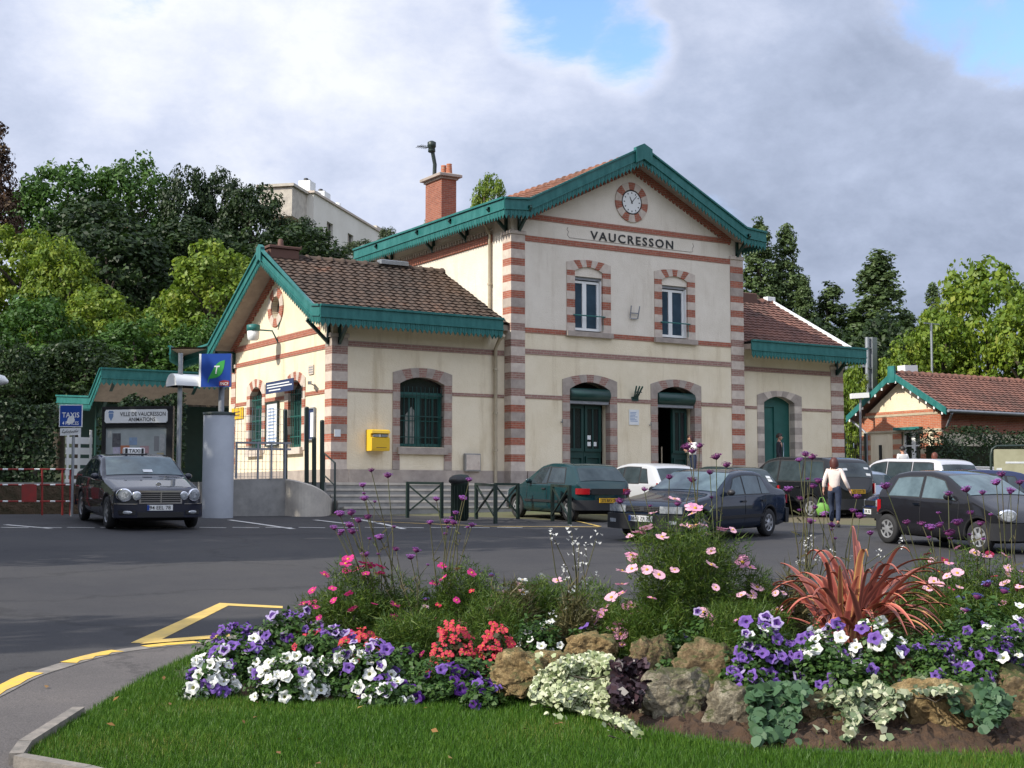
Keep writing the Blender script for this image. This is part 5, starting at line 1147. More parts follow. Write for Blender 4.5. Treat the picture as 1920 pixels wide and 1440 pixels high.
    def slab(s, Pf, th, m, name, direction, parent=None):
        d = Vector(direction) * th; A = Pf; B = [[tuple(Vector(p) - d) for p in r] for r in Pf]; mb = MB(); mb.grid(A, 0, True); mb.grid([r[::-1] for r in B], 0, True)
        for a, b in ((A[0], B[0]), (A[-1], B[-1])): mb.grid([a, b], 0, False)
        mb.grid([[r[0] for r in A], [r[0] for r in B]], 0, False); mb.grid([[r[-1] for r in A], [r[-1] for r in B]], 0, False)
        return mesh_obj(name, mb, m, parent or s.e, False)
    def side_win(s, sb0, sb1, st0, st1, f0=.06, f1=.93, m='car_glass', sides=(1, -1), seal=False):
        if not seal: s.side_win(sb0 - .035, sb1 + .028, st0 - .028, st1 + .028, f0 - .05, min(.985, f1 + .05), m, sides, True)
        for sd in sides:
            Pg = []
            for i in range(9):
                row = []
                for j in range(5):
                    t = (sb0 + (sb1 - sb0) * i / 8) * (1 - j / 4) + (st0 + (st1 - st0) * i / 8) * j / 4; f = f0 + (f1 - f0) * j / 4
                    zt_ = s.zt(t); z = s.belt + f * (zt_ - .06 - s.belt); row.append(s.P(t, sd * (s.side_y(t, z) + (.004 if seal else .010)), z))
                Pg.append(row)
            s.slab(Pg, .012, M['trim'] if seal else M[m], 'window_seal' if seal else 'side_window', (0, sd, 0))
    def screen(s, t0, t1, name, m='car_glass', wf=.9, k0=1, k1=1):
        Pg = []; fw_ = 1 if name == 'windscreen' else -1
        for i in range(9):
            t = t0 + (t1 - t0) * i / 8; w = s.wr(t) * wf * (k0 + (k1 - k0) * i / 8)
            Pg.append([tuple(Vector(s.P(t, w * y / 4, s.top_z(t, w * y / 4))) + Vector((.007 * fw_, 0, .007))) for y in range(-4, 5)])
        return s.slab(Pg, .012, M[m], name, (fw_ * .6, 0, .8))
    def fs(s, y):  return s.nose * min(1, abs(y) / (s.hw * .97)) ** 4
    def rs(s, y):  return s.L - s.tail * min(1, abs(y) / (s.hw * .97)) ** 4
    def end(s, front, y0, y1, z0, z1, m, name, off=.015, th=.03, z0b=None, z1b=None, parent=None, lean=0):
        Pg = []; n = 8
        for i in range(n + 1):
            y = y0 + (y1 - y0) * i / n; a = z0 if z0b is None else z0 + (z0b - z0) * i / n; b = z1 if z1b is None else z1 + (z1b - z1) * i / n
            t = s.fs(y) - off if front else s.rs(y) + off
            Pg.append([s.P(t + (lean * (z - z0)) * (1 if front else -1), y, z) for z in (a, a + (b - a) * .1, (a + b) / 2, b - (b - a) * .1, b)])
        return s.slab(Pg, th, m if not isinstance(m, str) else M[m], name, (1 if front else -1, 0, 0), parent)
    def oval(s, front, cy, cz, ry, rz, m, name, off=.012, rim=None):
        mb = MB(); n = 18; q = 1 if front else -1
        for k_, (rr_, dd) in enumerate(((1.0, 0), (.9, .025), (.6, .04), (0.02, .045))): pass
        P_ = []
        for rr_, dd in ((1.05, -.03), (1.0, .010), (.86, .014), (.5, .022), (.02, .025)):
            P_.append([s.P((s.fs(cy + ry * rr_ * cos(a)) - dd - off) if front else (s.rs(cy + ry * rr_ * cos(a)) + dd + off), cy + ry * rr_ * cos(a), cz + rz * rr_ * sin(a)) for a in [2 * pi * k / n for k in range(n + 1)]])
        mb.grid(P_[:3], 1, True); mb.grid(P_[2:4], 0, True); mb.grid(P_[3:], 2, True); return mesh_obj(name, mb, [m if not isinstance(m, str) else M[m], M['chrome'], M['lamp_core']], s.e, False)
    def sidestrip(s, t0, t1, z0, z1, m, name, off=.02, sides=(1, -1)):
        for sd in sides:
            Pg = [[s.P(t, sd * (s.side_y(t, z) + off), z) for z in (z0, (z0 + z1) / 2, z1)] for t in np.linspace(t0, t1, max(2, int((t1 - t0) / .12)))]
            s.slab(Pg, off + .004, m if not isinstance(m, str) else M[m], name, (0, sd, 0))
    def seam(s, t, z0, z1, t2=None):
        for sd in (1, -1):
            Pg = []
            for k in range(9):
                z = z0 + (z1 - z0) * k / 8; tt = t + ((t2 or t) - t) * k / 8; Pg.append([s.P(tt - .006, sd * (s.side_y(tt, z) + .003), z), s.P(tt + .006, sd * (s.side_y(tt, z) + .003), z)])
            s.slab(Pg, .006, M['trim'], 'door_gap', (0, sd, 0))
    def mirror(s, t, z=None, m=None):
        z = z or s.belt + .07
        for sd in (1, -1):
            y = s.side_y(t, z); mb = MB(); mb.lathe([(.02, -.05), (.065, -.04), (.075, .0), (.055, .04), (.02, .055)], (0, 0, 0), 10, 0, 'x')
            mb.v = [(s.L / 2 - t + p[0] * .9, sd * (y + .10) + p[1] * 1.15, z + p[2] * .85) for p in mb.v]; mb.bar((s.L / 2 - t, sd * y, z - .04), (s.L / 2 - t, sd * (y + .06), z - .02), .05, .04); mesh_obj('mirror', mb, m or s.col, s.e, False)
    def handle(s, t, z):
        for sd in (1, -1):
            y = s.side_y(t, z); mb = MB(); mb.bar((s.L / 2 - t - .08, sd * (y + .02), z), (s.L / 2 - t + .08, sd * (y + .02), z), .03, .035); mesh_obj('door_handle', mb, s.handm if hasattr(s, 'handm') else M['trim'], s.e, False)
    def plate(s, front, y, z, txt, yellow=False, w=.52, h=.11, off=.05):
        p = s.end(front, y - w / 2, y + w / 2, z - h / 2, z + h / 2, 'plate_y' if yellow else 'plate_w', 'number_plate', off, .02)
        q = 1 if front else -1; t = s.fs(y) - off - .002 if front else s.rs(y) + off + .002
        tx = text_mb(txt, w * .82, h * .66, lambda a, b, d: (s.L / 2 - t + q * (d - .0), y + q * a, z + b), .003, 1, .01)
        mesh_obj('lettering', tx, M['black'], p, False)
        if not yellow:
            mb = MB(); yy = y - q * w * .46; mb.box(min(s.L / 2 - t - .002, s.L / 2 - t + q * .003), yy - .022, z - h / 2 + .004, max(s.L / 2 - t - .002, s.L / 2 - t + q * .003), yy + .022, z + h / 2 - .004); mesh_obj('blue_band', mb, M['blue_sign'], p, False)
# ---- the taxi: big grey saloon with four round lamps
tx = Car.__new__(Car); 
Car.__init__(tx, 'parked_taxi', 'dark grey saloon taxi with four round headlamps parked before the notice board', 8.8, 29.3, -95, 4.82, 1.82, 1.46, 2.85, .84,
    [(0, .60), (.10, .74), (.3, .82), (1.25, .98), (1.42, 1.0), (2.2, 1.40), (2.75, 1.455), (3.3, 1.43), (4.05, 1.12), (4.2, 1.10), (4.7, 1.04), (4.82, .8)], .95, paint('grey violet car paint', (.022, .024, .036), .8, .2), r=.325)
tx.screen(1.50, 2.22, 'windscreen', 'car_glass_light', .9); tx.screen(3.42, 4.0, 'rear_window')
tx.side_win(1.75, 2.60, 2.2, 2.60); tx.side_win(2.66, 3.42, 2.66, 3.2); tx.side_win(3.46, 3.75, 3.24, 3.40)
for y, r_ in ((.69, .125), (-.69, .125)): tx.oval(True, y, .70, .135, .125, 'lamp_clear', 'headlight')
for y in (.46, -.46): tx.oval(True, y, .685, .09, .085, 'lamp_clear', 'headlight')
g = tx.end(True, -.42, .42, .53, .79, 'chrome', 'grille', .02, .05)
for k in range(5): tx.end(True, -.385, .385, .558 + .041 * k, .588 + .041 * k, 'black', 'grille_bar', .03, .03, parent=g)
tx.end(True, -.012, .012, .55, .76, 'chrome', 'grille_bar', .036, .02, parent=g)
tx.end(True, -.87, .87, .26, .52, tx.col, 'bumper', .05, .12); tx.end(True, -.45, .45, .27, .37, 'black', 'air_intake', .056, .05)
for y in (.64, -.64): tx.end(True, y - .15, y + .15, .32, .40, 'black', 'fog_lamp', .056, .05); tx.oval(True, y, .36, .09, .035, 'lamp_clear', 'fog_lamp', .05)
for y in (.66, -.66): tx.end(True, y - .2, y + .2, .52, .535, 'chrome', 'bumper_trim', .054, .02)
tx.end(False, -.87, .87, .3, .55, tx.col, 'bumper', .04, .1)
for sd in (1, -1): tx.end(False, sd * .55, sd * .84, .72, .95, 'lamp_red', 'tail_light')
tx.plate(True, -.02, .455, '94 EEL 78', w=.50, off=.056)
tx.seam(1.55, .3, .95); tx.seam(2.63, .3, .95); tx.seam(3.5, .45, .95, 3.6); tx.mirror(1.75); tx.handm = M['chrome']; tx.handle(2.5, .80); tx.handle(3.4, .80); tx.sidestrip(1.3, 3.6, .44, .50, tx.col, 'side_moulding', .018)
mb = MB(); mb.lathe([(.05, -.006), (.055, 0), (.05, .006), (.045, .006), (.04, 0), (.045, -.006), (.05, -.006)], (tx.L / 2 - .22, 0, .90), 14, 0, 'x'); mb.bar((tx.L / 2 - .22, 0, .8), (tx.L / 2 - .22, 0, .95), .006, .006)
for a in (210, 330): mb.bar((tx.L / 2 - .22, 0, .90), (tx.L / 2 - .22, .05 * cos(radians(a)), .9 + .05 * sin(radians(a))), .006, .006)
mesh_obj('bonnet_ornament', mb, M['chrome'], tx.e, False)
mb = MB(); mb.bbox(tx.L / 2 - 2.75, -.22, 1.46, tx.L / 2 - 2.58, .22, 1.60, .02); RS_ = mesh_obj('roof_sign', mb, M['white'], tx.e, False)
mb = MB(); mb.box(tx.L / 2 - 2.78, -.26, 1.44, tx.L / 2 - 2.55, .26, 1.475)
for k in (-1, 1): mb.box(tx.L / 2 - 2.582, k * .17 - .025, 1.48, tx.L / 2 - 2.576, k * .17 + .025, 1.59)
t_ = text_mb('TAXI', .24, .075, lambda a, b, d: (tx.L / 2 - 2.578 + d, a, 1.535 + b), .004, 1, .012); mb.add(t_.v, t_.f); mesh_obj('roof_sign_lettering', mb, M['black'], RS_, False)
mb = MB(); mb.add([(tx.L / 2 - 1.72, -.28 + .24 * k, 0) for k in (0, 1)], []); 
Pq = [[tuple(Vector(tx.P(t, y, tx.top_z(t, y))) + Vector((.016, 0, .016))) for y in (-.02, .17)] for t in (1.56, 1.66)]
tx.slab(Pq, .004, M['paper'], 'dashboard_paper', (.6, 0, .8))
# ---- generic small hatchback
def hatch(name, label, x, y, head, col, L=3.71, W=1.62, H=1.40, doors=3, tail='mid', plate=None, wb=2.47, belt=.88, fo=.72):
    k = L / 3.71; h = H / 1.40
    c = Car(name, label, x, y, head, L, W, H, wb * k, fo * k, [(0, .55 * h), (.12 * k, .70 * h), (.35 * k, .78 * h), (.85 * k, .88 * h), (1.0 * k, .92 * h), (1.75 * k, 1.33 * h), (2.15 * k, 1.395 * h), (2.9 * k, 1.38 * h), (3.2 * k, 1.32 * h), (3.52 * k, .96 * h), (3.62 * k, .86 * h), (3.71 * k, .6 * h)], belt * h, col, r=.285)
    c.screen(1.06 * k, 1.74 * k, 'windscreen'); c.screen(3.24 * k, 3.52 * k, 'rear_window', 'car_glass', .88)
    c.kk = k; c.hh = h
    if doors == 3: c.side_win(1.35 * k, 2.18 * k, 1.72 * k, 2.18 * k); c.side_win(2.26 * k, 2.98 * k, 2.26 * k, 2.86 * k, .10, .9)
    else: c.side_win(1.35 * k, 2.05 * k, 1.72 * k, 2.05 * k); c.side_win(2.11 * k, 2.75 * k, 2.11 * k, 2.70 * k); c.side_win(2.80 * k, 3.12 * k, 2.76 * k, 2.92 * k, .1, .85)
    c.end(True, -c.hw * .96, c.hw * .96, .26, .50 * h, 'trim', 'bumper', .05, .12); c.end(False, -c.hw * .97, c.hw * .97, .28, .52 * h, 'trim', 'bumper', .05, .14)
    for sd in (1, -1): c.end(True, sd * .42, sd * c.hw * .93, .53 * h, .68 * h, 'lamp_clear', 'headlight', .012, .04)
    c.end(True, -.38, .38, .55 * h, .66 * h, 'black', 'grille', .01, .03)
    if tail == 'mid':
        for sd in (1, -1): c.end(False, sd * .50, sd * c.hw * .955, .66 * h, .80 * h, 'lamp_red', 'tail_light', .03, .06)
    else:
        for sd in (1, -1): c.end(False, sd * .60, sd * c.hw * .96, .62 * h, .92 * h, 'lamp_red', 'tail_light', .03, .08)
    c.seam(1.25 * k, .3, c.belt); c.seam(2.22 * k, .3, c.belt); c.mirror(1.42 * k); c.handle(2.08 * k, .77 * h)
    c.sidestrip(1.15 * k, 2.75 * k, .44 * h, .50 * h, 'trim', 'side_moulding', .02)
    return c
cl = hatch('parked_hatchback', 'dark green three door hatchback parked nose to the station steps', 19.65, 29.0, 88, paint('dark green car paint', (.008, .032, .037), .3), H=1.40)
cl.end(False, -.46, .46, .66, .80, 'black', 'tail_panel', .02, .03); cl.plate(False, 0, .52, '275 BKV 78', True, off=.065)
mb = MB(); mb.bar((-cl.L / 2 + .28, .05, 1.0), (-cl.L / 2 + .24, -.3, .98), .025, .03); mesh_obj('rear_wiper', mb, M['black'], cl.e, False)
p6 = hatch('parked_hatchback', 'silver hatchback with red teardrop tail lamps beside the green hatchback', 22.3, 29.4, 90, paint('silver car paint', (.55, .56, .58), .5, .3), 3.83, 1.65, 1.43, 5, 'tall'); p6.plate(False, 0, .58, '941 DKP 78', True, off=.065)
dh = hatch('parked_hatchback', 'dark green estate style hatchback with white stickers on its rear window', 24.8, 29.3, 90, paint('blackish green car paint', (.010, .022, .022), .3), 3.75, 1.60, 1.39, 5, 'tall'); dh.plate(False, 0, .58, '618 CRS 78', True, off=.065)
for z, t in ((1.02, 3.44), (.955, 3.52)):
    Pq = [[tuple(Vector(dh.P(tt, y, dh.top_z(tt, y))) + Vector((-.016, 0, .014))) for y in (-.52, -.38)] for tt in (t - .04, t + .02)]; dh.slab(Pq, .004, M['paper'], 'sticker', (-.6, 0, .8))
sf = hatch('parked_hatchback', 'small silver blue hatchback tucked between the black people carrier and the silver one', 29.75, 29.6, 90, paint('silver blue car paint', (.22, .27, .36), .5), 3.5, 1.6, 1.34)
sf.plate(False, 0, .56, '305 DRT 78', True, off=.065)
bl = hatch('moving_hatchback', 'dark blue car turning behind the black three door hatchback with its headlamp and plate showing', 25.3, 21.6, 151, paint('navy car paint', (.010, .018, .065), .4), 3.9, 1.64, 1.38, 5)
bl.plate(True, 0, .40, '5 FPL 78', off=.062)
# ---- black rounded city car in front right
tw = Car('parked_city_car', 'black rounded three door city car nearest the flower bed on the right', 21.05, 17.75, -95, 3.43, 1.63, 1.42, 2.35, .58,
    [(0, .52), (.10, .66), (.3, .77), (.62, .90), (.8, .97), (1.5, 1.34), (1.9, 1.415), (2.5, 1.40), (2.9, 1.33), (3.2, 1.0), (3.36, .80), (3.43, .55)], .90, paint('black car paint', (.012, .012, .015), .3), r=.285, nose=.3, tail=.25)
tw.screen(.86, 1.5, 'windscreen', 'car_glass_light'); tw.screen(2.93, 3.2, 'rear_window'); tw.side_win(1.14, 1.98, 1.5, 1.98, m='car_glass_light'); tw.side_win(2.06, 2.90, 2.06, 2.72, .08, .9, m='car_glass_light')
for sd in (1, -1): tw.oval(True, sd * .58, .68, .13, .11, 'lamp_clear', 'headlight', .02); tw.end(False, sd * .62, sd * .785, .60, .84, 'lamp_red', 'tail_light', .02, .1)
tw.end(True, -.79, .79, .24, .54, 'trim', 'bumper', .05, .14); tw.end(False, -.79, .79, .26, .56, 'trim', 'bumper', .05, .16); tw.end(True, -.3, .3, .40, .46, 'black', 'grille', .055, .03)
tw.seam(1.05, .3, .9); tw.seam(2.02, .3, .9); tw.mirror(1.25); tw.handm = M['chrome']; tw.handle(2.10, .80); tw.plate(True, 0, .36, '812 DPN 78', off=.06)
# ---- dark blue saloon driving past
pg = Car('moving_saloon', 'dark blue saloon with wide headlamps driving left behind the pink cosmos', 18.0, 21.7, 200, 4.41, 1.70, 1.34, 2.67, .80,
    [(0, .56), (.06, .70), (.3, .76), (1.2, .87), (1.4, .91), (2.15, 1.285), (2.6, 1.335), (3.1, 1.325), (3.35, 1.28), (3.85, 1.0), (4.0, .97), (4.36, .92), (4.41, .6)], .86, paint('dark blue car paint', (.010, .018, .035), .4), r=.285, nose=.12, tail=.14)
pg.spokes = 9
pg.screen(1.46, 2.16, 'windscreen', 'car_glass_light'); pg.screen(3.38, 3.82, 'rear_window'); pg.side_win(1.72, 2.42, 2.14, 2.42, m='car_glass_light'); pg.side_win(2.48, 3.12, 2.48, 3.12, m='car_glass_light'); pg.side_win(3.16, 3.5, 3.16, 3.26, m='car_glass_light')
for sd in (1, -1): pg.end(True, sd * .38, sd * .80, .56, .69, 'lamp_clear', 'headlight', .02, .04); pg.end(False, sd * .45, sd * .8, .66, .84, 'lamp_red', 'tail_light', .02, .06)
g = pg.end(True, -.37, .37, .57, .68, 'black', 'grille', .012, .03)
for k in range(3): pg.end(True, -.36, .36, .585 + .033 * k, .597 + .033 * k, 'chrome', 'grille_bar', .022, .02, parent=g)
pg.end(True, -.05, .05, .59, .67, 'chrome', 'emblem', .03, .02, parent=g)
pg.end(True, -.83, .83, .24, .53, 'trim', 'bumper', .07, .14); pg.end(False, -.83, .83, .26, .56, 'trim', 'bumper', .06, .14)
for sd in (1, -1): pg.end(True, sd * .58, sd * .74, .36, .43, 'lamp_clear', 'fog_lamp', .078, .03)
pg.plate(True, .0, .45, '8673 ZR 78', off=.08); pg.seam(1.5, .3, .86); pg.seam(2.45, .3, .86); pg.seam(3.3, .5, .86); pg.mirror(1.75, m=M['trim']); pg.handle(2.36, .74); pg.handle(3.2, .74); pg.sidestrip(1.2, 3.2, .42, .48, 'trim', 'side_moulding', .02)
# ---- people carriers and estate
def mpv(name, label, x, y, head, col, L=4.4, W=1.76, H=1.68, est=False):
    k = L / 4.4; h = H / 1.68; b = 1.0 * h if not est else .94 * h
    pr = [(0, .6), (.15, .82), (.7, 1.0), (.9, 1.06), (1.7, 1.6), (2.1, 1.675), (3.8, 1.66), (4.1, 1.58), (4.3, 1.10), (4.36, .95), (4.4, .6)] if not est else [(0, .6), (.1, .78), (1.1, 1.02), (1.3, 1.06), (2.1, 1.6), (2.5, 1.67), (3.7, 1.65), (4.0, 1.58), (4.3, 1.10), (4.36, .95), (4.4, .6)]
    c = Car(name, label, x, y, head, L, W, H, 2.7 * k, .82 * k, [(a * k, z * h) for a, z in pr], b, col, tum=.22, r=.315)
    o = 0 if not est else .4
    c.screen((.98 + o) * k, (1.68 + o) * k, 'windscreen'); c.screen(4.11 * k, 4.28 * k, 'rear_window', 'car_glass', .9)
    c.side_win((1.25 + o) * k, 2.20 * k, (1.66 + o) * k, 2.20 * k); c.side_win(2.28 * k, 3.12 * k, 2.28 * k, 3.12 * k); c.side_win(3.20 * k, 3.98 * k, 3.20 * k, 3.86 * k)
    c.end(True, -c.hw * .96, c.hw * .96, .28, .56, col, 'bumper', .05, .12); c.end(False, -c.hw * .97, c.hw * .97, .30, .58, 'trim', 'bumper', .06, .14)
    for sd in (1, -1): c.end(True, sd * .45, sd * c.hw * .93, .62, .80, 'lamp_clear', 'headlight', .012, .04); c.end(False, sd * .68, sd * c.hw * .96, .72, 1.0, 'lamp_red', 'tail_light', .03, .08)
    c.plate(False, 0, .78, '427 CGT 78', True, off=.03); c.seam(1.2 * k, .3, b); c.seam(2.24 * k, .3, b); c.seam(3.16 * k, .3, b); c.mirror(1.4 * k); c.handle(2.14 * k, .88 * h); c.handle(3.05 * k, .88 * h); c.sidestrip(1.2 * k, 3.4 * k, .48, .55, 'trim', 'side_moulding', .02)
    return c
es = mpv('parked_people_carrier', 'black people carrier with stickers on its rear window behind the woman in pink', 27.2, 28.6, 90, paint('black carrier paint', (.010, .011, .013), .3))
for y, z in ((-.5, .02), (-.52, -.05), (.3, .0)):
    Pq = [[tuple(Vector(es.P(tt, yy, es.top_z(tt, yy))) + Vector((-.018, 0, .008))) for yy in (y - .09, y + .07)] for tt in (4.19 - z, 4.215 - z)]; es.slab(Pq, .004, M['paper'], 'sticker', (-.9, 0, .3))
c8 = mpv('parked_people_carrier', 'silver people carrier with dark windows in front of the brick outbuilding', 31.4, 28.6, 90, paint('silver carrier paint', (.58, .58, .62), .5, .3), 4.5, 1.8, 1.70)
ec = mpv('parked_estate', 'silver estate with roof rails at the right edge beneath the information board', 34.9, 29.0, 90, paint('bright silver paint', (.60, .60, .63), .5, .3), 4.4, 1.72, 1.46, True)
for sd in (1, -1): mb = MB(); mb.tube([ec.P(2.4, sd * .55, 1.47), ec.P(2.6, sd * .56, 1.51), ec.P(3.8, sd * .56, 1.50), ec.P(3.95, sd * .55, 1.45)], .02, 6); mesh_obj('roof_rail', mb, M['rim'], ec.e, False)
# ================================================================ PEOPLE
def skin_mesh(name, J, E, m, parent, root=0, sub=2):
    me = bpy.data.meshes.new(name); me.from_pydata([j[0] for j in J], E, []); o = bpy.data.objects.new(name, me); COL.objects.link(o)
    o.modifiers.new('s', 'SKIN'); sv = me.skin_vertices[0].data
    for i, j in enumerate(J):
        r = j[1]; sv[i].radius = (r, r) if not isinstance(r, tuple) else r; sv[i].use_root = (i == root)
    o.modifiers['s'].use_smooth_shade = True; o.modifiers.new('b', 'SUBSURF').levels = sub
    dg = bpy.context.evaluated_depsgraph_get(); dg.update(); nm = bpy.data.meshes.new_from_object(o.evaluated_get(dg)); bpy.data.objects.remove(o); bpy.data.meshes.remove(me)
    nm.name = name; nm.materials.clear(); nm.materials.append(m)
    for p in nm.polygons: p.material_index = 0; p.use_smooth = True
    r_ = bpy.data.objects.new(name, nm); COL.objects.link(r_); r_.parent = parent; return r_
M['skin'] = mat('skin', (.50, .27, .19), .5, (.44, .22, .15), 20)
def person(label, loc, face, h, top, bottom, hair, pose, hairlen=.0, top_len=.0, shoes='black', open_jacket=None, headtilt=(0, 0)):
    # local frame: facing +Y, z up, unit = metres for a 1.70 m figure, scaled to h
    k = h / 1.70; root = empty('person', loc, label, 'person', face)
    V = lambda x, y, z: Vector((x * k, y * k, z * k)); d = dict(hipL=(-.09, 0, .90), hipR=(.09, 0, .90), pelvis=(0, 0, .93), waist=(0, 0, 1.08), chest=(0, .01, 1.27), neckb=(0, -.01, 1.42), head=(0, .02, 1.56),
        shL=(-.165, 0, 1.37), shR=(.165, 0, 1.37), elL=(-.21, -.03, 1.10), elR=(.21, -.03, 1.10), waL=(-.22, .04, .86), waR=(.22, .04, .86), knL=(-.095, .02, .50), knR=(.095, .02, .50), anL=(-.10, -.02, .09), anR=(.10, -.02, .09), toL=(-.11, .14, .035), toR=(.11, .14, .035)); d.update(pose)
    p = {a: V(*b) for a, b in d.items()}
    J = [(p['pelvis'], (.125 * k, .10 * k)), (p['waist'], (.115 * k, .085 * k)), (p['chest'], (.135 * k, .095 * k)), (p['neckb'], .055 * k), (p['neckb'].lerp(p['head'], .45), .052 * k), (p['head'], (.075 * k, .092 * k)), (p['head'] + V(0, 0, .075), (.062 * k, .075 * k)), (p['head'] + V(0, .03, -.07), .05 * k)]
    E_ = [(0, 1), (1, 2), (2, 3), (3, 4), (4, 5), (5, 6), (5, 7)]
    def chain(st, pts):
        prev = st
        for q, r in pts: J.append((q, r)); E_.append((prev, len(J) - 1)); prev = len(J) - 1
        return prev
    for S, sx in (('L', -1), ('R', 1)):
        hand = p['wa' + S] + (p['wa' + S] - p['el' + S]).normalized() * .08 * k; dr = (p['wa' + S] - p['el' + S]).normalized()
        e = chain(2, [(p['sh' + S], .062 * k), (p['sh' + S].lerp(p['el' + S], .5), .047 * k), (p['el' + S], .040 * k), (p['el' + S].lerp(p['wa' + S], .35), .039 * k), (p['wa' + S], .026 * k), (p['wa' + S].lerp(hand, .7), (.022 * k, .034 * k)), (hand, (.016 * k, .034 * k))])
        sd = dr.cross(Vector((1, 0, 0))).normalized()
        for f, L in ((-.027, .062), (-.009, .075), (.009, .08), (.026, .07)):
            b = hand + sd * f * k; chain(e, [(b + dr * .01 * k, .0095 * k), (b + dr * L * .55 * k + V(-sx * .006, 0, 0), .0085 * k), (b + dr * L * k + V(-sx * .02, 0, 0), .007 * k)])
        w_ = p['wa' + S].lerp(hand, .5); chain(e - 1, [(w_ + sd * .035 * k + dr * .015 * k, .011 * k), (w_ + sd * .05 * k + dr * .05 * k, .0085 * k)])
        chain(0, [(p['hip' + S], .088 * k), (p['hip' + S].lerp(p['kn' + S], .5), .072 * k), (p['kn' + S], .053 * k), (p['kn' + S].lerp(p['an' + S], .3), .052 * k), (p['an' + S], .034 * k), (p['to' + S], .03 * k)])
    skin_mesh('body', J, E_, M['skin'], root)
    # face: nose, eyes, mouth, ears set on the head
    hc = p['head']; mb = MB(); mb.add([hc + V(-.014, .085, -.01), hc + V(.014, .085, -.01), hc + V(0, .085, .035), hc + V(0, .112, -.008), hc + V(0, .085, -.02)], [(0, 3, 2), (3, 1, 2), (0, 4, 3), (4, 1, 3)], 0, True)
    for sx in (-1, 1): mb.lathe([(.001, -.012 * k), (.018 * k, -.006 * k), (.03 * k, .004 * k), (.001, .012 * k)], hc + V(sx * .082, 0, .0), 8, 0, 'x')
    mesh_obj('face', mb, M['skin'], root, False)
    mb = MB()
    for sx in (-1, 1): mb.lathe([(.001, -.006 * k), (.010 * k, 0), (.001, .006 * k)], hc + V(sx * .033, .082, .02), 8, 0, 'y')
    mb.lathe([(.001, -.004 * k), (.02 * k, 0), (.001, .004 * k)], hc + V(0, .086, -.052), 8, 0, 'y'); mesh_obj('features', mb, M['wood_dark'], root, False)
    # hair cap
    P = []
    for i in range(9):
        th = pi * .62 * i / 8; row = []
        for j in range(17):
            a = 2 * pi * j / 16; back = .5 - .5 * sin(a); t2 = th * (.5 + .5 * min(1, back * 1.7)); L = hairlen * max(0, (i - 5) / 3) * min(1, back * 1.6)
            jit = 1 + .06 * sin(j * 2.7 + i * 1.9)
            row.append(hc + V(.098 * sin(t2) * cos(a) * jit * (1 + .1 * (L > 0)), (.116 * sin(t2) * sin(a) - .012) * jit, .035 + .115 * cos(t2) - L))
        P.append(row)
    mb = MB(); mb.grid(P, 0, True); mesh_obj('hair', mb, hair, root, False)
    # upper garment
    g = 1.16; J2 = [(p['pelvis'].lerp(p['waist'], .05 - top_len * 1.6), (.15 * k, .122 * k)), (p['waist'], (.135 * k, .105 * k)), (p['chest'], (.152 * k, .112 * k)), (p['neckb'] - V(0, 0, .03), .075 * k)]; E2 = [(0, 1), (1, 2), (2, 3)]
    for S in 'LR':
        n = len(J2); J2 += [(p['sh' + S], .076 * k), (p['sh' + S].lerp(p['el' + S], .5), .06 * k), (p['el' + S], .052 * k), (p['el' + S].lerp(p['wa' + S], .85), .042 * k)]; E2 += [(2, n), (n, n + 1), (n + 1, n + 2), (n + 2, n + 3)]
    T = skin_mesh('jacket' if open_jacket else 'top', J2, E2, top, root)
    if open_jacket:
        c = p['chest']; mb = MB(); mb.add([c + V(-.045, .118, .12), c + V(.045, .118, .12), c + V(.055, .128, -.12), c + V(.05, .122, -.34), c + V(-.05, .122, -.34), c + V(-.055, .128, -.12)], [(0, 1, 2, 3, 4, 5)]); mb.add([c + V(-.02, .130, .11), c + V(.02, .130, .11), c + V(.028, .138, -.12), c + V(0, .136, -.2), c + V(-.028, .138, -.12)], [(0, 1, 2, 3, 4)], 1); mesh_obj('shirt_front', mb, [open_jacket, M['blue_sign']], root, False)
    J3 = [(p['pelvis'] + V(0, 0, .13), (.125 * k, .10 * k)), (p['pelvis'] - V(0, 0, .02), (.128 * k, .108 * k))]; E3 = [(0, 1)]
    for S in 'LR':
        n = len(J3); J3 += [(p['hip' + S], .098 * k), (p['hip' + S].lerp(p['kn' + S], .5), .083 * k), (p['kn' + S], .066 * k), (p['kn' + S].lerp(p['an' + S], .5), .062 * k), (p['an' + S] + V(0, 0, .0), .058 * k)]; E3 += [(1, n), (n, n + 1), (n + 1, n + 2), (n + 2, n + 3), (n + 3, n + 4)]
    skin_mesh('trousers', J3, E3, bottom, root)
    for S in 'LR':
        a, t = p['an' + S], p['to' + S]; mb = MB(); dd = (t - a); dd.z = 0; dd.normalize(); q = Vector((a.x, a.y, t.z)); mb.tube([q - dd * .07 * k, q - dd * .03 * k, q + dd * .08 * k, t + dd * .03 * k, t + dd * .07 * k], [.028 * k, .042 * k, .042 * k, .036 * k, .012 * k], 10); mesh_obj('shoe', mb, M[shoes], root, False)
    return root
H = lambda n, c: mat(n, c, .55, tuple(x * .5 for x in c), 60)
M['pink_knit'] = mat('pale pink knit', (.76, .64, .57), .9, (.68, .56, .50), 30, bs=.3); M['denim'] = mat('dark denim', (.025, .035, .07), .9, (.015, .022, .045), 20)
M['white_cloth'] = mat('white cotton', (.72, .70, .67), .9); M['suit'] = mat('dark suit cloth', (.012, .012, .018), .8); M['light_shirt'] = mat('pale blue shirt', (.50, .56, .66), .8); M['grey_cloth'] = mat('grey cloth', (.18, .18, .2), .9)
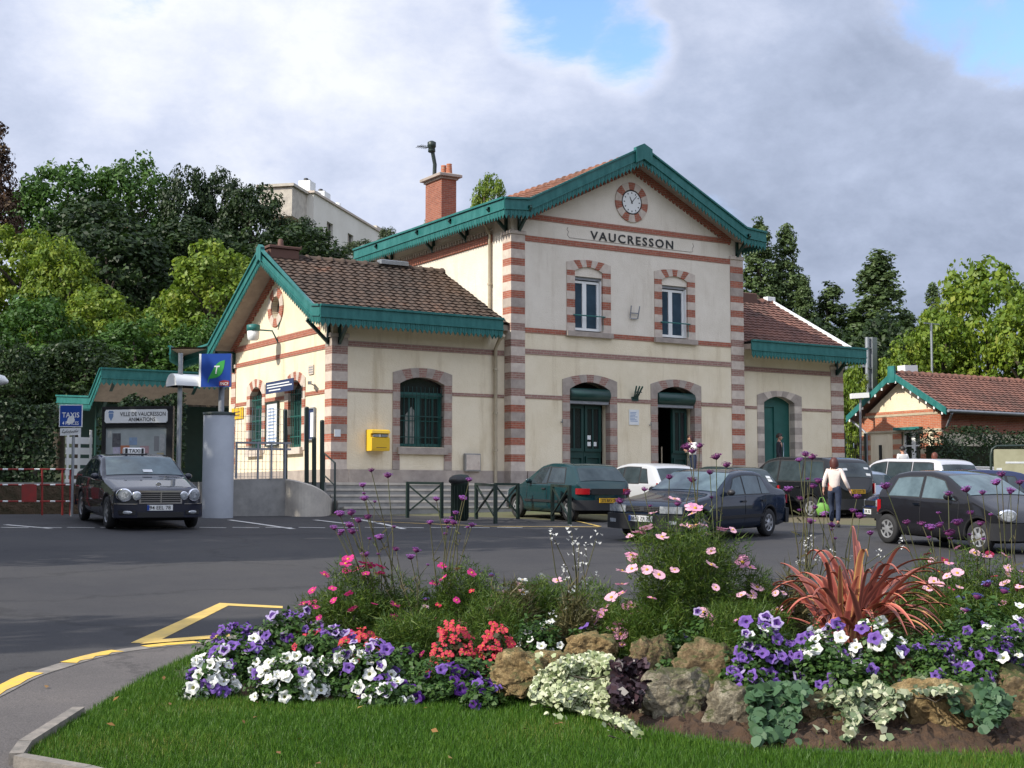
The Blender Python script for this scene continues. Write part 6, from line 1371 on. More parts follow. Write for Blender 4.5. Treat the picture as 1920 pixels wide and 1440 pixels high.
# woman in pink walking away with a green bag
p = gnd(1566, 988); D = p.x * FW[0] + p.y * FW[1]
fc = -YAW + radians(-18)                                        # she walks away from the camera, slightly right
wp = person('woman in a pale pink cardigan and jeans walking away past the black people carrier', p, fc, 1.62, M['pink_knit'], M['denim'], H('auburn hair', (.10, .022, .015)),
       dict(elR=(.27, -.06, 1.12), waR=(.36, .06, .90), elL=(-.24, -.06, 1.12), waL=(-.26, -.02, .93), knL=(-.09, .14, .52), anL=(-.09, .10, .12), toL=(-.1, .26, .05), knR=(.09, -.02, .50), anR=(.09, -.26, .13), toR=(.10, -.12, .04)), .10, .2)
mb = MB(); bb = Vector((0, 0, 0)); P = []
for i, (z, w, t) in enumerate(((0, .10, .05), (.03, .14, .06), (.14, .16, .065), (.24, .13, .05), (.29, .06, .03))):
    P.append([(w * cos(a) * (1 + .08 * sin(3 * a + i)), t * sin(a), z) for a in [2 * pi * j / 16 for j in range(17)]])
mb.grid(P, 0, True); mb.tube([(-.10, 0, .26), (-.05, 0, .40), (.02, 0, .42), (.09, 0, .26)], .012, 6)
ga = atd(1545, 966, D - .1); bag = empty('green_bag', (ga.x - .05, ga.y, ga.z), 'bright lime green shoulder bag carried by the woman in pink', 'bag', fc)
M['lime'] = mat('lime green fabric', (.15, .34, .05), .6, (.09, .24, .03), 12); mesh_obj('bag_body', mb, M['lime'], bag, False)
p = onY(1299, 880, 34.35); p.z = FL
person('woman in a white top and jeans bending her head beside the open green door', p, -YAW + radians(120), 1.60, M['white_cloth'], M['denim'], H('dark red hair', (.05, .012, .01)),
       dict(head=(0, .10, 1.53), neckb=(0, .03, 1.41), chest=(0, .03, 1.27), elL=(-.20, .06, 1.12), waL=(-.08, .22, 1.15), elR=(.20, .06, 1.12), waR=(.06, .24, 1.12)), .16)
p = onY(1462, 880, 34.45); p.z = FL
person('man in a dark suit and pale shirt standing by the closed green door', p, -YAW - radians(110), 1.72, M['suit'], M['suit'], H('short brown hair', (.035, .018, .012)), {}, 0, .28, open_jacket=M['light_shirt'])
q = atd(1693, 880, 47.5); person('person in a white shirt with a bag strap waiting at the outbuilding window', (q.x, q.y, 1.93), -YAW + radians(20), 1.66, M['white_cloth'], M['grey_cloth'], H('black hair', (.012, .01, .01)), {}, 0)
q = atd(1657, 880, 41); person('grey haired person whose head shows between the two people carriers', (q.x, q.y, gz(q.x, q.y)), -YAW + radians(60), 1.60, M['grey_cloth'], M['grey_cloth'], H('grey hair', (.42, .40, .36)), {}, .05)
q = atd(1753, 880, 46); person('red haired person half hidden behind the silver people carrier', (q.x, q.y, 1.70), -YAW + radians(-60), 1.62, M['suit'], M['denim'], H('red hair', (.16, .04, .02)), {}, .1)
# ================================================================ TREES, POPLARS, HEDGES
def leaf_quads(C, Nrm, size, r, aspect=.6):
    n = len(C); Nrm = Nrm / np.linalg.norm(Nrm, axis=1, keepdims=True); T = r.normal(size=(n, 3)); T -= Nrm * (T * Nrm).sum(1, keepdims=True); T /= np.linalg.norm(T, axis=1, keepdims=True); B = np.cross(Nrm, T)
    s = size[:, None] if hasattr(size, '__len__') else size
    V = np.zeros((n, 4, 3)); V[:, 0] = C - T * s * .5; V[:, 1] = C + B * s * .5 * aspect + Nrm * s * .08; V[:, 2] = C + T * s * .5; V[:, 3] = C - B * s * .5 * aspect + Nrm * s * .08
    return V
def leaf_ngon(C, Nrm, size, r, k=6, aspect=.9):
    V4 = leaf_quads(C, Nrm, size, r, aspect); c = (V4[:, 0] + V4[:, 2]) / 2; T = (V4[:, 0] - c); B = (V4[:, 1] - c); n = len(C); V = np.zeros((n, k, 3)); lift = T.copy(); lift = np.cross(T, B); lift /= np.linalg.norm(lift, axis=1, keepdims=True) + 1e-9; s = np.linalg.norm(T, axis=1, keepdims=True)
    for i in range(k):
        a = 2 * pi * i / k; V[:, i] = c + T * cos(a) * (1.15 if i == 0 else 1) + B * sin(a) + lift * s * .18 * cos(2 * a)
    return V
def crown_points(r, R, H, n_clump, per, clump_r, shape):
    # clumps on and inside an envelope; leaves scattered on each clump
    Cs = []; Ns = []
    for _ in range(n_clump):
        while True:
            z = r.uniform(0, 1); a = r.uniform(0, 2 * pi); env = shape(z)
            if r.uniform(0, 1) < max(.15, env): break
        rad = env * R * (1 - .55 * r.uniform(0, 1) ** 2.2); c = np.array([rad * cos(a), rad * sin(a), z * H]); cr = clump_r * r.uniform(.55, 1.25)
        d = r.normal(size=(per, 3)); d /= np.linalg.norm(d, axis=1, keepdims=True); q = r.uniform(.25, 1, per) ** .5
        P = c + d * q[:, None] * cr * np.array([1, 1, .75]); Cs.append(P); Ns.append(d * .7 + np.array([0, 0, .5]) + r.normal(size=(per, 3)) * .55 + np.array([cos(a), sin(a), 0]) * .3)
    return np.concatenate(Cs), np.concatenate(Ns)
RND = lambda z: sqrt(max(0, 1 - (2 * z - .9) ** 2 / 1.25)) if True else 0
OVAL = lambda z: max(.05, min(1, 1.25 * (z + .12) ** .5) * (1 - z ** 2.6)) ** .9
POP = lambda z: max(.08, (min(1, z * 3 + .45)) * (1 - z ** 1.8) ** .75)
CONE = lambda z: max(.05, (1 - z) ** .8 * min(1, 6 * z + .4))
crowns = {}
def crown_mesh(key, R, H, n_clump, per, clump_r, shape, leaf, m, seed):
    if key in crowns: return crowns[key]
    r = np.random.default_rng(seed); C, Nn = crown_points(r, R, H, n_clump, per, clump_r, shape); V = leaf_quads(C, Nn, leaf * r.uniform(.45, 1.5, len(C)), r)
    cl = np.repeat(r.uniform(0, 1, n_clump), per); rnd = np.clip(.55 * cl + .45 * r.uniform(0, 1, len(C)), 0, 1)
    o = tri_obj('crown', V, rnd, m, nv=4); crowns[key] = o.data; bpy.data.objects.remove(o); return crowns[key]
M['bark'] = mat('bark', (.09, .07, .05), .95, (.05, .038, .028), 4, bs=.8, bd=.05, bsc=6)
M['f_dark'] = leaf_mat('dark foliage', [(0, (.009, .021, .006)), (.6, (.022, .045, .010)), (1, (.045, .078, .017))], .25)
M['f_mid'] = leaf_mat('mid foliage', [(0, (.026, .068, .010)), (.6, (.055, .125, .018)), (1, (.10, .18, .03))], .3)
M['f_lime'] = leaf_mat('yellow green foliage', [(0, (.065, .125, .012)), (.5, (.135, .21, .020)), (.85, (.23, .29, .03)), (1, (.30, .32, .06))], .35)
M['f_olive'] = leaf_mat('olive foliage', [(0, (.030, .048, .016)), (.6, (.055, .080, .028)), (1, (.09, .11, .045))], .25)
M['f_red'] = leaf_mat('reddish conifer foliage', [(0, (.030, .020, .012)), (.5, (.07, .035, .018)), (1, (.10, .065, .025))], .15)
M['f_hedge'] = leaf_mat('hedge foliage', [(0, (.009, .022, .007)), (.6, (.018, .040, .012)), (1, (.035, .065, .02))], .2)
M['f_pop'] = leaf_mat('poplar foliage', [(0, (.045, .075, .024)), (.6, (.085, .130, .042)), (1, (.14, .19, .07))], .25)
def tree(name, label, base, R, H, z0, kind, rz=0, sx=1, group=None, cat='tree', seed=1):
    # base at ground; crown from z0 to z0+H above the base
    t = empty(name, base, label, cat, rz, group); K = KINDS[kind]; var = seed % 3
    me = crown_mesh((kind, var), 1, K[6], *K[:3], K[3], K[4], M[K[5]], 17 * var + len(kind))
    c = bpy.data.objects.new('crown', me); COL.objects.link(c); c.parent = t; c.location = (0, 0, z0); c.scale = (R, R, H / K[6])
    mb = MB(); r = random.Random(seed); top = z0 + H * .75; w = .018 * (z0 + H) + .06
    mb.tube([(0, 0, -1.5), (0, 0, z0 * .5), (r.uniform(-.2, .2), r.uniform(-.2, .2), z0 + H * .25), (r.uniform(-.4, .4), r.uniform(-.4, .4), top)], [w * 1.3, w, w * .7, w * .15], 9)
    if kind not in ('poplar', 'cone'):
        for k in range(6):
            a = k * 2.4 + r.random(); zz = z0 + H * (.12 + .08 * k); q = Vector((cos(a), sin(a), .0)); mb.tube([(0, 0, zz - H * .1), q * R * .35 + Vector((0, 0, zz + H * .05)), q * R * .75 + Vector((0, 0, zz + H * .16))], [w * .45, w * .3, w * .08], 6)
    mesh_obj('trunk', mb, M['bark'], t, False); return t
# kind: clumps, leaves per clump, clump radius (unit crown), shape, leaf size (unit crown), material
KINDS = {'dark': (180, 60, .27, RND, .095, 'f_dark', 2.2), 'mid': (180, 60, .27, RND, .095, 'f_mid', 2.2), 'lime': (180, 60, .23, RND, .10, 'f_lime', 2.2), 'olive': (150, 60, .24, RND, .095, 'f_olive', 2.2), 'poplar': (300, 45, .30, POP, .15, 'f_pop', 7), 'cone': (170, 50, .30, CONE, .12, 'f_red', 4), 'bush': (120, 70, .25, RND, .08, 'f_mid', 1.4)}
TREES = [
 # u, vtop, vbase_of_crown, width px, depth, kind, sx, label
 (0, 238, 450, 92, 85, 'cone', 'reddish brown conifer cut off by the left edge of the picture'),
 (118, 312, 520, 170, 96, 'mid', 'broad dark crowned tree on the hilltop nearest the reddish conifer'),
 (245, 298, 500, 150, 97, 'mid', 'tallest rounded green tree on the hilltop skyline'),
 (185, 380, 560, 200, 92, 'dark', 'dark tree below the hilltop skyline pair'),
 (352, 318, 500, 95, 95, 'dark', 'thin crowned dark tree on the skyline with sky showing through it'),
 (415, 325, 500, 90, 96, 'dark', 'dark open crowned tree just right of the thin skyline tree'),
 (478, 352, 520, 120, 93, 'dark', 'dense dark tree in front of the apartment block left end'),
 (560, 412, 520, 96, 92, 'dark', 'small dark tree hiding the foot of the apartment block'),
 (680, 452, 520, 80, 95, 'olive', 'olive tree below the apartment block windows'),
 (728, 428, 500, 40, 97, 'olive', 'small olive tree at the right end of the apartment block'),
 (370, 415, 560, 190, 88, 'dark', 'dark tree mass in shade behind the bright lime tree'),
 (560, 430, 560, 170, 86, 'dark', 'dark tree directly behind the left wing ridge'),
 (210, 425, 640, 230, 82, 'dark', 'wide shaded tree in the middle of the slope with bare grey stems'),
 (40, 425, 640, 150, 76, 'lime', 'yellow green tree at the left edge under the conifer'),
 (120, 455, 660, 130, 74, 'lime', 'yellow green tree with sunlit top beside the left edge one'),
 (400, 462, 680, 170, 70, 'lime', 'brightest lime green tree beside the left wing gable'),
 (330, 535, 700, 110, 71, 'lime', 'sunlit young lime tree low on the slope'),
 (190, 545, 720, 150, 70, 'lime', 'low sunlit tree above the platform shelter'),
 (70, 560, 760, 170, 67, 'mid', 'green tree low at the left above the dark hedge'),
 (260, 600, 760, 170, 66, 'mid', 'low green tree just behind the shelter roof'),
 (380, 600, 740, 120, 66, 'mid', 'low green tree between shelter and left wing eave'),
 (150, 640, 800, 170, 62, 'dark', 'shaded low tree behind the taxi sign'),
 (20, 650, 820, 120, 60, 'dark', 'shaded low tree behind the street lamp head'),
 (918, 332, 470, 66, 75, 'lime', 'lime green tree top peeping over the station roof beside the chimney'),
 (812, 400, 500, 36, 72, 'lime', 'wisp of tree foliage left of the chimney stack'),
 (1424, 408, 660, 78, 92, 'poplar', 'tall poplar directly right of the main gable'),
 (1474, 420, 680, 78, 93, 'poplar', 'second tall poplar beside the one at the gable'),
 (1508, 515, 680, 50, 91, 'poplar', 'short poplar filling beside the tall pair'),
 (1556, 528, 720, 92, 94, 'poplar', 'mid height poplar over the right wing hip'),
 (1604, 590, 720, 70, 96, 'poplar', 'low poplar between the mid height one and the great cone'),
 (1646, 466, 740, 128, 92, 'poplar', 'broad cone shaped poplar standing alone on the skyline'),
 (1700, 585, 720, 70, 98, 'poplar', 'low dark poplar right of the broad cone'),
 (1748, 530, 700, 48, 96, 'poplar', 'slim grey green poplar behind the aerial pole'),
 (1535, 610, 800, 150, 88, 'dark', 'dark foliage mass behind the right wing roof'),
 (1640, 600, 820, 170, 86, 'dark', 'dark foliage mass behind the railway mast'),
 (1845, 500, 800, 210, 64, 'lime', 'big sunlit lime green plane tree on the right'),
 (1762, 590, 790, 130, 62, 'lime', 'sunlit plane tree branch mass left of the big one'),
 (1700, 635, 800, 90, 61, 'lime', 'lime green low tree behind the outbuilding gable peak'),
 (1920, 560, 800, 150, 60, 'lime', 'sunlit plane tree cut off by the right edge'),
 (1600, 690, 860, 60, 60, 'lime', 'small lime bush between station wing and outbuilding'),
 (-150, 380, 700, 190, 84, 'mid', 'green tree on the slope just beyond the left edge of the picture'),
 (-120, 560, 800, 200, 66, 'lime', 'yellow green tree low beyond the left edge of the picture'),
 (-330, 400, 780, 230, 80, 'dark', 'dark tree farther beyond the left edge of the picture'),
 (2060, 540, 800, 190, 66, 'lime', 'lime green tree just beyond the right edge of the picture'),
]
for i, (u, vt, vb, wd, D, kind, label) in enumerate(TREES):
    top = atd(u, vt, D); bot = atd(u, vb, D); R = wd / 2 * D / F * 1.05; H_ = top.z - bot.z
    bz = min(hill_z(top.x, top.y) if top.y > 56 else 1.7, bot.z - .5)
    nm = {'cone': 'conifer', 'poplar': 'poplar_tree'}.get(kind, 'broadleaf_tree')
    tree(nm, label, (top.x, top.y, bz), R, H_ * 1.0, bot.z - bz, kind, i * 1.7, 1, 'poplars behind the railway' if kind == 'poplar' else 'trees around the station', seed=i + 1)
# trees beyond the left of the frame: their shade lies across the road and the taxi rank
for i, (x, y, R, H_, z0, kind, lab) in enumerate([(-4.5, 23.8, 3.0, 17, 2, 'mid', 'tall'), (-5.0, 28.6, 3.4, 16, 1.5, 'mid', 'broad'), (-3.6, 33.4, 3.2, 13.5, 1.5, 'dark', 'dark'), (-8.5, 13.9, 1.15, 9.5, 2.2, 'mid', 'slim')]):
    tree('broadleaf_tree', lab + ' tree standing outside the left edge of the picture whose shade crosses the road', (x, y, gz(x, y) - .2), R, H_, z0, kind, i, 1, 'trees around the station', seed=40 + i)
# hedges: leafy boxes with uneven faces
def hedge(name, label, pts, w, z0, h, n, leaf, m, seed=3, cat='hedge'):
    r = np.random.default_rng(seed); P = [Vector(p) for p in pts]; C = []; Nn = []; L = [(b - a).length for a, b in zip(P[:-1], P[1:])]; tot = sum(L)
    for _ in range(n):
        k = r.choice(len(L), p=np.array(L) / tot); a, b = P[k], P[k + 1]; d = (b - a).normalized(); nx = Vector((d.y, -d.x)); q = a.lerp(b, r.uniform(-.04, 1.04)); side = r.uniform(0, 1)
        hh = h * (1 + .09 * sin(q.x * 1.7) + .06 * sin(q.y * 3.1 + q.x * 2.3))
        if side < .45: o, z, nn = 1, r.uniform(0, hh), (nx.x, nx.y, .35)
        elif side < .6: o, z, nn = -1, r.uniform(0, hh), (-nx.x, -nx.y, .35)
        else: o, z, nn = r.uniform(-1, 1), hh, (0, 0, 1)
        j = 1 - abs(r.normal(0, .10)) + .06 * sin(q.x * 4 + z * 3); C.append((q.x + nx.x * o * w / 2 * j, q.y + nx.y * o * w / 2 * j, z0 + z * j)); Nn.append(np.array(nn) + r.normal(0, .55, 3))
    C = np.array(C); V = leaf_quads(C, np.array(Nn), leaf * r.uniform(.6, 1.4, n), r); t = empty(name, (P[0].x, P[0].y, z0), label, cat)
    rnd = r.uniform(0, 1, n); o = tri_obj('foliage', V - np.array([P[0].x, P[0].y, z0]), rnd, m, t, 4)
    mb = MB()
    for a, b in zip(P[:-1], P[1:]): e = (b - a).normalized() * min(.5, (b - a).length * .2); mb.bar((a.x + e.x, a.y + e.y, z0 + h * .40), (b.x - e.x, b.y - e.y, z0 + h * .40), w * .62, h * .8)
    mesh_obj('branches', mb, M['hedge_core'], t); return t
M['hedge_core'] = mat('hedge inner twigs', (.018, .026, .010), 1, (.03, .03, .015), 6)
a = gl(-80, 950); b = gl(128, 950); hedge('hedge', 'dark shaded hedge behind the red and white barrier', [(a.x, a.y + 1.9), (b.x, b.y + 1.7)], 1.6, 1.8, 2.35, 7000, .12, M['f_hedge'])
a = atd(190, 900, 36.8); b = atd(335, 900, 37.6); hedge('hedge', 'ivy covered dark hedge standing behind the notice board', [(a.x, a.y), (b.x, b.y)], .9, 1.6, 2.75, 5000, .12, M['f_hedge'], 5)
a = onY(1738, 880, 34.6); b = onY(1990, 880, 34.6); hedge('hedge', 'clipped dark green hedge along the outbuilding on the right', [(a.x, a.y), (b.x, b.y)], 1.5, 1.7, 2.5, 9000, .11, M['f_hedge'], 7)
# ================================================================ FLOWER BED: rocks, plants, flowers
def bedpos(u, D):
    p = atd(u, 930, D); return p.x, p.y, HZ(p.x, p.y)
def vheight(u, v, D): return atd(u, v, D).z
# ---- rocks
def rock_mat(name, c, c2, moss, amt):
    m, t, b = nodes(name); n = noise(t, 9, 9, .75); r = ramp(t, n.outputs['Fac'], [(.32, tuple(x * .35 for x in c)), (.48, c), (.62, c2)])
    nf = noise(t, 48, 6, .8); rf = ramp(t, nf.outputs['Fac'], [(.36, (.42, .40, .38)), (.56, (1.15, 1.12, 1.08))]); mf = N(t, 'ShaderNodeMix', data_type='RGBA', blend_type='MULTIPLY'); mf.inputs[0].default_value = .45; t.links.new(r.outputs[0], mf.inputs[6]); t.links.new(rf.outputs[0], mf.inputs[7])
    n2 = noise(t, 2.6, 7, .7); gm = N(t, 'ShaderNodeNewGeometry'); sp = N(t, 'ShaderNodeSeparateXYZ'); t.links.new(gm.outputs['Normal'], sp.inputs[0])
    ad = N(t, 'ShaderNodeMath', operation='MULTIPLY_ADD'); ad.inputs[1].default_value = .28; t.links.new(sp.outputs[2], ad.inputs[0]); t.links.new(n2.outputs['Fac'], ad.inputs[2])
    r2 = ramp(t, ad.outputs[0], [(.62 - amt, (0, 0, 0)), (.76 - amt, (1, 1, 1))]); mx = N(t, 'ShaderNodeMix', data_type='RGBA'); t.links.new(r2.outputs[0], mx.inputs[0]); t.links.new(mf.outputs[2], mx.inputs[6]); mx.inputs[7].default_value = (*moss, 1)
    t.links.new(mx.outputs[2], b.inputs['Base Color']); b.inputs['Roughness'].default_value = .95; bump(t, b, noise(t, 26, 9, .78).outputs['Fac'], 1, .045); return m
M['rock_ochre'] = rock_mat('ochre sandstone', (.31, .21, .09), (.56, .42, .21), (.09, .095, .028), -.01)
M['rock_grey'] = rock_mat('grey limestone', (.25, .215, .15), (.50, .45, .34), (.085, .095, .03), .03)
M['rock_moss'] = rock_mat('mossy stone', (.23, .16, .08), (.40, .30, .17), (.075, .09, .022), .09)
M['rock_brown'] = rock_mat('brown rock', (.20, .13, .06), (.36, .25, .13), (.07, .078, .022), .03)
from mathutils import noise as mnoise
def rock(label, u0, u1, v0, v1, D, m, seed, deep=.8):
    u = (u0 + u1) / 2; s = D / F; w = (u1 - u0) * s; c = atd(u, (v0 + v1) / 2, D); v0 += 9; h = (v1 - v0) * s; sd = Vector((seed * 3.7, seed * 1.3, 0))
    bm = bmesh_ico(5); mb = MB(); vs = []
    for p in bm[0]:
        d = Vector(p); n1 = mnoise.fractal(d * 1.1 + sd, 1, 2, 4); n2 = mnoise.turbulence(d * 3.2 + sd, 4, False); n3 = mnoise.fractal(d * 9 + sd, 1, 2, 3)
        q = Vector((max(-.9, min(.9, d.x * 1.08)), max(-.8, min(.8, d.y * 1.1)), max(-.8, min(.88 + .1 * n1, d.z * 1.06)))) * (1 + .34 * n1 - .13 * n2 + .035 * n3 + .012 * mnoise.fractal(d * 21 + sd, 1, 2, 3))
        vs.append((q.x * w * .56, q.y * w * .5 * deep, q.z * h * .62))
    rot = Matrix.Rotation(seed * .9 - YAW, 3, 'Z') if False else Matrix.Rotation(-YAW + .25 * sin(seed * 5), 3, 'Z')
    vs = [tuple(rot @ Vector(p)) for p in vs]; mb.add(vs, bm[1], 0, False); o = mesh_obj('rock', mb, M[m]); o.location = c; return tag(o, label, 'rock', 'rocks edging the flower bed')
def bmesh_ico(sub):
    import bmesh
    b = bmesh.new(); bmesh.ops.create_icosphere(b, subdivisions=sub, radius=1); v = [tuple(x.co) for x in b.verts]; f = [tuple(x.index for x in q.verts) for q in b.faces]; b.free(); return v, f
for i, a in enumerate([
 ('square ochre rock at the left end of the rock edging, left of the pale ivy', 926, 1018, 1226, 1304, 9.2, 'rock_ochre'),
 ('ochre rock half sunk behind the top of the pale ivy', 1066, 1152, 1188, 1256, 9.7, 'rock_ochre'),
 ('rough ochre rock peeping out between two rocks above the pale ivy', 1000, 1070, 1222, 1270, 9.35, 'rock_ochre'),
 ('tan rock with a mossy face above the dark purple plant', 1186, 1258, 1196, 1278, 9.3, 'rock_moss'),
 ('large pointed grey brown rock right of the dark purple plant', 1200, 1320, 1256, 1364, 8.75, 'rock_grey'),
 ('long mossy brown rock above the pointed grey rock', 1280, 1392, 1208, 1302, 9.2, 'rock_moss'),
 ('pale grey weathered rock left of the round leaved plant', 1326, 1424, 1290, 1398, 8.5, 'rock_grey'),
 ('flat brown rock draped with ivy in the middle of the right edging', 1496, 1626, 1308, 1394, 8.5, 'rock_brown'),
 ('dark brown rock under the white flowers behind the ivy', 1626, 1714, 1236, 1316, 8.9, 'rock_brown'),
 ('big rounded ochre rock at the right of the edging', 1684, 1822, 1282, 1394, 8.45, 'rock_ochre'),
 ('mossy rock cut off by the right edge of the picture', 1872, 1962, 1262, 1356, 8.7, 'rock_moss'),
 ('dark mossy rock sunk in the soil behind the ochre rock', 1840, 1930, 1225, 1290, 9.1, 'rock_moss')]): rock(*a, i + 1)
# ---- leaf materials
M['l_pet'] = leaf_mat('petunia leaves', [(0, (.020, .055, .010)), (.6, (.045, .10, .018)), (1, (.08, .15, .03))], .25)
M['l_feather'] = leaf_mat('feathery cosmos leaves', [(0, (.030, .068, .008)), (.6, (.065, .120, .014)), (1, (.13, .18, .028))], .3)
M['l_dry'] = leaf_mat('dull stems and seed heads', [(0, (.05, .05, .02)), (.6, (.09, .085, .03)), (1, (.16, .13, .06))], .2)
M['l_ivy'] = leaf_mat('variegated ivy leaves', [(0, (.13, .17, .06)), (.35, (.33, .38, .20)), (.75, (.52, .54, .34)), (1, (.62, .62, .45))], .15)
M['l_ivy2'] = leaf_mat('cream edged ivy leaves', [(0, (.06, .10, .04)), (.3, (.16, .21, .11)), (.75, (.38, .40, .25)), (1, (.55, .55, .40))], .15)
M['l_heu'] = leaf_mat('purple black leaves', [(0, (.014, .008, .010)), (.6, (.035, .018, .022)), (1, (.075, .045, .055))], .1, .35)
M['l_round'] = leaf_mat('rounded blue green leaves', [(0, (.030, .075, .030)), (.6, (.055, .115, .05)), (1, (.09, .16, .08))], .2)
M['l_beg'] = leaf_mat('bronze begonia leaves', [(0, (.02, .04, .01)), (.5, (.05, .03, .012)), (1, (.05, .09, .02))], .2)
def pet_mat(name, c, rough=.6): 
    m, t, b = nodes(name); b.inputs['Base Color'].default_value = (*c, 1); b.inputs['Roughness'].default_value = rough; b.inputs['Specular IOR Level'].default_value = .2
    tr = N(t, 'ShaderNodeBsdfTranslucent'); tr.inputs[0].default_value = (*c, 1); mx = N(t, 'ShaderNodeMixShader'); mx.inputs[0].default_value = .3
    t.links.new(b.outputs[0], mx.inputs[1]); t.links.new(tr.outputs[0], mx.inputs[2]); t.links.new(mx.outputs[0], t.nodes['Material Output'].inputs[0]); return m
PC = {'white': (.78, .78, .74), 'purple': (.19, .10, .38), 'lilac': (.42, .34, .56), 'deep': (.08, .022, .19), 'mix': (.5, .42, .66), 'throat': (.10, .04, .22), 'cream': (.55, .55, .25), 'magenta': (.60, .04, .22), 'red': (.55, .03, .08), 'pink': (.72, .32, .48), 'palepink': (.78, .45, .55), 'coral': (.55, .05, .08), 'verb': (.30, .10, .36), 'verbdk': (.20, .05, .17), 'yel': (.6, .38, .04), 'blue': (.22, .2, .55), 'wine': (.3, .02, .06)}
for k in PC: M['p_' + k] = pet_mat(k + ' petal', PC[k])
FM = {}
def flower_mesh(kind, var=0):
    key = (kind, var)
    if key in FM: return FM[key]
    r = random.Random(var * 7 + len(kind)); mb = MB(); mats = []
    k, col = kind.split(':')
    if k == 'petunia':                                        # five lobed trumpet facing +Z, about 8 cm
        mats = [M['p_' + col], M['p_' + ('cream' if col == 'white' else 'throat')], M['l_pet']]; n = 20; rings = []
        for ri, (rad, z) in enumerate(((.004, -.022), (.012, -.006), (.026, .004), (.041, .006))):
            row = []
            for j in range(n + 1):
                a = 2 * pi * j / n; lob = 1 + (.13 * cos(5 * a + r.random() * .01) if ri >= 2 else 0); w = .006 * sin(5 * a + var) * (ri == 3) + .006 * sin(2 * a + var * 2) * (ri >= 2)
                row.append((rad * lob * cos(a), rad * lob * sin(a), z + w - .010 * (ri == 3) * (.5 + .5 * sin(a + var * 1.7))))
            rings.append(row)
        mb.grid(rings[:2], 1, True); mb.grid(rings[1:3], 1 if col in ('lilac', 'mix') else 0, True); mb.grid(rings[2:], 0, True); mb.tube([(0, 0, -.06), (0, 0, -.02)], [.003, .005], 5, 2)
    elif k == 'cosmos':
        mats = [M['p_' + col], M['p_yel']]; 
        for p in range(8):
            a = 2 * pi * p / 8 + r.uniform(-.1, .1); tl = r.uniform(-.1, .35); c, s = cos(a), sin(a); f = lambda x, y, z: (x * c - y * s, x * s + y * c, z)
            R = .040; mb.grid([[f(.006, -.004, 0), f(.006, 0, .001), f(.006, .004, 0)], [f(R * .6, -.012, tl * R * .5), f(R * .6, 0, tl * R * .5 + .003), f(R * .6, .012, tl * R * .5)], [f(R * .92, -.014, tl * R), f(R, 0, tl * R), f(R * .92, .014, tl * R)]], 0, True)
        mb.lathe([(.010, 0), (.009, .006), (.001, .009)], (0, 0, 0), 10, 1)
    elif k == 'verbena':
        mats = [M['p_' + col], M['p_verbdk']]; mb.lathe([(.004, -.014), (.02, -.004), (.022, .003), (.001, .012)], (0, 0, 0), 10, 1)
        for q in range(46):
            a = r.uniform(0, 2 * pi); rr = .030 * sqrt(r.random()); z = .014 - 9 * rr * rr + r.uniform(-.004, .006); x, y = rr * cos(a), rr * sin(a); s = r.uniform(.0045, .0075); t = r.uniform(0, 2)
            mb.add([(x + s * cos(t + pi / 2 * j), y + s * sin(t + pi / 2 * j), z + r.uniform(-.003, .003)) for j in range(4)], [(0, 1, 2, 3)], 0)
    elif k == 'begonia':
        mats = [M['p_' + col], M['p_yel']]
        for p in range(4):
            a = pi / 2 * p + .3 * var; L = .024 if p % 2 else .016; c, s = cos(a), sin(a); mb.grid([[(0, 0, 0), (0, 0, 0), (0, 0, 0)], [(L * .6 * c - L * .5 * s, L * .6 * s + L * .5 * c, .006), (L * .6 * c, L * .6 * s, .003), (L * .6 * c + L * .5 * s, L * .6 * s - L * .5 * c, .006)], [(L * c - L * .3 * s, L * s + L * .3 * c, .002), (L * 1.1 * c, L * 1.1 * s, 0), (L * c + L * .3 * s, L * s - L * .3 * c, .002)]], 0, True)
        mb.lathe([(.005, 0), (.001, .006)], (0, 0, .002), 6, 1)
    elif k == 'gaura':
        mats = [M['p_' + col]]
        for p in range(7):
            x, y, z = r.uniform(-.035, .035), r.uniform(-.035, .035), r.uniform(-.05, .05); a = r.uniform(0, 6)
            for q in range(4):
                t = a + q * .6; mb.add([(x, y, z), (x + .012 * cos(t - .25), y + .012 * sin(t - .25), z + .012), (x + .020 * cos(t), y + .020 * sin(t), z + .018), (x + .012 * cos(t + .25), y + .012 * sin(t + .25), z + .012)], [(0, 1, 2, 3)])
    o = mesh_obj('flower', mb, mats); FM[key] = o.data; bpy.data.objects.remove(o); return FM[key]
def put_flower(parent, kind, pos, nrm, sc, var, name='flower'):
    o = bpy.data.objects.new(name, flower_mesh(kind, var)); COL.objects.link(o); o.parent = parent; o.location = pos
    o.rotation_mode = 'QUATERNION'; n = Vector(nrm).normalized(); q = n.to_track_quat('Z', 'Y'); o.rotation_quaternion = q; o.scale = (sc, sc, sc); return o
CAMD = Vector((-FW[0], -FW[1], .25))
SUND = Vector((-1, .03, .8))
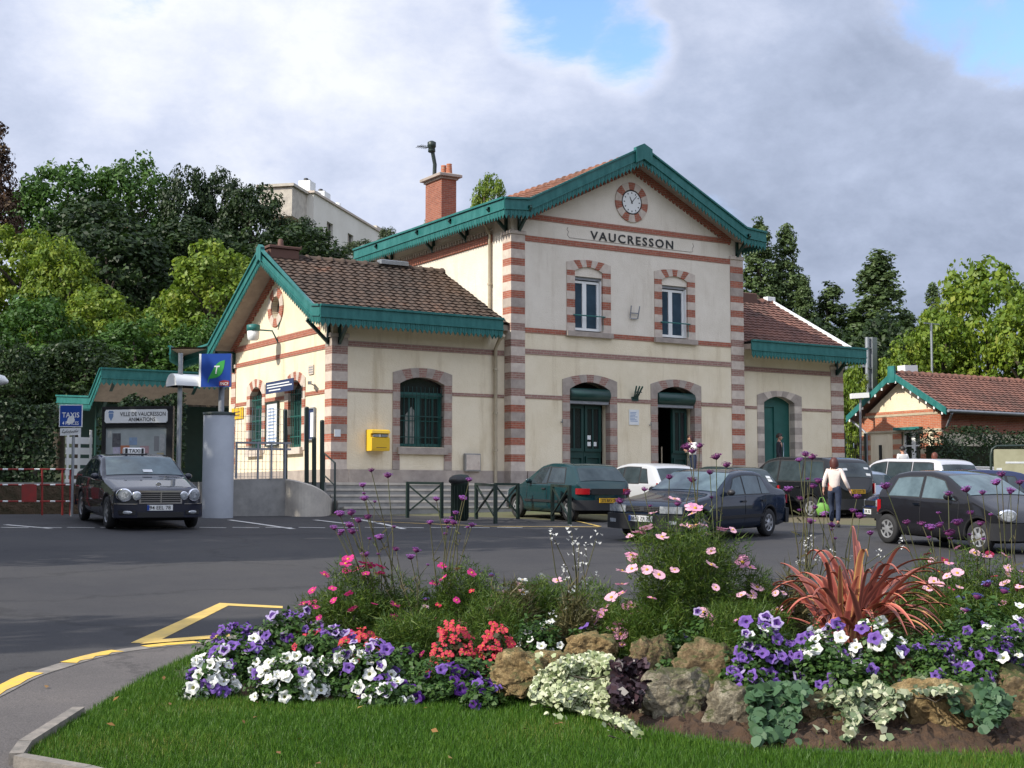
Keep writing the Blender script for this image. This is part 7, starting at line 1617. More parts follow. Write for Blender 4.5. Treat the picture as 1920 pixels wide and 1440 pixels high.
def mound(name, label, u, D, w, vtop, leafm, n, leaf, fl, cat, group=None, seed=1, aspect=.6, depth=.8, thin=False, floor=None, spread=1.0, fsc=1.0, jit=.5):
    # leafy mound with flowers scattered over its camera, sun and top faces; fl = [(kind, count)]
    x, y, z = bedpos(u, D); R = w * D / F / 2; H_ = max(.12, vheight(u, vtop, D) - z); t = empty(name, (x, y, z), label, cat, 0, group); r = np.random.default_rng(seed)
    d = r.normal(size=(n, 3)); d[:, 2] = np.abs(d[:, 2]) * .9; d /= np.linalg.norm(d, axis=1, keepdims=True); q = r.uniform(.15, 1, n) ** .45
    lump = 1 + .22 * np.sin(d[:, 0] * 6 + seed) * np.cos(d[:, 1] * 7 + seed * 2) + .12 * np.sin(d[:, 2] * 11 + seed)
    C = d * (q * lump)[:, None] * np.array([R * spread, R * depth, H_ * .92])
    if thin:
        V = np.zeros((n, 3, 3)); dirn = d * .6 + r.normal(size=(n, 3)) * .9 + np.array([0, 0, .25]); dirn /= np.linalg.norm(dirn, axis=1, keepdims=True); L = leaf * r.uniform(.5, 1.4, n)[:, None]; sd = np.cross(dirn, r.normal(size=(n, 3))); sd /= np.linalg.norm(sd, axis=1, keepdims=True)
        V[:, 0] = C - sd * leaf * .055; V[:, 1] = C + sd * leaf * .055; V[:, 2] = C + dirn * L; tri_obj('foliage', V, r.uniform(0, 1, n), leafm, t, 3)
    else:
        V = leaf_quads(C, d * .8 + np.array([0, 0, .5]) + r.normal(size=(n, 3)) * jit, leaf * r.uniform(.6, 1.4, n), r, aspect); tri_obj('foliage', V, r.uniform(0, 1, n), leafm, t, 4)
    rr = random.Random(seed * 5 + 1)
    for kind, cnt in fl:
        for k in range(cnt):
            for _ in range(30):
                a = Vector((rr.gauss(0, 1), rr.gauss(0, 1), abs(rr.gauss(0, .9)))).normalized()
                if a.dot(CAMD) > -.15 or a.z > .75: break
            lm = 1.0 + (rr.uniform(-.22, .10) if kind.startswith('petunia') else rr.uniform(.02, .2)); p = Vector((a.x * R * spread * lm, a.y * R * depth * lm, max(.03, a.z * H_ * .95 * lm)))
            nn = a * .5 + CAMD * .65 + SUND * .25 + Vector((rr.gauss(0, .4), rr.gauss(0, .4), rr.gauss(.1, .35)))
            if kind.startswith(('verbena',)): nn = Vector((rr.gauss(0, .25), rr.gauss(0, .25), 1))
            if kind.startswith('cosmos'): nn = a * .3 + CAMD * .35 + Vector((rr.gauss(0, .4), rr.gauss(0, .4), .75))
            put_flower(t, kind, p, nn, fsc * rr.uniform(.62, 1.2), rr.randrange(5))
    return t
PET = dict(leafm=M['l_pet'], leaf=.04, cat='flower', group='petunias along the bed edge')
def pet(label, u, D, w, vtop, fl, seed, n=1500, **k): return mound('petunia_plant', label, u, D, w * 1.18, vtop, M['l_pet'], int(n * 1.5), .040, [(a, int(b * 1.25 + .5)) for a, b in fl], 'flower', 'petunias along the bed edge', seed, fsc=.98, **k)
W_, PU, LI, DE, MX = 'petunia:white', 'petunia:purple', 'petunia:lilac', 'petunia:deep', 'petunia:mix'
pet('white petunias at the extreme left tip of the bed spilling on the grass', 398, 9.35, 84, 1225, [(W_, 30), (PU, 4)], 1)
pet('white and violet petunias just right of the left tip', 460, 9.75, 110, 1190, [(W_, 20), (PU, 16), (LI, 3)], 2)
pet('violet petunias at the left rear corner of the bed below the yellow road marking', 448, 10.4, 120, 1172, [(PU, 26), (DE, 5)], 3)
pet('dense white petunia clump in the middle of the left front edge', 545, 9.2, 120, 1228, [(W_, 40), (PU, 3)], 4)
pet('white petunia clump to the right of the dense middle one', 625, 9.35, 90, 1222, [(W_, 22), (PU, 3)], 5)
pet('striped violet and white petunias in front of the red begonias', 690, 9.35, 110, 1195, [(PU, 10), (LI, 9), (W_, 12)], 6)
pet('white petunias low at the right end of the left front edge', 730, 9.1, 80, 1272, [(W_, 12), (LI, 2)], 7)
pet('tall lilac veined petunias under the magenta cosmos', 548, 10.5, 130, 1138, [(LI, 13), (PU, 10), (DE, 4)], 8)
pet('lilac and coral petunias between the tall lilac ones and the begonias', 610, 10.1, 100, 1172, [(LI, 7), (PU, 9), ('petunia:coral', 4)], 9)
pet('deep purple petunias in shade left of the ochre rock', 815, 9.35, 160, 1240, [(DE, 15), (PU, 5)], 10, n=1600)
pet('single violet petunias on a dark leafy tuft beside the ochre rock', 905, 9.0, 70, 1270, [(PU, 4), (DE, 3)], 11, n=600)
pet('white petunias on bright leaves above the ochre rock', 1010, 9.9, 90, 1150, [(W_, 14)], 12)
pet('violet petunias cascading over the rocks left of the spiky red plant', 1425, 9.0, 110, 1150, [(PU, 22), (LI, 6), (W_, 3)], 13, n=1300)
pet('violet petunias hanging low over the grey rock', 1395, 8.75, 80, 1225, [(PU, 14), (LI, 4)], 14)
pet('white and violet petunias at the foot of the spiky red plant', 1540, 8.95, 130, 1168, [(W_, 15), (PU, 12), (LI, 3)], 15, n=1300)
pet('cream white petunias in front of the spiky red plant', 1640, 8.95, 120, 1158, [(W_, 18), (PU, 5)], 16, n=1200)
pet('violet petunias right of the cream white ones', 1745, 8.9, 130, 1180, [(PU, 17), (LI, 4)], 17, n=1500)
pet('violet and white petunias over the mossy rock near the right edge', 1845, 8.9, 140, 1155, [(PU, 17), (W_, 14)], 18, n=1600)
pet('white petunias beside the right edge under the pink cosmos', 1910, 9.1, 110, 1130, [(W_, 9), (PU, 8), (LI, 3)], 19, n=1300)
pet('lone veined petunia tuft under the big cosmos bush', 1310, 9.5, 60, 1125, [(LI, 2), (PU, 1)], 20, n=500)
def beg(label, u, D, w, vt, n, seed): return mound('begonia_plant', label, u, D, w, vt, M['l_beg'], 500, .045, [('begonia:coral', int(n * 1.5))], 'flower', 'red begonias', seed, aspect=.9, fsc=1.3)
beg('left of the two bright red begonias in the bed centre', 852, 9.75, 86, 1176, 52, 31); beg('right of the two bright red begonias beside the white petunias', 932, 9.75, 66, 1174, 46, 32); beg('red begonia half hidden by white petunias', 680, 9.75, 90, 1185, 30, 33)
# ---- cosmos bushes with feathery leaves
def cos_(label, u, D, w, vt, fl, seed, n=5000, **k): return mound('cosmos_bush', label, u, D, w * 1.1, vt, M['l_feather'], int(n * 2.1), .060, fl, 'flower', 'cosmos bushes', seed, thin=True, **k)
cos_('magenta cosmos bush at the left of the bed', 662, 10.7, 165, 1062, [('cosmos:magenta', 32)], 41, 5200, fsc=1.05)
cos_('feathery cosmos bush with red and pink blooms behind the begonias', 872, 11.0, 150, 1060, [('cosmos:magenta', 8), ('cosmos:red', 7), ('cosmos:palepink', 4), ('verbena:blue', 5)], 42, 4200)
cos_('loose cosmos bush with pale pink and white blooms behind the white petunias', 1010, 11.1, 130, 1082, [('cosmos:palepink', 9), ('cosmos:white', 6), ('cosmos:red', 3)], 43, 3200)
cos_('large light pink cosmos bush in the centre hiding the saloon wheel', 1290, 10.2, 262, 950, [('cosmos:palepink', 34), ('cosmos:pink', 16)], 44, 13500, fsc=1.2, depth=.6)
cos_('sparse pink cosmos between the central bush and the ivy', 1165, 10.4, 120, 1120, [('cosmos:pink', 9), ('cosmos:palepink', 5)], 45, 3600, fsc=1.1)
cos_('small cosmos bush left of the spiky red plant', 1420, 10.3, 100, 1055, [('cosmos:palepink', 7), ('cosmos:pink', 3)], 46, 3000)
cos_('broad cosmos bush with pink blooms at the right of the bed', 1830, 10.3, 200, 1040, [('cosmos:palepink', 14), ('cosmos:pink', 9), ('cosmos:wine', 6)], 47, 7500, fsc=1.05)
cos_('cosmos bush with dark red blooms below the black city car', 1740, 10.9, 130, 1050, [('cosmos:wine', 9), ('cosmos:magenta', 5), ('cosmos:palepink', 4)], 48, 3600)
cos_('pink cosmos bush cut off by the right edge', 1930, 10.0, 130, 1045, [('cosmos:palepink', 9), ('cosmos:pink', 5), ('verbena:blue', 4)], 49, 4800)
cos_('low green cosmos foliage behind the violet petunias', 1400, 9.7, 180, 1120, [('cosmos:pink', 2)], 50, 5200)
cos_('low green foliage behind the begonias without many blooms', 780, 10.2, 170, 1135, [('cosmos:magenta', 3), ('petunia:deep', 2)], 51, 4200)
mound('leafy_plant', 'dark leafy plant with blue flower heads right of the spiky red plant', 1830, 9.6, 190, 1105, M['l_pet'], 2600, .05, [('verbena:blue', 16)], 'plant', seed=52, fsc=1.2)
mound('leafy_plant', 'reddish brown grassy tuft between white petunias and the central cosmos', 1075, 10.2, 90, 1120, M['l_dry'], 2200, .11, [('gaura:white', 2)], 'plant', seed=53, thin=True)
for u, D, w, vt, s, l in ((1480, 10.4, 90, 1075, 54, 'dry grassy tuft behind the violet petunias'), (960, 10.8, 110, 1090, 55, 'dry seed head tuft behind the white petunias')): mound('leafy_plant', l, u, D, w, vt, M['l_dry'], 1500, .10, [], 'plant', seed=s, thin=True)
for u, D, w, vt, n, s_, l in ((760, 10.9, 150, 1080, 4200, 91, 'green feathery plants between the magenta bush and the red cosmos'), (930, 10.5, 150, 1105, 4200, 92, 'green feathery plants behind the white petunias in the bed centre'), (1110, 10.7, 150, 1085, 4200, 93, 'green feathery plants left of the large pink bush'), (1200, 9.9, 170, 1120, 4800, 94, 'low green feathery plants above the mossy rocks'), (1690, 9.9, 190, 1090, 5200, 95, 'green feathery plants right behind the spiky red plant'), (1880, 9.7, 170, 1100, 5200, 96, 'green feathery plants by the right edge above the petunias'), (1350, 9.4, 150, 1150, 4200, 97, 'dark green plants in the hollow left of the violet petunias')):
    mound('leafy_plant', l, u, D, w, vt, M['l_feather'], n, .06, [], 'plant', 'green filler plants in the bed', s_, thin=True)
for u, D, w, vt, s_, l in ((480, 9.9, 200, 1215, 98, 'dark leaves filling between the left petunias'), (720, 9.9, 200, 1200, 99, 'dark leaves under the red begonias on the left'), (880, 9.6, 200, 1222, 100, 'dark leaves under the two bright begonias'), (1500, 9.4, 210, 1195, 101, 'dark leaves under the spiky red plant on its left'), (1700, 9.4, 230, 1190, 102, 'dark leaves under the spiky red plant on its right'), (1880, 9.3, 180, 1185, 103, 'dark leaves beneath the right edge petunias')):
    mound('leafy_plant', l, u, D, w, vt, M['l_pet'], 2200, .045, [], 'plant', 'green filler plants in the bed', s_)
for u, D, w, vt, s_, l in ((1262, 9.35, 110, 1178, 104, 'dark leafy tuft between the tan mossy rock and the pointed rock'), (1395, 9.0, 100, 1212, 105, 'dark leafy tuft over the long mossy rock'), (1110, 9.9, 120, 1170, 106, 'leafy tuft behind the rocks above the pale ivy'), (1600, 8.8, 150, 1222, 107, 'dark leaves hanging above the brown rocks'), (1790, 8.8, 150, 1225, 108, 'dark leaves hanging over the big ochre rock')):
    mound('leafy_plant', l, u, D, w, vt, M['l_pet'], 1500, .042, [('petunia:purple', 2)], 'plant', 'green filler plants in the bed', s_)
# ---- ivy, dark heuchera, round leaved plants
def carpet(name, label, poly, D0, m, n, leaf, cat, seed, bulge=.10, aspect=.9, jit=.6):
    # leaves draped over rocks: a lumpy leaf blanket inside a traced outline, with real thickness
    r = random.Random(seed); us = [p[0] for p in poly]; vs = [p[1] for p in poly]; P2 = [Vector(p) for p in poly]; C = []; Nn = []
    vm, vM = min(vs), max(vs)
    while len(C) < n:
        u, v = r.uniform(min(us), max(us)), r.uniform(vm, vM)
        if not inside(P2, u, v) and r.random() > .02: continue
        k = (vM - v) / (vM - vm); D = D0 + .45 * k
        for _ in range(12):
            p = atd(u, v, D)
            if p.z > HZ(p.x, p.y) + .03: break
            D -= .06
        D += -bulge * r.random() + .05 * sin(u * .07) + .04 * sin(v * .11); p = atd(u, v, D); C.append(tuple(p)); Nn.append((-FW[0] * .6 + r.gauss(0, jit), -FW[1] * .6 + r.gauss(0, jit), .7 + r.gauss(0, jit)))
    C = np.array(C); b = C.mean(0); b[2] = C[:, 2].min(); rg_ = np.random.default_rng(seed); K_ = 7 if 'round' in name else 5
    V = leaf_ngon(C, np.array(Nn), leaf * rg_.uniform(.5, 1.35, n), rg_, K_, aspect)
    t = empty(name, tuple(b), label, cat); tri_obj('foliage', V - b, rg_.uniform(0, 1, n), m, t, K_); mb = MB()
    for k in range(14):
        i = r.randrange(n); j = r.randrange(n); a_ = Vector(C[i]) - Vector(b); c_ = Vector(C[j]) - Vector(b)
        if (a_ - c_).length < .6: mb.tube([a_ + Vector((0, 0, -.03)), (a_ + c_) / 2 + Vector((0, 0, -.06)), c_ + Vector((0, 0, -.03))], .004, 4)
    if mb.v: mesh_obj('stem', mb, M['bark'], t, False)
    return t
carpet('variegated_ivy', 'large pale variegated ivy mat spilling over the rocks in the centre', [(990, 1300), (1010, 1262), (1052, 1232), (1110, 1222), (1150, 1232), (1148, 1300), (1132, 1346), (1070, 1330), (1000, 1312)], 8.7, M['l_ivy'], 2600, .036, 'ivy', 61)
carpet('variegated_ivy', 'cream edged ivy trailing over the brown rock between the two round leaved plants', [(1530, 1330), (1560, 1300), (1600, 1292), (1640, 1270), (1660, 1290), (1710, 1300), (1690, 1330), (1650, 1362), (1620, 1330), (1596, 1388), (1586, 1386), (1588, 1340), (1560, 1320)], 8.1, M['l_ivy2'], 900, .045, 'ivy', 62)
carpet('variegated_ivy', 'cream ivy fringe under the violet petunias above the ochre rock', [(1712, 1272), (1800, 1280), (1800, 1300), (1716, 1300)], 8.25, M['l_ivy2'], 300, .042, 'ivy', 63)
carpet('variegated_ivy', 'few trailing ivy sprigs at the lower end of the big pale mat', [(1130, 1330), (1180, 1345), (1205, 1376), (1190, 1376), (1130, 1345)], 8.5, M['l_ivy'], 130, .034, 'ivy', 64)
carpet('heuchera', 'dark purple leaved plant between the pale ivy and the pointed rock', [(1146, 1240), (1210, 1238), (1216, 1280), (1190, 1330), (1150, 1318)], 8.45, M['l_heu'], 360, .062, 'plant', 65)
carpet('round_leaved_plant', 'rounded blue green leaves in front of the violet petunias right of the grey rock', [(1400, 1300), (1430, 1282), (1520, 1280), (1500, 1340), (1470, 1392), (1415, 1390), (1405, 1340)], 8.1, M['l_round'], 380, .062, 'plant', 66)
carpet('round_leaved_plant', 'rounded blue green leaves right of the big ochre rock', [(1780, 1310), (1850, 1285), (1905, 1310), (1880, 1345), (1840, 1372), (1826, 1340), (1790, 1335)], 8.05, M['l_round'], 320, .06, 'plant', 67)
# ---- phormium: arching strap leaves, coral with yellow edges
def strap_mat(name, c, edge):
    m, t, b = nodes(name); a = N(t, 'ShaderNodeAttribute', attribute_name='across'); n = noise(t, 3, 4, .6); r = ramp(t, a.outputs['Fac'], [(.0, edge), (.22, c), (.5, tuple(x * .72 for x in c)), (.78, c), (1, edge)])
    t.links.new(r.outputs[0], b.inputs['Base Color']); b.inputs['Roughness'].default_value = .38; b.inputs['Specular IOR Level'].default_value = .5; return m
M['strap_a'] = strap_mat('coral strap leaf', (.44, .10, .07), (.55, .23, .13)); M['strap_b'] = strap_mat('bronze strap leaf', (.22, .065, .05), (.46, .14, .09)); M['strap_c'] = strap_mat('yellow striped strap leaf', (.36, .12, .06), (.62, .42, .12))
x, y, z = bedpos(1590, 9.5); PH = empty('phormium', (x, y, z), 'spiky coral and bronze strap leaved plant towering over the right of the bed', 'plant'); r = random.Random(12)
R3 = Vector((RT[0], RT[1], 0)); F3 = Vector((FW[0], FW[1], 0))
def strap(tip_u, tip_v, arch_, w, mt, back=0, base=0):
    if tip_v < 1030: tip_u += r.choice((-1, 1)) * r.uniform(18, 46); tip_v += r.uniform(20, 50); arch_ += .34
    D = 9.5 + back; tip = atd(tip_u, tip_v, D) - Vector((x, y, z)); b = R3 * base * .12 + F3 * r.uniform(-.08, .08) + Vector((0, 0, .02)); pk = b.lerp(tip, .55) + Vector((0, 0, arch_ + .10)); P = []; A = []
    n = 16; side0 = (R3 * r.choice((1, .9, .75)) + F3 * r.uniform(-.6, .6)).normalized()
    for i in range(n + 1):
        t = i / n; q = b * (1 - t) ** 2 + pk * 2 * t * (1 - t) + tip * t * t; ww = w * (.55 + .3 * sin(pi * min(1, t * 1.2))) * (1 - max(0, t - .72) / .29) ** .7 * .5 + .001
        tw = side0.copy(); tw.rotate(Matrix.Rotation(.5 * t * r.choice((1, 1.2)), 3, 'Z'))
        P.append([q - tw * ww + Vector((0, 0, .006)), q + Vector((0, 0, -.003)), q + tw * ww + Vector((0, 0, .006))])
    mb = MB(); mb.grid(P, 0, True); o = mesh_obj('leaf', mb, M[mt], PH, False); at = o.data.attributes.new('across', 'FLOAT', 'POINT'); at.data.foreach_set('value', [0, .5, 1] * (n + 1)); return o
for a in [(1492, 1020, .05, .055, 'strap_a', .1), (1545, 1000, .12, .06, 'strap_a', 0), (1566, 1002, .1, .05, 'strap_b', .1), (1600, 1005, .1, .055, 'strap_c', -.1), (1622, 965, .02, .045, 'strap_b', .1), (1640, 1020, .1, .05, 'strap_b', .2), (1672, 1015, .06, .06, 'strap_a', .1), (1745, 1105, .42, .06, 'strap_a', .1), (1770, 1140, .36, .05, 'strap_c', .15), (1765, 1120, .40, .045, 'strap_a', -.1), (1715, 1178, .38, .07, 'strap_a', -.35), (1770, 1185, .34, .055, 'strap_c', -.15), (1755, 1200, .26, .05, 'strap_c', -.25), (1450, 1160, .38, .055, 'strap_a', .05), (1462, 1145, .30, .045, 'strap_c', 0), (1476, 1170, .46, .065, 'strap_a', -.15), (1485, 1095, .30, .045, 'strap_b', .2), (1500, 1075, .2, .05, 'strap_a', .1), (1575, 1060, .14, .05, 'strap_c', -.2), (1655, 1080, .2, .05, 'strap_b', -.1), (1690, 1090, .25, .05, 'strap_b', 0), (1720, 1080, .32, .05, 'strap_a', .2), (1420, 1180, .2, .035, 'strap_b', .1), (1530, 1110, .1, .05, 'strap_b', .1), (1610, 1080, .1, .055, 'strap_a', -.15), (1590, 1100, .06, .06, 'strap_b', -.3), (1740, 1160, .28, .05, 'strap_b', 0), (1700, 1130, .28, .05, 'strap_a', -.15), (1635, 1190, .14, .045, 'strap_a', -.3), (1545, 1185, .22, .045, 'strap_a', -.3)]: strap(*a, base=r.uniform(-1, 1))
for k in range(66): strap(r.uniform(1440, 1785), r.uniform(1050, 1195), r.uniform(.14, .44), r.uniform(.035, .055), r.choice(('strap_b', 'strap_b', 'strap_a')), r.uniform(-.3, .4), r.uniform(-1, 1))
# ---- verbena: wiry stems with purple heads, each plant one thing
def wiry(name, label, u, D, heads, kind, group, sc=1.0, seed=1, stem='l_dry', cat='flower', branch=True):
    x, y, z = bedpos(u, D); t = empty(name, (x, y, z), label, cat, 0, group); rr = random.Random(seed); mb = MB(); b0 = Vector((x, y, z))
    for k, (hu, hv) in enumerate(heads):
        p = atd(hu, hv, D + rr.uniform(-.25, .25)) - b0; s = Vector((rr.uniform(-.06, .06), rr.uniform(-.06, .06), 0)) ; m_ = s.lerp(p, .55) + Vector((rr.uniform(-.05, .05), rr.uniform(-.05, .05), .03)); mb.tube([s, m_, p], [.006, .0045, .003], 5)
        put_flower(t, kind if rr.random() < .75 or kind != 'verbena:verb' else 'verbena:verbdk', p, (rr.gauss(0, .2), rr.gauss(0, .2), 1), (1.25 if 'verb' in kind else 1) * sc * rr.uniform(.75, 1.15), k % 3, 'flower_head')
        if branch and rr.random() < .28:
            q = m_.lerp(p, .5) + Vector((rr.uniform(-.12, .12), rr.uniform(-.1, .1), rr.uniform(.04, .14))); mb.tube([m_.lerp(p, .2), q], .0022, 4); put_flower(t, kind, q, (0, 0, 1), sc * .6, k % 3, 'flower_head')
        for w in range(3):
            f = rr.uniform(.15, .7); q = s.lerp(p, f); mb.bar(q, q + Vector((rr.uniform(-.06, .06), rr.uniform(-.06, .06), .03)), .004, .009)
    mesh_obj('stems', mb, M['stem'], t, False); return t
M['stem'] = mat('wiry stem', (.06, .075, .025), .8, (.09, .07, .03), 6)
V_ = 'verbena:verb'; VG = 'tall purple verbena stems'
wiry('verbena', 'tall purple verbena rising in front of the station steps on the left', 740, 10.9, [(696, 882), (727, 892), (680, 910), (683, 935)], V_, VG, 1.0, 71)
wiry('verbena', 'purple verbena cluster over the road left of the litter bin', 720, 10.8, [(637, 964), (658, 962), (672, 976), (690, 970), (655, 985), (640, 997), (626, 990), (660, 997)], V_, VG, 1.05, 72)
wiry('verbena', 'purple verbena with heads in front of the crossed barriers', 830, 11.0, [(806, 980), (818, 936), (854, 962), (850, 980), (885, 985), (838, 978), (880, 900), (868, 935)], V_, VG, 1.05, 73)
wiry('verbena', 'purple verbena just above the magenta cosmos', 780, 10.7, [(742, 1030), (780, 1032), (770, 1045), (685, 1040), (712, 1008)], V_, VG, .9, 74)
wiry('verbena', 'dark purple verbena overlapping the woman in white at the door', 1330, 10.8, [(1288, 838), (1298, 846), (1312, 836), (1343, 857), (1362, 872), (1331, 886)], 'verbena:verbdk', VG, 1.15, 75)
wiry('verbena', 'dark purple verbena across the saloon bonnet', 1250, 10.9, [(1176, 925), (1208, 918), (1162, 940), (1298, 900), (1270, 945), (1255, 895)], 'verbena:verbdk', VG, 1.0, 76)
wiry('verbena', 'purple verbena before the black people carrier and the suited man', 1500, 10.7, [(1498, 863), (1510, 852), (1523, 857), (1500, 935), (1524, 912), (1478, 918), (1545, 965), (1520, 978)], V_, VG, 1.0, 77)
wiry('verbena', 'purple verbena around the woman with the green bag', 1590, 10.6, [(1535, 902), (1528, 952), (1607, 932), (1600, 958), (1612, 968), (1632, 1000), (1560, 985)], V_, VG, 1.0, 78)
wiry('verbena', 'purple verbena in front of the black city car door', 1770, 10.4, [(1660, 912), (1778, 926), (1728, 982), (1745, 990), (1762, 985), (1700, 980)], V_, VG, 1.1, 79)
wiry('verbena', 'purple verbena before the black city car windscreen', 1830, 10.4, [(1812, 918), (1842, 924), (1820, 962), (1795, 980), (1838, 982), (1780, 1000)], V_, VG, 1.1, 80)
wiry('verbena', 'purple verbena at the right edge before the silver estate', 1905, 10.5, [(1868, 905), (1895, 920), (1878, 890), (1912, 905)], V_, VG, 1.2, 81)
GW_ = 'gaura:white'
wiry('gaura', 'white gaura sprays over the road in the middle', 1080, 10.9, [(1072, 1000), (1086, 1020), (1076, 1032), (1092, 1050), (1032, 1002), (1040, 1012), (1060, 1078), (1100, 1095), (1085, 1065), (1118, 1010)], GW_, 'white gaura', 1.05, 82)
wiry('gaura', 'white gaura flecks left of the spiky red plant', 1475, 10.6, [(1520, 1015), (1510, 1030), (1535, 1045), (1560, 1040), (1500, 1060), (1650, 1040), (1690, 1020)], GW_, 'white gaura', .8, 83)

# a few fallen leaves on the lawn and pavement
r = np.random.default_rng(8); C = []
for _ in range(46):
    q = gnd(r.uniform(60, 1700), r.uniform(1230, 1436), .19); C.append((q.x, q.y, (HZ(q.x, q.y) + .045) if inside(lawn_edge, q.x, q.y) else gz(q.x, q.y) + KO + .008))
C = np.array(C); V = leaf_quads(C, np.tile([0, 0, 1.], (46, 1)) + r.normal(size=(46, 3)) * .3, r.uniform(.03, .06, 46), r)
tag(tri_obj('fallen_leaves', V, r.uniform(0, 1, 46), leaf_mat('dead leaf', [(0, (.10, .05, .02)), (.6, (.22, .11, .03)), (1, (.34, .24, .06))], .1), nv=4), 'brown and yellow fallen leaves scattered over the lawn', 'leaves', kind='stuff')
# ================================================================ SKY, SUN, CAMERA
EL = radians(38); AZ = Vector((-1, .035, 0)).normalized()
sund = Vector((AZ.x * cos(EL), AZ.y * cos(EL), sin(EL)))
wd = bpy.data.worlds.new('World'); SC.world = wd; wd.use_nodes = True; t = wd.node_tree; bg = t.nodes['Background']
sky = N(t, 'ShaderNodeTexSky', sky_type='NISHITA'); sky.sun_disc = False; sky.sun_elevation = EL; sky.sun_rotation = atan2(sund.x, sund.y); sky.air_density = 1.2; sky.dust_density = .6
tc = N(t, 'ShaderNodeTexCoord')
def wn(scale, det, rough, off=(0, 0, 0), st=(1, 1, 1.6), dist=0):
    mp = N(t, 'ShaderNodeMapping'); mp.inputs['Location'].default_value = off; mp.inputs['Scale'].default_value = st; t.links.new(tc.outputs['Generated'], mp.inputs[0])
    n = N(t, 'ShaderNodeTexNoise'); n.inputs['Scale'].default_value = scale; n.inputs['Detail'].default_value = det; n.inputs['Roughness'].default_value = rough; n.inputs['Distortion'].default_value = dist; t.links.new(mp.outputs[0], n.inputs[0]); return n.outputs['Fac']
def mth(op, a, b=None, c=None):
    m = N(t, 'ShaderNodeMath', operation=op)
    for i, q in enumerate((a, b, c)):
        if q is None: continue
        if hasattr(q, 'node'): t.links.new(q, m.inputs[i])
        else: m.inputs[i].default_value = q
    return m.outputs[0]
def lobe(u, v, width):                                       # smooth bump around a direction of the sky
    d = Vector(ray(u, v)).normalized(); v_ = N(t, 'ShaderNodeVectorMath', operation='DOT_PRODUCT'); nm = N(t, 'ShaderNodeVectorMath', operation='NORMALIZE'); t.links.new(tc.outputs['Generated'], nm.inputs[0]); t.links.new(nm.outputs[0], v_.inputs[0]); v_.inputs[1].default_value = d
    k = mth('SUBTRACT', v_.outputs['Value'], cos(width)); k = mth('DIVIDE', k, 1 - cos(width)); return mth('MAXIMUM', k, 0)
n1 = wn(6.5, 14, .62, (3.1, 1.2, .4), dist=.3); n2 = wn(2.2, 5, .5, (.4, 2.3, 1.1)); n3 = wn(11, 10, .65, (1, 5, 2))
hole = mth('MAXIMUM', mth('MAXIMUM', lobe(1075, 0, .066), lobe(1170, 95, .042)), mth('MAXIMUM', lobe(1920, 30, .068), lobe(1800, -25, .06)))
hole = mth('MAXIMUM', hole, mth('MULTIPLY', lobe(200, 20, .06), .45))
dens = mth('SUBTRACT', mth('MULTIPLY_ADD', n1, 3.0, -.72), mth('MULTIPLY', hole, 1.0))     # cloud cover
cov = N(t, 'ShaderNodeMapRange', interpolation_type='SMOOTHSTEP'); t.links.new(dens, cov.inputs[0]); cov.inputs[1].default_value = -.30; cov.inputs[2].default_value = .42
tone = mth('MULTIPLY_ADD', n2, .75, mth('MULTIPLY_ADD', n1, .55, mth('MULTIPLY_ADD', n3, .5, -.18))); tone = mth('ADD', tone, mth('MULTIPLY', lobe(480, 20, .22), .22)); tone = mth('SUBTRACT', tone, mth('MULTIPLY', lobe(1900, 420, .40), .24)); tone = mth('SUBTRACT', tone, mth('MULTIPLY', lobe(700, 330, .18), .14)); tone = mth('SUBTRACT', tone, mth('MULTIPLY', lobe(60, 260, .14), .12))
edge = mth('MULTIPLY', mth('SUBTRACT', 1.0, mth('ABSOLUTE', mth('SUBTRACT', mth('MULTIPLY', hole, 1.0), .22))), 0.0)
rim = N(t, 'ShaderNodeMapRange', interpolation_type='SMOOTHSTEP'); t.links.new(dens, rim.inputs[0]); rim.inputs[1].default_value = .75; rim.inputs[2].default_value = .1; tone = mth('MULTIPLY_ADD', rim.outputs[0], .16, tone)
cr = ramp(t, tone, [(.42, (.34, .40, .54)), (.60, (.47, .54, .71)), (.78, (.65, .71, .88)), (1.0, (.90, .93, 1.0))])
SKYK = 1.0
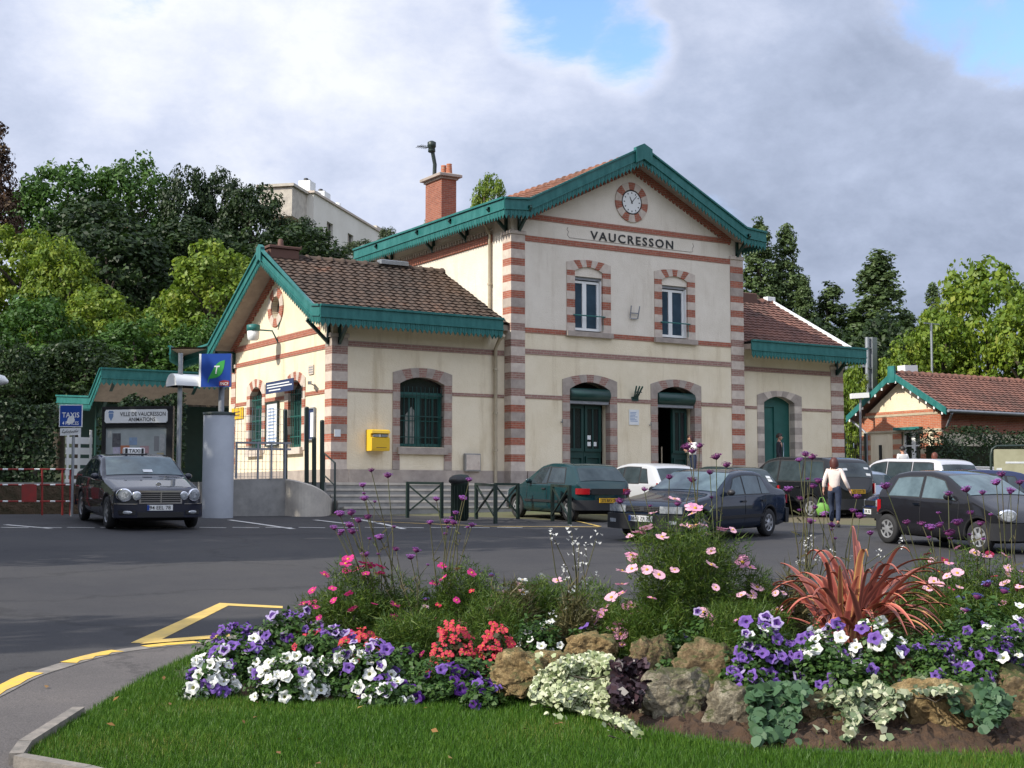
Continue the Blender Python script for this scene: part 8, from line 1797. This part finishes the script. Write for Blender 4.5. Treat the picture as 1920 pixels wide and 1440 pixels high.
# unseen clouds behind the camera, made brighter to fill the shaded station front
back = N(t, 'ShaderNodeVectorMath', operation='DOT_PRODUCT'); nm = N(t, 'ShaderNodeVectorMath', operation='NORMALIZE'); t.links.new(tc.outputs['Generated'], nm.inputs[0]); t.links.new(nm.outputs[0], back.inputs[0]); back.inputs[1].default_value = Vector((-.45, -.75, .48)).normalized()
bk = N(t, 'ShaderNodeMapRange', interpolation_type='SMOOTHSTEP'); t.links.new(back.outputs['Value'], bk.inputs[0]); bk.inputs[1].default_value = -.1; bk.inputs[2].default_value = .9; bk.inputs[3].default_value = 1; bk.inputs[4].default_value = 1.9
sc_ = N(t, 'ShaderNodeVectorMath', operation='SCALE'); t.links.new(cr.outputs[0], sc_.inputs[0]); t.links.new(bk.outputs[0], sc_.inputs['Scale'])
blue = N(t, 'ShaderNodeVectorMath', operation='MULTIPLY'); t.links.new(sky.outputs[0], blue.inputs[0]); blue.inputs[1].default_value = (.175, .20, .26)
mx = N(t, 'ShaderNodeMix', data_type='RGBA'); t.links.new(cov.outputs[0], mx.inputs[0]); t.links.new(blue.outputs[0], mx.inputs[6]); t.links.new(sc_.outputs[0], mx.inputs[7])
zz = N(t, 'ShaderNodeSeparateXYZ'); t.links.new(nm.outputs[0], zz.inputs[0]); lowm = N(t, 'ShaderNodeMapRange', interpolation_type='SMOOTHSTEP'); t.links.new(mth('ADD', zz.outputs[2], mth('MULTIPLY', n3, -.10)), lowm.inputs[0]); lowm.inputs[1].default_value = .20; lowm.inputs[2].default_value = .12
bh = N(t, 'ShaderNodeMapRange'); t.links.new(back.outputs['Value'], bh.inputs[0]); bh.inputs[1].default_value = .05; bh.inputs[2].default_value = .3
tl = N(t, 'ShaderNodeMix', data_type='RGBA'); t.links.new(mth('MULTIPLY', lowm.outputs[0], bh.outputs[0]), tl.inputs[0]); t.links.new(mx.outputs[2], tl.inputs[6]); tl.inputs[7].default_value = (.05, .065, .035, 1)   # dark band added low in the unseen sky behind the camera to dim reflections
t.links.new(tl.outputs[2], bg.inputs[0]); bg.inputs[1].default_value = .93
sl = bpy.data.lights.new('Sun', 'SUN'); sl.energy = 5.0; sl.angle = radians(.5); sl.color = (1, .945, .84); so = bpy.data.objects.new('Sun', sl); COL.objects.link(so); so.rotation_euler = sund.to_track_quat('Z', 'Y').to_euler()
cam = bpy.data.cameras.new('Camera'); cam.sensor_width = 36; cam.lens = F * 36 / 1920; cam.clip_end = 6000; cam.clip_start = .1
co = bpy.data.objects.new('Camera', cam); COL.objects.link(co); co.location = (0, 0, CH); co.rotation_euler = (pi / 2 + PIT, 0, -YAW); SC.camera = co
SC.render.resolution_x = 1024; SC.render.resolution_y = 768
SC.view_settings.view_transform = 'Standard'; SC.view_settings.look = 'None'; SC.view_settings.exposure = .22; SC.view_settings.gamma = 1
SC.cycles.max_bounces = 6; SC.cycles.transparent_max_bounces = 4
bpy.context.view_layer.update()
